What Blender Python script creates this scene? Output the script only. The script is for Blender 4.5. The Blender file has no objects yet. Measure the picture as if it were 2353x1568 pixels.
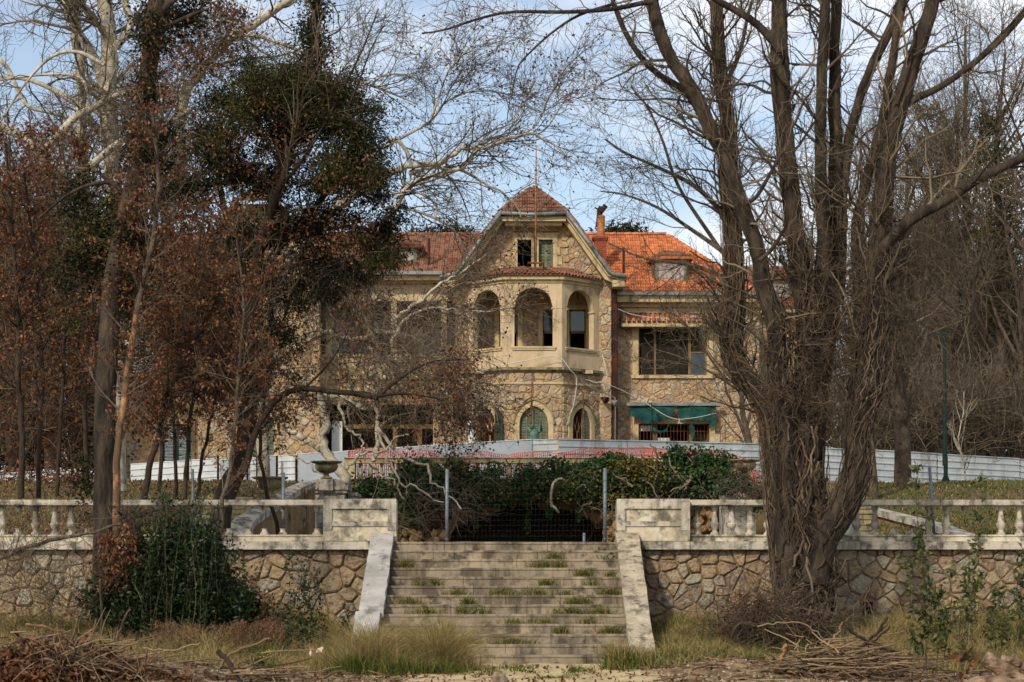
import bpy, math, random
import numpy as np
from mathutils import Vector, Matrix
random.seed(7)
rng = np.random.default_rng(7)
R = math.radians
SC = bpy.context.scene
COL = SC.collection

# ---------------------------------------------------------------- camera
HC, FPX = 1.67, 4575.0
cam_d = bpy.data.cameras.new('camera')
cam = bpy.data.objects.new('camera', cam_d); COL.objects.link(cam)
cam.location = (0, 0, HC); cam.rotation_euler = (R(90), 0, 0)
cam_d.lens = 70; cam_d.sensor_width = 36; cam_d.shift_y = 0.2155
cam_d.clip_start = 0.5; cam_d.clip_end = 3000
cam_d.dof.use_dof = True; cam_d.dof.focus_distance = 62; cam_d.dof.aperture_fstop = 3.2
SC.camera = cam

# ---------------------------------------------------------------- world and sun
SUN_FROM = Vector((-0.42, -0.74, 0.62)).normalized()
elev = math.asin(SUN_FROM.z); azim = math.atan2(SUN_FROM.x, SUN_FROM.y)
world = bpy.data.worlds.new('World'); SC.world = world; world.use_nodes = True
wn = world.node_tree; wn.nodes.clear()
def WN(t, **k):
    n = wn.nodes.new(t)
    for a, b in k.items(): setattr(n, a, b)
    return n
sky = WN('ShaderNodeTexSky', sky_type='NISHITA', sun_disc=False)
sky.sun_elevation = elev; sky.sun_rotation = azim; sky.altitude = 100; sky.air_density = 1.0; sky.dust_density = 1.6; sky.ozone_density = 1.0
tc = WN('ShaderNodeTexCoord')
mp = WN('ShaderNodeMapping'); mp.inputs['Scale'].default_value = (1.0, 1.0, 2.2); mp.inputs['Location'].default_value = (0.65, 0.2, 0.45)
ns = WN('ShaderNodeTexNoise'); ns.inputs['Scale'].default_value = 4.2; ns.inputs['Detail'].default_value = 7; ns.inputs['Roughness'].default_value = 0.55
cr = WN('ShaderNodeValToRGB'); cr.color_ramp.elements[0].position = 0.46; cr.color_ramp.elements[1].position = 0.62
mx = WN('ShaderNodeMix', data_type='RGBA'); mx.inputs[7].default_value = (6.9, 7.0, 7.2, 1)
mul = WN('ShaderNodeMath', operation='MULTIPLY'); mul.inputs[1].default_value = 0.75
add = WN('ShaderNodeMath', operation='ADD'); add.inputs[1].default_value = 0.16
bg = WN('ShaderNodeBackground'); bg.inputs['Strength'].default_value = 0.14
out = WN('ShaderNodeOutputWorld')
L = wn.links.new
L(tc.outputs['Generated'], mp.inputs['Vector']); L(mp.outputs['Vector'], ns.inputs['Vector'])
L(ns.outputs['Fac'], cr.inputs['Fac']); L(cr.outputs['Color'], mul.inputs[0]); L(mul.outputs[0], add.inputs[0])
L(add.outputs[0], mx.inputs[0]); L(sky.outputs['Color'], mx.inputs[6])
L(mx.outputs[2], bg.inputs['Color']); L(bg.outputs[0], out.inputs[0])
sun_d = bpy.data.lights.new('sun', 'SUN'); sun_d.energy = 3.1; sun_d.angle = R(4); sun_d.color = (1.0, 0.91, 0.77)
sun = bpy.data.objects.new('sun', sun_d); COL.objects.link(sun)
sun.rotation_euler = (-SUN_FROM).to_track_quat('-Z', 'Y').to_euler(); sun.location = (-30, -30, 60)
vs = SC.view_settings
vs.view_transform = 'Standard'; vs.look = 'None'; vs.exposure = 0.18; vs.gamma = 1.0; vs.use_curve_mapping = False

# ---------------------------------------------------------------- placing helpers
CU, CV = 1176.5, 1291.0        # principal column and horizon row of the survey grid
def X(u, Y): return (u - CU) * Y / FPX
def Z(v, Y): return HC + (CV - v) * Y / FPX
def P(u, v, Y): return (X(u, Y), Y, Z(v, Y))

ORG = {}
def base_of(o): return ORG.get(o.name, Vector((0, 0, 0)))
def setp(o, label=None, cat=None, group=None, kind=None):
    if label: o['label'] = label
    if cat: o['category'] = cat
    if group: o['group'] = group
    if kind: o['kind'] = kind
    return o
def thing(name, loc, label, cat, group=None):
    o = bpy.data.objects.new(name, None); COL.objects.link(o)
    o.location = loc; o.empty_display_size = 0.2
    ORG[o.name] = Vector(loc)
    return setp(o, label, cat, group)

class MB:
    """collects polygons; build() links them as one mesh object"""
    def __init__(s): s.v = []; s.f = []; s.r = []
    def poly(s, pts, faces, rnd=None):
        b = len(s.v); s.v += [tuple(p) for p in pts]
        s.f += [tuple(b + i for i in f) for f in faces]
        s.r += [random.random() if rnd is None else rnd] * len(faces)
    def hexa(s, p, rnd=None):      # p: 8 points, bottom ring 0-3, top ring 4-7
        s.poly(p, [(0,3,2,1),(4,5,6,7),(0,1,5,4),(1,2,6,5),(2,3,7,6),(3,0,4,7)], rnd)
    def box(s, x0, x1, y0, y1, z0, z1, rnd=None):
        s.hexa([(x0,y0,z0),(x1,y0,z0),(x1,y1,z0),(x0,y1,z0),(x0,y0,z1),(x1,y0,z1),(x1,y1,z1),(x0,y1,z1)], rnd)
    def prism(s, poly, y0, y1, rnd=None):   # poly in (x,z)
        n = len(poly); pts = [(x, y0, z) for x, z in poly] + [(x, y1, z) for x, z in poly]
        fs = [tuple(range(n)), tuple(range(2*n-1, n-1, -1))] + [(i, i+n, (i+1) % n + n, (i+1) % n) for i in range(n)]
        s.poly(pts, fs, rnd)
    def lathe(s, prof, c, n=14, sx=1, sy=1, rnd=None):   # prof: (r, z)
        pts = []; fs = []
        for r, z in prof:
            for k in range(n):
                a = 2*math.pi*k/n; pts.append((c[0]+r*math.cos(a)*sx, c[1]+r*math.sin(a)*sy, c[2]+z))
        m = len(prof)
        for i in range(m-1):
            for k in range(n):
                k2 = (k+1) % n; fs.append((i*n+k, i*n+k2, (i+1)*n+k2, (i+1)*n+k))
        fs.append(tuple(range(n-1, -1, -1))); fs.append(tuple(range((m-1)*n, m*n)))
        s.poly(pts, fs, rnd)
    def tube(s, pts, r, n=6, r2=None, rnd=None):
        P_ = np.array([pts], float); K = P_.shape[1]
        rr = np.linspace(r, r if r2 is None else r2, K)[None]
        V, F = tubes(P_, rr, n); s.poly([tuple(x) for x in V], [tuple(x) for x in F], rnd)
        b = len(s.v) - len(V); s.f.append(tuple(b + i for i in range(n-1, -1, -1))); s.f.append(tuple(b+len(V)-n+i for i in range(n))); s.r += [0.5, 0.5]
    def build(s, name, mat, parent=None, smooth=False, **k):
        return link_mesh(name, np.array(s.v, float), s.f, mat, parent, smooth, s.r, **k)

def link_mesh(name, V, F, mat, parent=None, smooth=False, rnd=None, label=None, cat=None, group=None, kind=None, origin=None):
    me = bpy.data.meshes.new(name)
    off = np.zeros(3)
    if origin is not None: off = np.array(origin, float)
    elif parent is not None: off = np.array(base_of(parent))
    V = np.asarray(V, float) - off
    if isinstance(F, np.ndarray):
        nf, k = F.shape
        me.vertices.add(len(V)); me.vertices.foreach_set('co', V.ravel())
        me.loops.add(nf*k); me.loops.foreach_set('vertex_index', F.ravel().astype(np.int32))
        me.polygons.add(nf); me.polygons.foreach_set('loop_start', (np.arange(nf)*k).astype(np.int32))
        me.update(calc_edges=True)
    else:
        me.from_pydata([tuple(v) for v in V], [], F)
    if rnd is not None:
        a = me.attributes.new('rnd', 'FLOAT', 'FACE'); a.data.foreach_set('value', np.asarray(rnd, np.float32))
    if smooth: me.polygons.foreach_set('use_smooth', [True]*len(me.polygons))
    me.materials.append(mat)
    o = bpy.data.objects.new(name, me); COL.objects.link(o)
    ORG[o.name] = Vector(off)
    if parent is not None:
        o.parent = parent; o.location = Vector(off) - base_of(parent)
    else: o.location = off
    setp(o, label, cat, group, kind)
    return o
def place(name, me, loc, parent, rot=None, scale=None):
    o = bpy.data.objects.new(name, me); COL.objects.link(o); o.parent = parent
    o.location = Vector(loc) - base_of(parent)
    if rot is not None: o.rotation_euler = rot
    if scale is not None: o.scale = scale
    ORG[o.name] = Vector(loc)
    return o
def mesh_only(name, mb, mat, smooth=False):
    me = bpy.data.meshes.new(name); me.from_pydata(mb.v, [], mb.f); me.materials.append(mat)
    if smooth: me.polygons.foreach_set('use_smooth', [True]*len(me.polygons))
    return me

# ---------------------------------------------------------------- vectorised branches and leaves
def norm(a): return a / np.maximum(np.linalg.norm(a, axis=-1, keepdims=True), 1e-9)
def tubes(Pn, Rn, S=4):
    N, K, _ = Pn.shape
    T = norm(np.gradient(Pn, axis=1))
    ref = np.zeros((N, 1, 3)); m = norm(T.mean(1)); ax = np.argmin(np.abs(m), axis=1); ref[np.arange(N), 0, ax] = 1
    A = norm(np.cross(T, ref)); B = np.cross(T, A)
    an = np.arange(S) * 2*np.pi/S
    V = Pn[:, :, None] + Rn[:, :, None, None] * (A[:, :, None]*np.cos(an)[None, None, :, None] + B[:, :, None]*np.sin(an)[None, None, :, None])
    n, k, s_ = np.meshgrid(np.arange(N), np.arange(K-1), np.arange(S), indexing='ij')
    b = n*K*S; s2 = (s_+1) % S
    F = np.stack([b+k*S+s_, b+k*S+s2, b+(k+1)*S+s2, b+(k+1)*S+s_], -1).reshape(-1, 4)
    return V.reshape(-1, 3), F
def merge(lst):
    Vs, Fs, rs, b = [], [], [], 0
    for V, F, r in lst:
        Vs.append(V); Fs.append(F+b); rs.append(r); b += len(V)
    return np.concatenate(Vs), np.concatenate(Fs), np.concatenate(rs)
def curve(pts, K=18, wig=0.0):
    """smooth resample of a polyline given as world points"""
    p = np.array(pts, float)
    if len(p) == 2: q = p[0] + (p[1]-p[0])*np.linspace(0, 1, K)[:, None]
    else:
        d = np.r_[0, np.cumsum(np.linalg.norm(np.diff(p, axis=0), axis=1))]
        t = np.linspace(0, d[-1], K); pp = np.vstack([2*p[0]-p[1], p, 2*p[-1]-p[-2]])
        i = np.clip(np.searchsorted(d, t, side='right')-1, 0, len(p)-2); w = ((t-d[i])/(d[i+1]-d[i]))[:, None]
        a, b, c, e = pp[i], pp[i+1], pp[i+2], pp[i+3]
        q = 0.5*((2*b)+(-a+c)*w+(2*a-5*b+4*c-e)*w**2+(-a+3*b-3*c+e)*w**3)
    if wig: q[1:-1] += rng.normal(0, wig, (K-2, 3))
    return q
def limb(pts, r0, r1, Y=None, K=18, wig=0.0):
    """pts (u,v) with common depth Y, or (u,v,Y); radii in survey px"""
    w = [P(p[0], p[1], p[2] if len(p) > 2 else Y) for p in pts]
    q = curve(w, K, wig); ym = np.mean(q[:, 1])/FPX
    return q, np.linspace(r0, r1, K)*ym
def sprout(Pp, Rp, n, length, ang=(30, 70), K=5, wig=0.25, bias=(0, 0, 0.1), rr=0.6, t0=0.15, t1=1.0, rmin=0.004, rmax=9, taper=0.35, base=None):
    N, Kp, _ = Pp.shape
    L_ = np.linalg.norm(np.diff(Pp, axis=1), axis=2).sum(1)
    idx = rng.choice(N, n, p=L_/L_.sum()); t = rng.uniform(t0, t1, n)*(Kp-1); i = np.minimum(t.astype(int), Kp-2); w = (t-i)[:, None]
    a, b = Pp[idx, i], Pp[idx, i+1]; pos = a*(1-w)+b*w; T = norm(b-a); r0 = Rp[idx, i]*(1-w[:, 0])+Rp[idx, i+1]*w[:, 0]
    rv = norm(rng.normal(size=(n, 3))); side = norm(np.cross(T, rv)); th = np.radians(rng.uniform(ang[0], ang[1], n))[:, None]
    D = T*np.cos(th)+side*np.sin(th)
    Ln = rng.uniform(length[0], length[1], n)*(1-0.45*(t/(Kp-1)))
    out_ = np.zeros((n, K, 3)); out_[:, 0] = pos; step = (Ln/(K-1))[:, None]; bs = np.array(bias)
    for k in range(1, K):
        D = norm(D+rng.normal(0, wig, (n, 3))+bs); out_[:, k] = out_[:, k-1]+D*step
    r = np.clip(r0*rr, rmin, rmax)[:, None]*np.linspace(1, taper, K)[None]; r = np.maximum(r, rmin*0.7)
    return out_, r
def leaves(pos, L_, aspect=0.5, droop=0.0, up=None):
    n = len(pos); a = norm(rng.normal(size=(n, 3))+np.array([0, 0, -droop])); c = norm(rng.normal(size=(n, 3)) + (0 if up is None else np.array([0, 0, up])))
    b = norm(np.cross(a, c)); nn = np.cross(a, b); ln = (L_*rng.uniform(0.6, 1.25, n))[:, None]
    V = np.stack([pos, pos+a*ln*0.45+b*ln*aspect*0.5+nn*ln*0.08, pos+a*ln+nn*ln*rng.uniform(-0.3, 0.3, (n, 1)), pos+a*ln*0.5-b*ln*aspect*0.5+nn*ln*0.08], 1)
    return V.reshape(-1, 3), np.arange(4*n).reshape(-1, 4), rng.random(n)
def along(Pn, n, spread=0.02, t0=0.3):
    N, K, _ = Pn.shape; i = rng.integers(0, N, n); t = rng.uniform(t0, 1, n)*(K-1); j = np.minimum(t.astype(int), K-2); w = (t-j)[:, None]
    return Pn[i, j]*(1-w)+Pn[i, j+1]*w+rng.normal(0, spread, (n, 3))
def blobpts(blobs, n, Y=None, clump=0.22, per=60):
    """clumped points in ellipsoids given as (u,v,ru,rv[,Y])"""
    w = np.array([b[2]*b[3] for b in blobs], float); w /= w.sum(); res = []
    for b, q in zip(blobs, w):
        y = b[4] if len(b) > 4 else Y; s = y/FPX; m = int(n*q)
        if m < 1: continue
        nc = max(2, m//per); c = norm(rng.normal(size=(nc, 3)))*(rng.random((nc, 1))**0.36)
        rad = np.array([b[2]*s, min(b[2], b[3])*s*0.8, b[3]*s]); c = c*rad+np.array(P(b[0], b[1], y))
        ii = rng.integers(0, nc, m); sz = clump*rng.uniform(0.5, 1.5, (nc, 1))[ii]
        res.append(c[ii]+rng.normal(size=(m, 3))*sz*np.array([1, 1, 0.6]))
    return np.concatenate(res)
def thicket(blobs, n, length, r, Y=None, K=5, wig=0.35, bias=(0, 0, 0), dir0=(0, 0, 0), clump=0.3, S=3):
    p0 = blobpts(blobs, n, Y, clump, 12); n = len(p0); D = norm(rng.normal(size=(n, 3))+np.array(dir0)*1.0)
    out_ = np.zeros((n, K, 3)); out_[:, 0] = p0; st = (rng.uniform(length[0], length[1], n)/(K-1))[:, None]
    for k in range(1, K): D = norm(D+rng.normal(0, wig, (n, 3))+np.array(bias)); out_[:, k] = out_[:, k-1]+D*st
    rad = r*rng.uniform(0.5, 1.4, (n, 1))*np.linspace(1, 0.45, K)[None]
    return out_, rad
def tubemesh(batches, S=3):
    lst = []
    for Pn, Rn, *s in batches:
        V, F = tubes(Pn, Rn, s[0] if s else S); k = len(F)//len(Pn); lst.append((V, F, np.repeat(rng.random(len(Pn)), k)))
    return merge(lst)
def blades(pos, h, w=0.006, lean=0.35):
    n = len(pos); hh = (h*rng.uniform(0.45, 1.2, n))[:, None]; a = rng.uniform(0, 2*np.pi, n); ln = np.abs(rng.normal(0, lean, n))
    d = np.stack([np.cos(a)*ln, np.sin(a)*ln, np.ones(n)], 1); s = np.stack([-np.sin(a), np.cos(a), np.zeros(n)], 1)
    s = norm(s*0.4+np.array([1, 0, 0])*rng.choice([-1, 1], (n, 1)))*w
    p1 = pos+d*hh*0.55; d2 = d.copy(); d2[:, :2] *= 2.4; d2[:, 2] *= 0.8; p2 = p1+d2*hh*0.45
    V = np.stack([pos-s, pos+s, p1+s*0.75, p1-s*0.75, p2+s*0.15, p2-s*0.15], 1).reshape(-1, 3)
    b = np.arange(n)[:, None]*6; F = np.concatenate([b+np.array([[0, 1, 2, 3]]), b+np.array([[3, 2, 4, 5]])], 1).reshape(-1, 4)
    return V, F, np.repeat(rng.random(n), 2)

# ---------------------------------------------------------------- materials
def hx(h):
    c = [int(h[i:i+2], 16)/255 for i in (0, 2, 4)]
    return tuple((x/12.92 if x <= 0.04045 else ((x+0.055)/1.055)**2.4) for x in c)+(1,)
def MAT(name, cols, scale=3.0, rough=0.85, bump=0.3, bscale=25, piece=0.0, stain=None, streak=None, metal=0.0, trans=0.0, stretch=None, spec=0.3, bdist=0.02):
    """cols: list of hex ramp colours over noise; piece: weight of the per-piece random in the ramp; stain/streak: (hex, amount, scale)"""
    m = bpy.data.materials.new(name); m.use_nodes = True; nt = m.node_tree; nt.nodes.clear(); N = nt.nodes.new; K = nt.links.new
    o = N('ShaderNodeOutputMaterial'); b = N('ShaderNodeBsdfPrincipled'); b.inputs['Roughness'].default_value = rough; b.inputs['Metallic'].default_value = metal
    b.inputs['Specular IOR Level'].default_value = spec
    g = N('ShaderNodeNewGeometry'); vec = g.outputs['Position']
    mpn = N('ShaderNodeMapping'); mpn.inputs['Scale'].default_value = stretch or (1, 1, 1); K(vec, mpn.inputs['Vector'])
    n1 = N('ShaderNodeTexNoise'); n1.inputs['Scale'].default_value = scale; n1.inputs['Detail'].default_value = 8; n1.inputs['Roughness'].default_value = 0.62; K(mpn.outputs[0], n1.inputs['Vector'])
    # widen the noise
    mr = N('ShaderNodeMapRange'); mr.inputs['From Min'].default_value = 0.28; mr.inputs['From Max'].default_value = 0.72; K(n1.outputs['Fac'], mr.inputs['Value'])
    fac = mr.outputs[0]
    if piece > 0:
        oi = N('ShaderNodeObjectInfo'); at = N('ShaderNodeAttribute'); at.attribute_name = 'rnd'
        ad = N('ShaderNodeMath'); ad.operation = 'ADD'; K(oi.outputs['Random'], ad.inputs[0]); K(at.outputs['Fac'], ad.inputs[1])
        fr = N('ShaderNodeMath'); fr.operation = 'FRACT'; K(ad.outputs[0], fr.inputs[0])
        mm = N('ShaderNodeMix'); mm.inputs[0].default_value = piece; K(fac, mm.inputs[2]); K(fr.outputs[0], mm.inputs[3]); fac = mm.outputs[0]
    rp = N('ShaderNodeValToRGB'); e = rp.color_ramp.elements
    for i, c in enumerate(cols):
        t = i/max(1, len(cols)-1)
        if i == 0: el = e[0]; el.position = 0
        elif i == len(cols)-1: el = e[-1]; el.position = 1
        else: el = e.new(t)
        el.color = hx(c)
    K(fac, rp.inputs['Fac']); col = rp.outputs['Color']
    for kind, sp in (('stain', stain), ('streak', streak)):
        if not sp: continue
        n2 = N('ShaderNodeTexNoise'); n2.inputs['Scale'].default_value = sp[2]; n2.inputs['Detail'].default_value = 9; n2.inputs['Roughness'].default_value = 0.7
        if kind == 'streak':
            m2 = N('ShaderNodeMapping'); m2.inputs['Scale'].default_value = (1, 1, 0.16); K(vec, m2.inputs['Vector']); K(m2.outputs[0], n2.inputs['Vector'])
        else: K(vec, n2.inputs['Vector'])
        r2 = N('ShaderNodeValToRGB'); c0 = 0.62-sp[1]*0.25; r2.color_ramp.elements[0].position = c0; r2.color_ramp.elements[1].position = c0+0.13
        K(n2.outputs['Fac'], r2.inputs['Fac']); mc = N('ShaderNodeMix'); mc.data_type = 'RGBA'; mc.inputs[7].default_value = hx(sp[0])
        ms = N('ShaderNodeMath'); ms.operation = 'MULTIPLY'; ms.inputs[1].default_value = 0.85; K(r2.outputs[0], ms.inputs[0])
        K(ms.outputs[0], mc.inputs[0]); K(col, mc.inputs[6]); col = mc.outputs[2]
    K(col, b.inputs['Base Color'])
    if bump:
        n3 = N('ShaderNodeTexNoise'); n3.inputs['Scale'].default_value = bscale; n3.inputs['Detail'].default_value = 6; K(mpn.outputs[0], n3.inputs['Vector'])
        bp = N('ShaderNodeBump'); bp.inputs['Strength'].default_value = bump; bp.inputs['Distance'].default_value = bdist; K(n3.outputs['Fac'], bp.inputs['Height']); K(bp.outputs[0], b.inputs['Normal'])
    sh = b.outputs[0]
    if trans:
        tr = N('ShaderNodeBsdfTranslucent'); K(col, tr.inputs['Color']); mxs = N('ShaderNodeMixShader'); mxs.inputs[0].default_value = trans; K(sh, mxs.inputs[1]); K(tr.outputs[0], mxs.inputs[2]); sh = mxs.outputs[0]
    K(sh, o.inputs['Surface']); return m

M_ = {}
def mats():
    m = M_
    m['stone'] = MAT('rubble_stone', ['7a6550', '9c8566', 'b39b76', '95765a', 'b3a58a', '87796a', 'a8845e', 'bca684'], 7, .9, 1, 14, piece=.65, stain=('4a3d2f', .3, 5), bdist=.04)
    m['mortar'] = MAT('rubble_mortar', ['84694a', 'a0845f', 'b3976f'], 3, .95, .5, 30, stain=('66543c', .25, 1.5))
    m['wstone'] = MAT('retaining_stone', ['655c4e', '8d826e', '917b5e', '766755', '96907f', '98805e', '6a665f', '84765e'], 11, .9, 1, 14, piece=.65, stain=('3d342a', .32, 6.0), bdist=.07)
    m['wmortar'] = MAT('retaining_mortar', ['5c4936', '7a6248', '8c7453'], 5, .95, .8, 25, stain=('372c20', .3, 2.6))
    m['plaster'] = MAT('ochre_plaster', ['ab9674', 'bba585', 'c4b08f'], 1.2, .88, .12, 40, stain=('85745a', .35, 1.1), streak=('6b5e48', .38, 2.0))
    m['trim'] = MAT('cream_trim', ['9c8862', 'b3a07a', 'bfac88'], 2.5, .85, .25, 20, streak=('5d4d38', .36, 2.0))
    m['ledge'] = MAT('stained_ledge', ['6a624b', '8d8362', '3e3a2e'], 2.4, .9, .3, 20, streak=('26241e', .5, 2.5))
    m['concrete'] = MAT('old_concrete', ['88827a', 'a8a091', 'bbb2a1', 'b0a48c'], 2.4, .9, .6, 18, stain=('33312c', .56, 3.4), streak=('5f594c', .42, 2.6))
    m['plastered_concrete'] = MAT('peeling_render', ['bcb49f', 'cdc5ae', 'b5a990', 'c6bda4'], 1.6, .9, .45, 18, stain=('3f3b33', .58, 2.5), streak=('7c7364', .4, 2.2))
    m['step'] = MAT('stair_stone', ['6a5f50', '877a67', 'a09078'], 1.3, .9, .5, 18, stain=('352e26', .5, 3.6), streak=('4a4134', .55, 2.4))
    m['marble'] = MAT('worn_marble', ['86837c', '9f9b94', 'b8b3ac'], 1.8, .7, .3, 18, streak=('5b5853', .45, 3.0))
    m['tile'] = MAT('roof_tile', ['8b4e30', 'ad643e', 'c3794e', '9a583a', 'b56c46'], 2.5, .85, .25, 30, piece=.6, stain=('5a4030', .3, 1.6), spec=.15)
    m['oldtile'] = MAT('old_roof_tile', ['59382c', '744638', '8b604c', '7d6350', '634034'], 2.5, .9, .3, 30, piece=.6, stain=('40352c', .48, 2.8), spec=.1)
    m['zinc'] = MAT('zinc', ['5a5c5a', '7b7d7c', '8a8c8c'], 2, .5, .1, 20, metal=.3, stain=('35332f', .3, 1.5))
    m['sheet'] = MAT('galvanised_sheet', ['9ea2a3', 'b9bdbe', 'acb0b1'], .6, .45, .05, 8, metal=.3, stain=('77786f', .2, 2.0), streak=('8a8c88', .35, 1.2), spec=.4)
    m['panel'] = MAT('grey_panel', ['7b8289', '8d949b', '99a0a6'], .5, .45, .05, 8, metal=.1)
    m['rust'] = MAT('rusty_iron', ['3f2116', '6a3a20', '8a5a38'], 6, .85, .4, 40)
    m['polerust'] = MAT('faded_rust_pole', ['7a4a2c', 'a1693f', 'b98555'], 4, .8, .3, 40)
    m['drain'] = MAT('rusted_drainpipe', ['1c1310', '3a1f14', '5b2f1c'], 3, .85, .4, 30)
    m['shutter'] = MAT('green_shutter_paint', ['55594a', '6a6d5b', '7b7d69'], 3, .85, .2, 30, streak=('6b6350', .35, 3), spec=.15)
    m['dkshutter'] = MAT('dark_green_paint', ['26332a', '334036', '404c40'], 3, .8, .2, 30, spec=.15)
    m['cloth'] = MAT('torn_green_awning', ['16332f', '1e423e', '28504b'], 2.5, .9, .3, 12, stain=('40564f', .3, 2.5), spec=.1)
    m['wood'] = MAT('weathered_wood', ['4b3a26', '6e5738', '8a7450'], 5, .85, .3, 40, stretch=(3, 3, .6))
    m['ply'] = MAT('grey_plywood', ['857c74', '9b9189', 'a79e96'], 3, .9, .2, 20, stretch=(.5, 1, 4))
    m['black'] = MAT('painted_dark', ['050505', '0a0908'], 1, .95, 0)  # near-black colour stands in for the darkness of unlit openings
    m['blind'] = MAT('dark_blind_and_loggia', ['17130e', '241d15', '2e261b'], 4, .8, 0)
    m['white'] = MAT('white_paint', ['b9bab4', 'cfd0ca'], 1, .8, .1, 20)
    m['bronze'] = MAT('green_bronze', ['2c4a3c', '47695a', '5f8270'], 6, .6, .4, 25, streak=('1c2d25', .4, 6))
    m['brick'] = MAT('chimney_brick', ['6d3322', '8f4a33', 'a4583c'], 6, .9, .9, 18, stretch=(1, 1, 5), stain=('4a3a30', .2, 3))
    m['gsteel'] = MAT('galvanised_post', ['5f676c', '737b80', '848c90'], 3, .5, .1, 20, metal=.4)
    m['wire'] = MAT('fence_wire', ['3c3f40', '54585a'], 3, .5, 0, metal=.5)
    m['net'] = MAT('orange_net', ['c23a0c', 'e05218', 'd65a24'], 3, .8, 0)
    m['lampgreen'] = MAT('lamp_post_paint', ['15201f', '1f2c2a', '2b3a37'], 3, .8, .1, 20, spec=.1)
    m['soil'] = MAT('dry_soil', ['46392a', '6e5a42', '8f7858', 'a8906a'], 4.5, .95, 1, 14, stain=('33291c', .45, 3.5), bdist=.06)
    m['path'] = MAT('gravel_path', ['8c7a58', 'b09c74', 'c8b48a'], 2.2, .95, .8, 22, stain=('6a5c3e', .3, .9), bdist=.04)
    m['turf'] = MAT('turf_ground', ['34351c', '4d4526', '5d4a30', '4a3824'], 1.6, .95, .8, 9, stain=('3a4a1c', .45, .5), bdist=.06)
    m['barkdk'] = MAT('dark_bark', ['1a140f', '2b221a', '3d3126', '4c3f31'], 4, .95, 1, 16, stretch=(1, 1, .35), bdist=.05)
    m['barkvine'] = MAT('vine_bark', ['15110d', '29221b', '41372c', '55493a'], 5, .95, 1, 18, stretch=(1, 1, .3), bdist=.05)
    m['barkpale'] = MAT('plane_bark', ['7a7160', '9f9683', 'b5ac99', 'c4bba9'], 3.2, .9, .6, 12, stain=('4c4437', .45, 4.0))
    m['peeled'] = MAT('peeled_wood', ['7a5236', 'a0744e', 'b0865e'], 2, .8, .3, 12, stretch=(1, 1, .3), stain=('3d3127', .75, 2.4))
    m['barkgrey'] = MAT('grey_bark', ['332b24', '52463a', '6e6253'], 6, .95, 1, 18, stretch=(1, 1, .5), stain=('241d17', .35, 5.0), bdist=.05)
    m['twig'] = MAT('brown_twigs', ['2e281f', '4b4133', '665a48', '7c6f5b'], 1, .9, 0, piece=.9)
    m['twigpale'] = MAT('pale_twigs', ['4c4034', '6f6150', '8f826d'], 1, .9, 0, piece=.9)
    m['vine'] = MAT('bare_vines', ['2a2119', '43372b', '5f5040', '786652'], 1, .9, .4, 30, piece=.9)
    m['leafbrown'] = MAT('dead_brown_leaves', ['2d1a10', '4b2e1b', '6a4229', '87593a', '3b2317', '9b6f4b'], 1, .75, 0, piece=.95, trans=.22)
    m['leafdark'] = MAT('dark_evergreen_leaves', ['12150d', '202312', '2d2e1a', '3c3a22', '1d2014', '33291c'], .8, .7, 0, piece=.8, trans=.2, spec=.15)
    m['leafolive'] = MAT('olive_leaves', ['23240f', '35351a', '484625', '565030'], .8, .7, 0, piece=.7, trans=.2, spec=.15)
    m['ivy'] = MAT('ivy_leaves', ['14240e', '22391a', '35502a', '26401b', '4a5a26', '18300f'], .9, .5, 0, piece=.75, trans=.2)
    m['ivyyellow'] = MAT('yellowing_ivy', ['47391a', '5c5a1c', '75701f', '5a3520', '3d4a1a', '4a5220'], 1, .7, 0, piece=.9, trans=.2)
    m['laurel'] = MAT('laurel_leaves', ['0a150a', '13210d', '1e2f12', '2b3b17', '101c0c'], .9, .5, 0, piece=.8, trans=.15)
    m['fruit'] = MAT('seed_balls', ['3a2416', '55371f'], 3, .9, 0)
    m['grassgreen'] = MAT('green_grass', ['2c3a12', '435019', '5c6426', '3a471a'], .8, .8, 0, piece=.8, trans=.3)
    m['grassdry'] = MAT('dry_grass', ['6b5a34', '8f7c4c', 'a8956a', '7c6b3e', '5e5a2c'], .8, .85, 0, piece=.85, trans=.3)
    m['stick'] = MAT('dead_sticks', ['2a1f16', '4d3d2d', '7a6650', '977e60', '5b4a38'], 2, .9, .4, 25, piece=.9)
    m['rock'] = MAT('grotto_rock', ['5f4a33', '7f6646', '977a56', '66503a'], 4, .95, .9, 9, piece=.6, stain=('2a2116', .35, 1.5), bdist=.06)
    m['pebble'] = MAT('pale_stone', ['857a64', '9f947c', 'b5aa92'], 6, .9, .5, 25, piece=.7)
    m['pitted'] = MAT('pitted_stone', ['8a7f6c', 'a69a84', 'b8ac95'], 4, .9, .9, 16, stain=('453d32', .5, 5.0), streak=('6c6150', .4, 3), bdist=.04)
    m['sapleaf'] = MAT('young_green_leaves', ['262d15', '394322', '50562b', '64643a', '2d351a'], .9, .6, 0, piece=.85, trans=.25)
    m['log'] = MAT('bleached_log', ['5e4a38', '8a7058', 'ab937a'], 5, .9, .9, 16, stretch=(.6, 2, 2), stain=('3a2c22', .5, 4), bdist=.04)
mats()
def glass_mat():
    m = bpy.data.materials.new('window_glass'); m.use_nodes = True; b = m.node_tree.nodes['Principled BSDF']
    b.inputs['Base Color'].default_value = (.03, .045, .06, 1); b.inputs['Roughness'].default_value = .08; b.inputs['Specular IOR Level'].default_value = .6
    return m
M_['glass'] = glass_mat()
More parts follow.
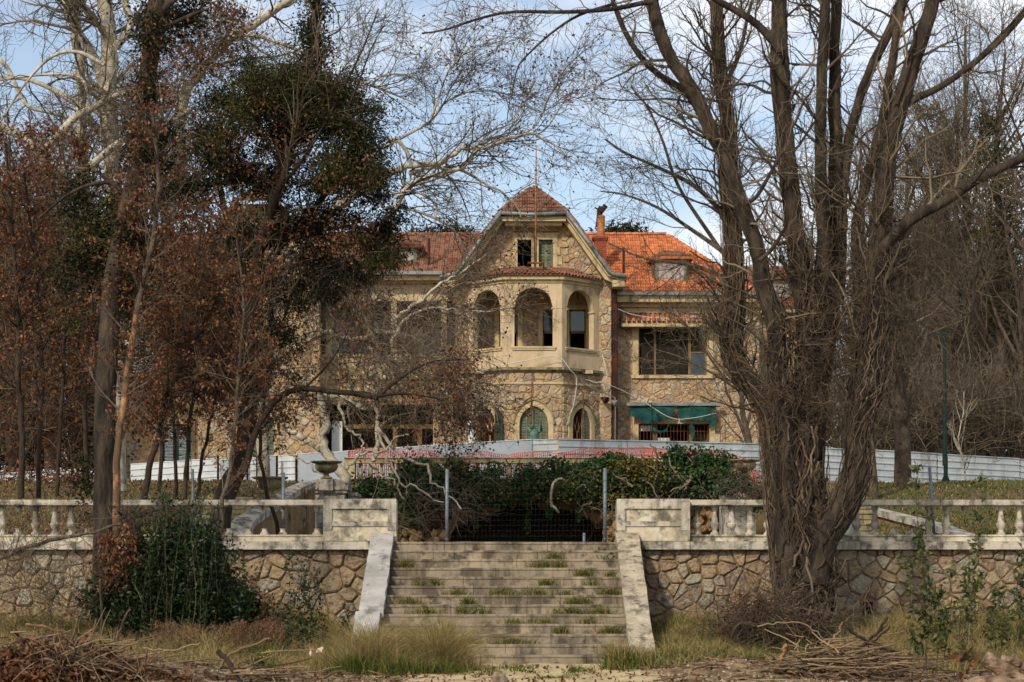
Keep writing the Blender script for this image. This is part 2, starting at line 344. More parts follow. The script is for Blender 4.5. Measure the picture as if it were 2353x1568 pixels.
# ---------------------------------------------------------------- stone and wall helpers
def clip(poly, a, b, c):            # keep a*x+b*z <= c
    o = []
    for i in range(len(poly)):
        p, q = poly[i], poly[(i+1) % len(poly)]; dp = a*p[0]+b*p[1]-c; dq = a*q[0]+b*q[1]-c
        if dp <= 0: o.append(p)
        if dp*dq < 0:
            t = dp/(dp-dq); o.append((p[0]+(q[0]-p[0])*t, p[1]+(q[1]-p[1])*t))
    return o
def cells(x0, x1, z0, z1, sx, sz, jit=0.42, inside=None):
    nx, nz = max(1, round((x1-x0)/sx)), max(1, round((z1-z0)/sz)); sx, sz = (x1-x0)/nx, (z1-z0)/nz; S = {}
    for j in range(-1, nz+1):
        for i in range(-1, nx+1):
            if random.random() < .15 and 0 <= i < nx and 0 <= j < nz: continue
            S[i, j] = (x0+(i+.5+(.5 if j % 2 else 0)*.9+random.uniform(-jit, jit))*sx, z0+(j+.5+random.uniform(-jit, jit))*sz)
    res = []
    for (i, j), c in S.items():
        poly = [(x0, z0), (x1, z0), (x1, z1), (x0, z1)]
        for dj in (-2, -1, 0, 1, 2):
            for di in (-2, -1, 0, 1, 2):
                n = S.get((i+di, j+dj))
                if n is None or (di == 0 and dj == 0): continue
                a, b = n[0]-c[0], n[1]-c[1]; poly = clip(poly, a, b, (a*(n[0]+c[0])+b*(n[1]+c[1]))/2)
                if len(poly) < 3: break
            if len(poly) < 3: break
        if len(poly) < 3: continue
        ar = abs(sum(poly[k][0]*poly[(k+1) % len(poly)][1]-poly[(k+1) % len(poly)][0]*poly[k][1] for k in range(len(poly))))/2
        if ar < sx*sz*.12: continue
        cx = sum(p[0] for p in poly)/len(poly); cz = sum(p[1] for p in poly)/len(poly)
        if inside and not inside(cx, cz): continue
        res.append((ar, cx, cz, poly))
    return res
class Frame:
    def __init__(s, o, dx=(1, 0, 0), n=(0, -1, 0)): s.o = Vector(o); s.dx = Vector(dx).normalized(); s.n = Vector(n).normalized()
    def __call__(s, a, z, d=0.0): return tuple(s.o+s.dx*a+Vector((0, 0, z))+s.n*d)
def stone_solid(mb, fr, cell, joint=.018, proud=.05, rnd=None):
    ar, cx, cz, poly = cell; o = []; n = len(poly)
    for i in range(n):
        p, q = poly[i], poly[(i+1) % n]
        if math.hypot(q[0]-p[0], q[1]-p[1]) < math.sqrt(ar)*.22: o.append(((p[0]+q[0])/2, (p[1]+q[1])/2)); continue
        for t in (.13, .87): o.append((p[0]+(q[0]-p[0])*t+random.uniform(-.006, .006), p[1]+(q[1]-p[1])*t+random.uniform(-.006, .006)))
    r = math.sqrt(ar/math.pi); k = max(.5, 1-joint/r); k2 = k*.80; m = len(o); pr = proud*random.uniform(.6, 1.3)
    tl = random.uniform(-.04, .04); tm = random.uniform(-.04, .04)
    A = [fr(cx+(x-cx)*k, cz+(z-cz)*k, -.03) for x, z in o]
    B = [fr(cx+(x-cx)*k*.97, cz+(z-cz)*k*.97, pr*.55+(x-cx)*tl+(z-cz)*tm) for x, z in o]
    C_ = [fr(cx+(x-cx)*k2, cz+(z-cz)*k2, pr+(x-cx)*tl*2+(z-cz)*tm*2+random.uniform(-.006, .006)) for x, z in o]
    fs = [(i, (i+1) % m, m+(i+1) % m, m+i) for i in range(m)]+[(m+i, m+(i+1) % m, 2*m+(i+1) % m, 2*m+i) for i in range(m)]+[tuple(range(2*m, 3*m))]
    mb.poly(A+B+C_, fs, rnd)
def lay_stones(parent, fr, cl, mat, limit=300, **k):
    cl.sort(key=lambda c: -c[0])
    for c in cl[:limit]:
        mb = MB(); stone_solid(mb, fr, c, **k); o = mb.build('stone', mat, parent)
    if len(cl) > limit:
        mb = MB()
        for c in cl[limit:]: stone_solid(mb, fr, c, **k)
        mb.build('small_stones', mat, parent, kind='stuff')

def sstep(a, b, x): t = np.clip((x-a)/(b-a), 0, 1); return t*t*(3-2*t)
def vnoise(x, y, s, seed=0):
    g = np.random.default_rng(seed).random((64, 64)); xi, yi = x/s, y/s; i, j = np.floor(xi).astype(int), np.floor(yi).astype(int); u, v = xi-i, yi-j
    u, v = u*u*(3-2*u), v*v*(3-2*v); i, j, i2, j2 = i % 64, j % 64, (i+1) % 64, (j+1) % 64
    return (g[i, j]*(1-u)+g[i2, j]*u)*(1-v)+(g[i, j2]*(1-u)+g[i2, j2]*u)*v
def hlow(x, y):
    x = np.asarray(x, float); y = np.asarray(y, float)
    fl = sstep(1.9, 3.2, np.abs(x+.1)); z = .56*sstep(31.5, 36.6, y)*fl
    z = z+(vnoise(x, y, 1.3, 1)-.5)*.12*np.maximum(fl, .2)+(vnoise(x, y, .45, 2)-.5)*.05
    z = z+.22*np.exp(-((x-3.6)/1.4)**2-((y-29.5)/1.0)**2)+.25*np.exp(-((x+5.2)/2.2)**2-((y-27.6)/1.2)**2)
    z = z - .25*sstep(26, 10, y)
    return z
def hup(x, y):
    x = np.asarray(x, float); y = np.asarray(y, float)
    w = sstep(6.4, 9.2, np.abs(x-.7)); z = 2.03+w*2.2*sstep(41, 66, y)+(1-w)*2.17*(y > 63.8)
    z = z+.4*sstep(66, 84, y)+.9*sstep(9, 20, np.abs(x))*sstep(70, 92, y)*(x > 0)
    return z+(vnoise(x, y, 2.2, 3)-.5)*.18*w
def sheet(name, xs, ys, fn, mat):
    Xg, Yg = np.meshgrid(xs, ys); Zg = fn(Xg, Yg); V = np.stack([Xg, Yg, Zg], -1).reshape(-1, 3); nx = len(xs)
    i, j = np.meshgrid(np.arange(nx-1), np.arange(len(ys)-1)); b = (j*nx+i).ravel()
    return link_mesh(name, V, np.stack([b, b+1, b+nx+1, b+nx], 1), mat, smooth=True, kind='structure')
xs = np.concatenate([[-300, -120, -60, -30], np.arange(-16, 16.01, .16), [30, 60, 120, 300]])
sheet('ground', xs, np.concatenate([[-60, -20, 0, 12, 20], np.arange(24, 36.75, .14), [36.85]]), hlow, M_['soil'])
xs2 = np.concatenate([[-600, -150, -60], np.arange(-34, 34.01, .5), [60, 150, 600]])
sheet('terrace_ground', xs2, np.concatenate([[36.8, 37.2], np.arange(38, 100, .6), [110, 150, 300, 1200]]), hup, M_['turf'])
# bare gravel path in front of the stairs: a thin sheet following the ground
xp = np.arange(-1.9, 2.6, .12); yp = np.arange(21, 32.3, .14)
sheet('gravel_path', xp, yp, lambda x, y: hlow(x, y)+.012-.05*sstep(.75, 1, np.abs(x-.3)/2.2), M_['path'])

# ---------------------------------------------------------------- retaining walls with balustrades
YW = 36.6; ZL0, ZC, ZP, ZB, ZR = 1.894, 2.04, 2.166, 2.694, 2.81
def retaining(x0, x1, label, weep):
    t = thing('retaining_wall', ((x0+x1)/2, YW, 0), label, 'wall')
    mb = MB(); mb.box(x0, x1, YW, YW+.5, -.3, ZL0); mb.build('mortar_core', M_['wmortar'], t)
    fr = Frame((0, YW, 0))
    def ins(x, z): return not any(abs(x-a) < .12 and abs(z-b) < .13 for a, b in weep)
    lay_stones(t, fr, cells(x0, x1, .0, ZL0, .27, .22, .5, ins), M_['wstone'], joint=.009, proud=.05)
    for a, b in weep:
        mb = MB(); mb.box(a-.09, a+.09, YW-.012, YW+.3, b-.12, b+.12); mb.build('painted_weep_hole', M_['black'], t)  # solid black block, its colour stands in for shade inside the hole
    return t
retaining(-12.5, -2.62, 'rough stone retaining wall left of the garden stairs, partly hidden by dark bushes', [])
retaining(2.36, 12.5, 'rough stone retaining wall right of the garden stairs, behind the vine-wrapped trunk', [(X(1994, YW), Z(1398, YW)), (X(2280, YW), Z(1408, YW))])

BAL = [(.0, .082), (.07, .082), (.085, .06), (.13, .05), (.17, .047), (.22, .06), (.3, .082), (.34, .085), (.37, .09), (.40, .085), (.42, .068), (.55, .058), (.75, .042), (.82, .04), (.84, .052), (.88, .052), (.9, .066), (1.0, .066)]
def bal_mesh(h, k=1.0, z0=0, z1=1.0, name='baluster'):
    mb = MB(); pr = [(r*k, z*h) for z, r in BAL if z0 <= z <= z1]; mb.lathe(pr, (0, 0, 0), 12)
    return mesh_only(name, mb, M_['concrete'], False)
BH = ZB-ZP
me_bal = bal_mesh(BH); me_stub = bal_mesh(BH, 1, 0, .23); me_top = bal_mesh(BH, 1, .8, 1)
def balustrade(x0, x1, label, full, stubs, tops):
    t = thing('balustrade', ((x0+x1)/2, YW+.2, ZL0), label, 'balustrade')
    n = max(1, round((x1-x0)/2.1)); w = (x1-x0)/n
    for i in range(n):
        a, b = x0+i*w+.004, x0+(i+1)*w-.004; j = random.uniform(-.006, .006)
        mb = MB(); mb.box(a, b, YW-.17+j, YW+.55, ZL0, ZC); mb.build('coping_stone', M_['concrete'], t)
        mb = MB(); mb.box(a, b, YW-.03, YW+.42, ZC+.003, ZP-.03); mb.box(a, b, YW-.05+j, YW+.44, ZP-.03, ZP); mb.build('plinth', M_['plastered_concrete'], t)
        mb = MB(); j = random.uniform(-.006, .006); mb.box(a, b, YW+.03+j, YW+.37, ZB+.02, ZR); mb.box(a, b, YW+.06+j, YW+.34, ZB, ZB+.02); mb.build('handrail', M_['concrete'], t)
    for u in full: place('baluster', me_bal, (X(u, YW+.2), YW+.2, ZP), t, rot=(0, 0, random.random()))
    for u in stubs: place('broken_baluster', me_stub, (X(u, YW+.2), YW+.2, ZP), t, rot=(0, 0, random.random()))
    for u in tops: place('baluster_cap', me_top, (X(u, YW+.2), YW+.2, ZP), t, rot=(0, 0, random.random()))
balustrade(-12.5, -3.46, 'weathered stone balustrade left of the stairs with most balusters broken off', [-77, -36, 5, 82, 126, 163], [42, 201, 490, 527, 571, 608, 650, 728], [42, 571, 608, 650, 728])
balustrade(3.26, 12.5, 'weathered stone balustrade right of the stairs running behind the big trunk', [1600, 1642, 1681, 1723, 1765, 1805, 1850, 1928, 1968, 2010, 2134, 2174, 2300, 2342, 2384], [2052, 2092], [2216])
def pedestal(x0, x1, label, mir):
    t = thing('stair_pedestal', ((x0+x1)/2, YW, ZL0), label, 'pedestal')
    mb = MB(); mb.box(x0, x1, YW-.1, YW+.5, ZC+.003, ZR+.003); mb.build('block', M_['plastered_concrete'], t)
    mb = MB(); y0, y1 = YW-.135, YW-.1
    mb.box(x0-.01, x1+.01, y0, y1, ZR-.17, ZR+.012); mb.box(x0-.01, x0+.15, y0, y1, 2.24, ZR-.17); mb.box(x1-.15, x1+.01, y0, y1, 2.24, ZR-.17); mb.box(x0+.15, x1-.15, y0+.012, y1, 2.32, 2.41)
    mb.build('raised_border', M_['concrete'], t)
    mb = MB(); mb.box(x0-.01, x1+.01, YW-.125, YW-.1, ZC+.01, 2.235); mb.build('lower_band', M_['plastered_concrete'], t)
    mb = MB(); a, b = (x0, -2.62) if mir else (2.36, x1); mb.box(a, b, YW-.19, YW+.55, ZL0, ZC); mb.build('coping_stone', M_['concrete'], t)
    mb = MB(); mb.box(-2.62 if mir else 1.93, -2.13 if mir else 2.36, YW+.0, YW+.5, 0, ZC); mb.build('pier', M_['concrete'], t)
pedestal(-3.45, -2.13, 'peeling panelled pedestal at the left head of the stairs', True)
pedestal(1.93, 3.25, 'mould-stained panelled pedestal at the right head of the stairs', False)

# ---------------------------------------------------------------- stairs
st = thing('garden_stairs', (-.1, 34.5, 0), 'wide worn stone stairs with thirteen mossy steps and weeds', 'stairs')
RZ, RY = .1562, .333
for i in range(13):
    mb = MB(); z0, z1 = i*RZ-.02, (i+1)*RZ; dark_ = 0; yf = 32.27+i*RY; xa, xb = -2.17, 1.96; m = 22; jz = [random.gauss(0, .0025) for _ in range(m+1)]; jy = [random.gauss(0, .002) for _ in range(m+1)]
    pf = [(.014, z0), (.014, z1-.045), (.0, z1-.038), (.0, z1-.008), (.012, z1), (RY+.1, z1), (RY+.1, z0)]; pts = []
    for k in range(m+1):
        for q, (dy, z) in enumerate(pf): pts.append((xa+(xb-xa)*k/m, yf+dy+(jy[k] if q < 5 else 0), z+(jz[k] if 1 < q < 5 else 0)))
    js = sorted(random.sample(range(3, m-2), random.choice([2, 3]))); js = [0]+js+[m]
    for a_, b_ in zip(js[:-1], js[1:]):
        sl = [(p[0]+(.004 if c//7 == a_ else -.004 if c//7 == b_ else 0), p[1]+random.Random(a_*31+i).uniform(-.008, .008), p[2]) for c, p in enumerate(pts) if a_ <= c//7 <= b_]; nn_ = b_-a_
        mb = MB(); mb.poly(sl, [(k*7+q, (k+1)*7+q, (k+1)*7+q+1, k*7+q+1) for k in range(nn_) for q in range(6)]+[tuple(range(6, -1, -1)), tuple(nn_*7+q for q in range(7))]); mb.build('step_slab', M_['step'], st)
mb = MB(); mb.box(-2.17, 1.96, 36.5, 37.6, 1.5, 2.02); mb.build('landing', M_['step'], st)
def cheek(x0, x1, name, label, parts_, mat, mat2):
    t = thing('stair_parapet', ((x0+x1)/2, 34.6, 0), label, 'parapet')
    mb = MB(); mb.poly([(x, y, z) for x in (x0+.05, x1-.05) for y, z in ((32.45, -.1), (36.6, -.1), (36.6, 2.02), (32.45, .2))], [(0, 1, 2, 3), (7, 6, 5, 4), (0, 4, 5, 1), (1, 5, 6, 2), (2, 6, 7, 3), (3, 7, 4, 0)]); mb.build('rubble_core', M_['wmortar'], t)
    for (ya, za, yb, zb, dx, dz) in parts_:
        n = 14; pts = []; 
        for k in range(n+1):
            f = k/n; y = ya+(yb-ya)*f; z = za+(zb-za)*f+dz; e = [random.gauss(0, .006) for _ in range(4)]
            pts += [(x0+dx+e[0], y, z-.15), (x1+dx+e[1], y, z-.15), (x1+dx+e[1], y, z+e[2]), (x0+dx+e[0], y, z+e[3]*.5)]
        fs = [(0, 1, 2, 3), tuple(4*n+q for q in (3, 2, 1, 0))]
        for k in range(n):
            for q in range(4): fs.append((4*k+q, 4*k+4+q, 4*k+4+(q+1) % 4, 4*k+(q+1) % 4))
        mb = MB(); mb.poly(pts, fs, .5); mb.build('sloping_slab', mat2 if dx else mat, t)
mb = MB(); mb.poly([(x, y, z) for x in (-2.16, 1.95) for y, z in ((32.4, -.3), (36.9, -.3), (36.9, 1.95), (32.4, .02))], [(0, 1, 2, 3), (7, 6, 5, 4), (0, 4, 5, 1), (1, 5, 6, 2), (2, 6, 7, 3), (3, 7, 4, 0)]); mb.build('stair_core', M_['wmortar'], st)
cheek(-2.57, -2.16, 'l', 'smooth grey marble slab sloping down the left side of the stairs', [(32.2, .28, 33.4, .86, -.05, -.02), (33.43, .87, 36.42, 2.2, 0, 0)], M_['marble'], M_['marble'])
cheek(1.9, 2.31, 'r', 'pitted rough stone parapet sloping down the right side of the stairs', [(32.1, .22, 36.42, 2.2, 0, 0)], M_['pitted'], M_['pitted'])

# ---------------------------------------------------------------- wire mesh fence above the stairs
def post(u, v0, v1, Y, label, lean=0, r=.03):
    b = P(u, v1, Y); tp = P(u+lean, v0, Y); t = thing('fence_post', b, label, 'post', 'grey metal posts of the wire fence')
    mb = MB(); z0, z1 = b[2]-.15, tp[2]
    pts = [(b[0]+(tp[0]-b[0])*((z-b[2])/(z1-b[2])), Y, z) for z in (z0, z1)]; mb.tube(pts, r, 8); mb.build('tube', M_['gsteel'], t, smooth=True)
    k = 6; mb = MB()
    for i in range(1, k+1):
        f = i/(k+1); c = (pts[0][0]+(pts[1][0]-pts[0][0])*f, Y, z0+(z1-z0)*f); mb.lathe([(r*1.18, -.008), (r*1.18, .008)], c, 8)
    mb.build('clips', M_['gsteel'], t, kind='stuff'); return t
post(1027, 1078, 1247, 37.25, 'grey steel fence post at left above the top step, in front of the ivy', r=.032)
post(1390, 1076, 1247, 37.25, 'grey steel fence post at right above the top step, in front of the ivy', r=.034)
post(1342, 1225, 1250, 38.5, 'short grey post stub standing just above the top step', r=.026)
post(651, 1086, 1240, 37.4, 'grey steel fence post behind the broken left balustrade beside the urn', r=.032)
post(2147, 1074, 1240, 37.4, 'leaning grey steel post behind the right balustrade near the lamp post', lean=-11, r=.03)
post(80, 1150, 1245, 37.4, 'grey steel fence post behind the far left balusters', r=.03)
post(443, 1078, 1245, 37.6, 'grey steel fence post behind the thin saplings at left', r=.026)
def mesh_fence(x0, x1, Y, z0, z1, label, dx=.075, dz=.1, r=.0008, sag=.02):
    t = thing('wire_fence', ((x0+x1)/2, Y, z0), label, 'wire fence')
    nx = int((x1-x0)/dx); xsv = np.linspace(x0, x1, nx+1); K = 6; zz = np.linspace(z0, z1, K)
    V1 = np.zeros((nx+1, K, 3)); V1[:, :, 0] = xsv[:, None]+.01*np.sin(zz*5)[None]; V1[:, :, 1] = Y+.02*np.sin(xsv*2)[:, None]; V1[:, :, 2] = zz[None]-sag*np.sin((xsv-x0)*1.1)[:, None]*(zz-z0)[None]
    nz = int((z1-z0)/dz); K2 = 30; xx = np.linspace(x0, x1, K2); H_ = np.zeros((nz+1, K2, 3)); H_[:, :, 0] = xx[None]; H_[:, :, 1] = Y+.02*np.sin(xx*2)[None]
    H_[:, :, 2] = np.linspace(z0, z1, nz+1)[:, None]-sag*np.sin((xx-x0)*1.1)[None]*np.linspace(0, z1-z0, nz+1)[:, None]
    V, F, rn = tubemesh([(V1, np.full((nx+1, K), r)), (H_, np.full((nz+1, K2), r*1.2))]); link_mesh('wire_mesh', V, F, M_['wire'], t, rnd=rn, kind='stuff')
mesh_fence(-2.15, 1.95, 37.22, 2.05, 3.35, 'thin wire mesh fence closing the head of the stairs')
mesh_fence(-9.6, -2.2, 37.38, 2.05, 3.3, 'thin wire mesh fence behind the left balustrade', dx=.1)
mesh_fence(2.0, 9.8, 37.38, 2.05, 3.3, 'thin wire mesh fence behind the right balustrade', dx=.1)

# ---------------------------------------------------------------- grotto, upper balustrade, urns, curved stairs
YG = 60.0
gr = thing('grotto_wall', (X(1215, YG), YG, 2.03), 'ivy-hung rubble wall with a low dark grotto arch', 'grotto')
fg = Frame((0, YG, 0)); ax, arx, arz = X(1215, YG), 2.62, 1.42
def inarch(x, z, m=0.0): return ((x-ax)/(arx+m))**2+((z-2.0)/(arz+m*.8))**2 < 1
mb = MB(); xa, xb = X(790, YG), X(1700, YG)
ss = [xa]+[ax+arx*c for c in np.cos(np.linspace(math.pi, 0, 25))]+[xb]
for a, b in zip(ss[:-1], ss[1:]):
    za = 2.0+arz*math.sqrt(max(0, 1-((a-ax)/arx)**2)); zb = 2.0+arz*math.sqrt(max(0, 1-((b-ax)/arx)**2))
    if a < ax-arx-.01 or b > ax+arx+.01: za = zb = 1.8
    mb.hexa([(a, YG+.15, za), (b, YG+.15, zb), (b, YG+1.2, zb), (a, YG+1.2, za), (a, YG+.15, 4.16), (b, YG+.15, 4.16), (b, YG+1.2, 4.16), (a, YG+1.2, 4.16)])
mb.build('rubble_wall', M_['rock'], gr)
mb = MB(); mb.box(ax-4, ax+4, YG+3.6, YG+3.7, 1.8, 4.1); mb.box(ax-4, ax-3.9, YG+1.2, YG+3.6, 1.8, 4.1); mb.box(ax+3.9, ax+4, YG+1.2, YG+3.6, 1.8, 4.1); mb.box(ax-4, ax+4, YG+1.2, YG+3.6, 4.0, 4.1); mb.build('grotto_chamber', M_['rock'], gr)
def rock(mb, c, r, rnd=None):
    ph = (1+5**.5)/2; vv = [(-1, ph, 0), (1, ph, 0), (-1, -ph, 0), (1, -ph, 0), (0, -1, ph), (0, 1, ph), (0, -1, -ph), (0, 1, -ph), (ph, 0, -1), (ph, 0, 1), (-ph, 0, -1), (-ph, 0, 1)]
    ff = [(0, 11, 5), (0, 5, 1), (0, 1, 7), (0, 7, 10), (0, 10, 11), (1, 5, 9), (5, 11, 4), (11, 10, 2), (10, 7, 6), (7, 1, 8), (3, 9, 4), (3, 4, 2), (3, 2, 6), (3, 6, 8), (3, 8, 9), (4, 9, 5), (2, 4, 11), (6, 2, 10), (8, 6, 7), (9, 8, 1)]
    s = [random.uniform(.6, 1.15) for _ in range(3)]; a = random.random()*6; ca, sa = math.cos(a), math.sin(a); ps = []
    for x, y, z in vv:
        k = r*random.uniform(.75, 1.15)/1.9; x, y, z = x*s[0]*k, y*s[1]*k, z*s[2]*k; ps.append((c[0]+x*ca-z*sa, c[1]+y, c[2]+x*sa+z*ca))
    mb.poly(ps, ff, rnd)
cnt = 0
for c in cells(X(880, YG), X(1600, YG), 1.9, 4.1, .34, .28, .4, lambda x, z: not inarch(x, z, .12)):
    mb = MB(); stone_solid(mb, Frame((0, YG+.15, 0)), c, .02, .16); mb.build('stone', M_['rock'], gr); cnt += 1
    if cnt > 240: break
for k in range(46):      # ragged voussoirs round the arch
    a = math.pi*(k+.5)/46; mb = MB(); rr = random.uniform(.0, .1); cx_, cz_ = ax+(arx+.08+rr)*math.cos(a), 2.0+(arz+.06+rr)*math.sin(a)
    rock(mb, (cx_, YG-.02, cz_), random.uniform(.2, .36)); mb.build('voussoir', M_['rock'], gr)
for k in range(70):
    u = random.choice([random.uniform(905, 1030), random.uniform(1390, 1420), random.uniform(1600, 1640)]); mb = MB(); q = P(u, random.uniform(1215, 1268) if u < 1040 else random.uniform(1175, 1265), YG-.4-random.random()*.8); rock(mb, q, random.uniform(.12, .26)); mb.build('boulder', M_['rock'], gr)
# upper balustrade
ub = thing('terrace_balustrade', (X(1240, YG), YG+.5, 4.2), 'cream upper balustrade half buried in ivy over the grotto', 'balustrade')
x0, x1 = X(790, YG), X(1700, YG); zr0, zr1, zp0, zp1 = Z(1064, YG), Z(1053, YG), 4.16, Z(1101, YG)
for i in range(5):
    a, b = x0+(x1-x0)*i/5+.004, x0+(x1-x0)*(i+1)/5-.004
    mb = MB(); mb.box(a, b, YG+.1, YG+.5, zr0, zr1); mb.box(a, b, YG+.06, YG+.54, zr1, zr1+.03); mb.build('handrail', M_['trim'], ub)
    mb = MB(); mb.box(a, b, YG+.08, YG+.52, zp0, zp1); mb.build('plinth', M_['trim'], ub)
me_b2 = bal_mesh(zr0-zp1, .9); me_b2.materials[0] = M_['trim']
u = 828
while u < 1690:
    if not (1640 < u < 1664): place('baluster', me_b2, (X(u, YG+.3), YG+.3, zp1), ub)
    u += 24.5
for a, b in ((790, 815), (1058, 1070), (1363, 1378), (1644, 1660)):
    mb = MB(); mb.box(X(a, YG), X(b, YG), YG+.04, YG+.56, zp1, zr0); mb.build('post', M_['trim'], ub)
# orange safety net behind it
nt_ = thing('safety_net', (X(1240, YG), YG+.8, 4.3), 'orange plastic safety netting sagging behind the upper balustrade', 'safety net')
def net(name, u0, u1, top, vb, Y, du=4.4, nv=9):
    us = np.arange(u0, u1, du); V1 = []; tops = np.array([top(q) for q in us])+rng.normal(0, .8, len(us)); K = nv+1
    A = np.zeros((len(us), K, 3))
    for k in range(K):
        f = k/nv; vv = tops+(vb-tops)*f; uu = us+rng.normal(0, .5, len(us))+np.sin(us*.05)*2*f; A[:, k, 0] = (uu-CU)*Y/FPX; A[:, k, 1] = Y+.08*np.sin(us*.11+f*2); A[:, k, 2] = HC+(CV-vv)*Y/FPX
    B = np.swapaxes(A, 0, 1).copy(); V, F, rn = tubemesh([(A, np.full(A.shape[:2], .013)), (B, np.full(B.shape[:2], .008))]); link_mesh(name, V, F, M_['net'], nt_, rnd=rn, kind='stuff')
net('netting', 800, 1560, lambda q: 1036+6*math.sin(q*.012)+(6 if 940 < q < 1090 else 0)+3*math.sin(q*.05), 1104, YG+.8)
net('netting', 1560, 1745, lambda q: 1036+(max(0, q-1640)/105)**2*52, 1112, YG+.55)
for q in (804, 1046, 1360, 1510, 1642):
    mb = MB(); mb.tube([P(q, 1108, YG+.75), P(q-2, 1029, YG+.75)], .014, 5); mb.build('stake', M_['rust'], nt_)
# urns and their pedestals
URN = [(.10, 0), (.16, .01), (.17, .06), (.09, .09), (.07, .14), (.09, .17), (.2, .2), (.29, .26), (.33, .34), (.33, .40), (.31, .43), (.33, .45), (.42, .47), (.46, .5), (.45, .52), (.38, .52), (.34, .46)]
def urn(u, v1, Y, s, label):
    b = P(u, v1, Y); t = thing('stone_urn', b, label, 'urn', 'stone urns along the terrace'); mb = MB(); mb.lathe([(r*s, z*s) for r, z in URN[:7]], b, 20); mb.build('foot', M_['ledge'], t, smooth=True)
    mb = MB(); mb.lathe([(r*s, z*s) for r, z in URN[6:]], b, 24); mb.build('bowl', M_['ledge'], t, smooth=True)
    mb = MB(); mb.box(b[0]-.2*s, b[0]+.2*s, b[1]-.2*s, b[1]+.2*s, b[2]-.3, b[2]); mb.build('base_block', M_['concrete'], t)
urn(621, 1144, 50, 1.0, 'mossy wide-rimmed stone urn standing on the left sweeping parapet')
urn(750, 1102, 54, .95, 'dark stone urn on the round-topped pedestal beside the white-barked tree')
urn(1712, 1097, 56, .95, 'pale stone urn at the right end of the upper balustrade beside the big trunk')
def pylon(u0, u1, v0, v1, Y, label, domed):
    a, b = X(u0, Y), X(u1, Y); z1, z0 = Z(v0, Y), min(Z(v1, Y), 2.3); t = thing('terrace_pedestal', ((a+b)/2, Y, z0), label, 'pedestal'); w = b-a
    mb = MB(); mb.box(a+.1, b-.1, Y, Y+1.2, 1.9, z1-.18); mb.build('shaft', M_['concrete'], t)
    mb = MB(); mb.box(a+.03, b-.03, Y-.06, Y+1.26, z1-.36, z1-.27); mb.box(a, b, Y-.1, Y+1.3, z1-.27, z1-.18)
    if domed:
        c = (a+b)/2; mb.prism([(c+w*.5*math.cos(q), z1-.177+.22*math.sin(q)) for q in np.linspace(0, math.pi, 14)], Y-.05, Y+1.2)
    mb.build('cap', M_['concrete'], t)
    mb = MB()
    for k in (-.28, 0, .28): mb.prism([((a+b)/2+w*k+.07*math.cos(q), z1-.5+.07*math.sin(q)) for q in np.linspace(0, 2*math.pi, 13)[:-1]], Y-.02, Y)
    mb.build('rosette', M_['concrete'], t)
pylon(705, 800, 1103, 1230, 54, 'round-topped carved pedestal at left with urn and white-barked tree', True)
pylon(800, 822, 1118, 1230, 54.6, 'narrow side pier attached right of the carved left pedestal', False)
pylon(1655, 1745, 1096, 1230, 56, 'yellow panelled pedestal seen through the balusters right of the stairs', False)
# curved stairs with sweeping parapets
def sweep(label, pts, w0, w1, drop, mat, name='curved_parapet', facing=1):
    Kn = 26; q = curve([P(*p) for p in pts], Kn); t = thing(name, tuple(q[-1]), label, 'parapet'); seg = 7
    for s_ in range(0, Kn-1, 5):
        e = min(Kn-1, s_+5); mb = MB()
        for k in range(s_, e):
            a, b = q[k], q[k+1]; wa, wb = w0+(w1-w0)*k/Kn, w0+(w1-w0)*(k+1)/Kn
            f = .0 if k < e-1 else .03; b = a+(b-a)*(1-f)
            mb.hexa([(a[0]-wa/2, a[1]-.1, a[2]-.16), (a[0]+wa/2, a[1]+.3, a[2]-.16), (b[0]+wb/2, b[1]+.3, b[2]-.16), (b[0]-wb/2, b[1]-.1, b[2]-.16), (a[0]-wa/2, a[1]-.1, a[2]), (a[0]+wa/2, a[1]+.3, a[2]), (b[0]+wb/2, b[1]+.3, b[2]), (b[0]-wb/2, b[1]-.1, b[2])], .5)
        mb.build('coping_slab', M_['concrete'], t)
    mb = MB()
    for k in range(Kn-1):
        a, b = q[k], q[k+1]; mb.hexa([(a[0]-.15, a[1], 1.9), (a[0]+.15, a[1]+.2, 1.9), (b[0]+.15, b[1]+.2, 1.9), (b[0]-.15, b[1], 1.9), (a[0]-.15, a[1], a[2]-.15), (a[0]+.15, a[1]+.2, a[2]-.15), (b[0]+.15, b[1]+.2, b[2]-.15), (b[0]-.15, b[1], b[2]-.15)])
    mb.build('core', M_['rock'], t); return t
sweep('grey stone parapet sweeping down the left curved stairs from the carved pedestal', [(710, 1106, 53.5), (674, 1122, 52), (622, 1155, 49.5), (586, 1177, 48), (556, 1199, 46.5), (541, 1240, 45.5)], .3, .5, 0, 'c')
sweep('grey stone parapet curving down the right stairs behind the balusters', [(1900, 1148, 53), (1990, 1163, 51), (2080, 1184, 48.5), (2160, 1205, 46.5), (2230, 1230, 45)], .3, .5, 0, 'c')
for lab, u0, u1, sg in (('brown curved stair flight left behind the broken balustrade', 440, 545, -1), ('brown curved stair flight right behind the balusters', 1870, 2030, 1)):
    t = thing('curved_stairs', (X((u0+u1)/2, 50), 50, 2.03), lab, 'stairs')
    for i in range(9):
        Y = 46+i*.6; z = 2.15+i*.145; mb = MB(); sh = sg*-i*.05
        mb.box(X(u0, Y)+sh, X(u1, Y)+sh, Y, Y+.6, z-.14, z-.03); mb.box(X(u0, Y)+sh, X(u1, Y)+sh, Y-.03, Y+.6, z-.03, z); mb.build('step', M_['ledge'], t)
lw = thing('terrace_side_wall', (X(680, 52), 52.6, 2.03), 'rough stone wall between the left parapet and the carved pedestal', 'wall')
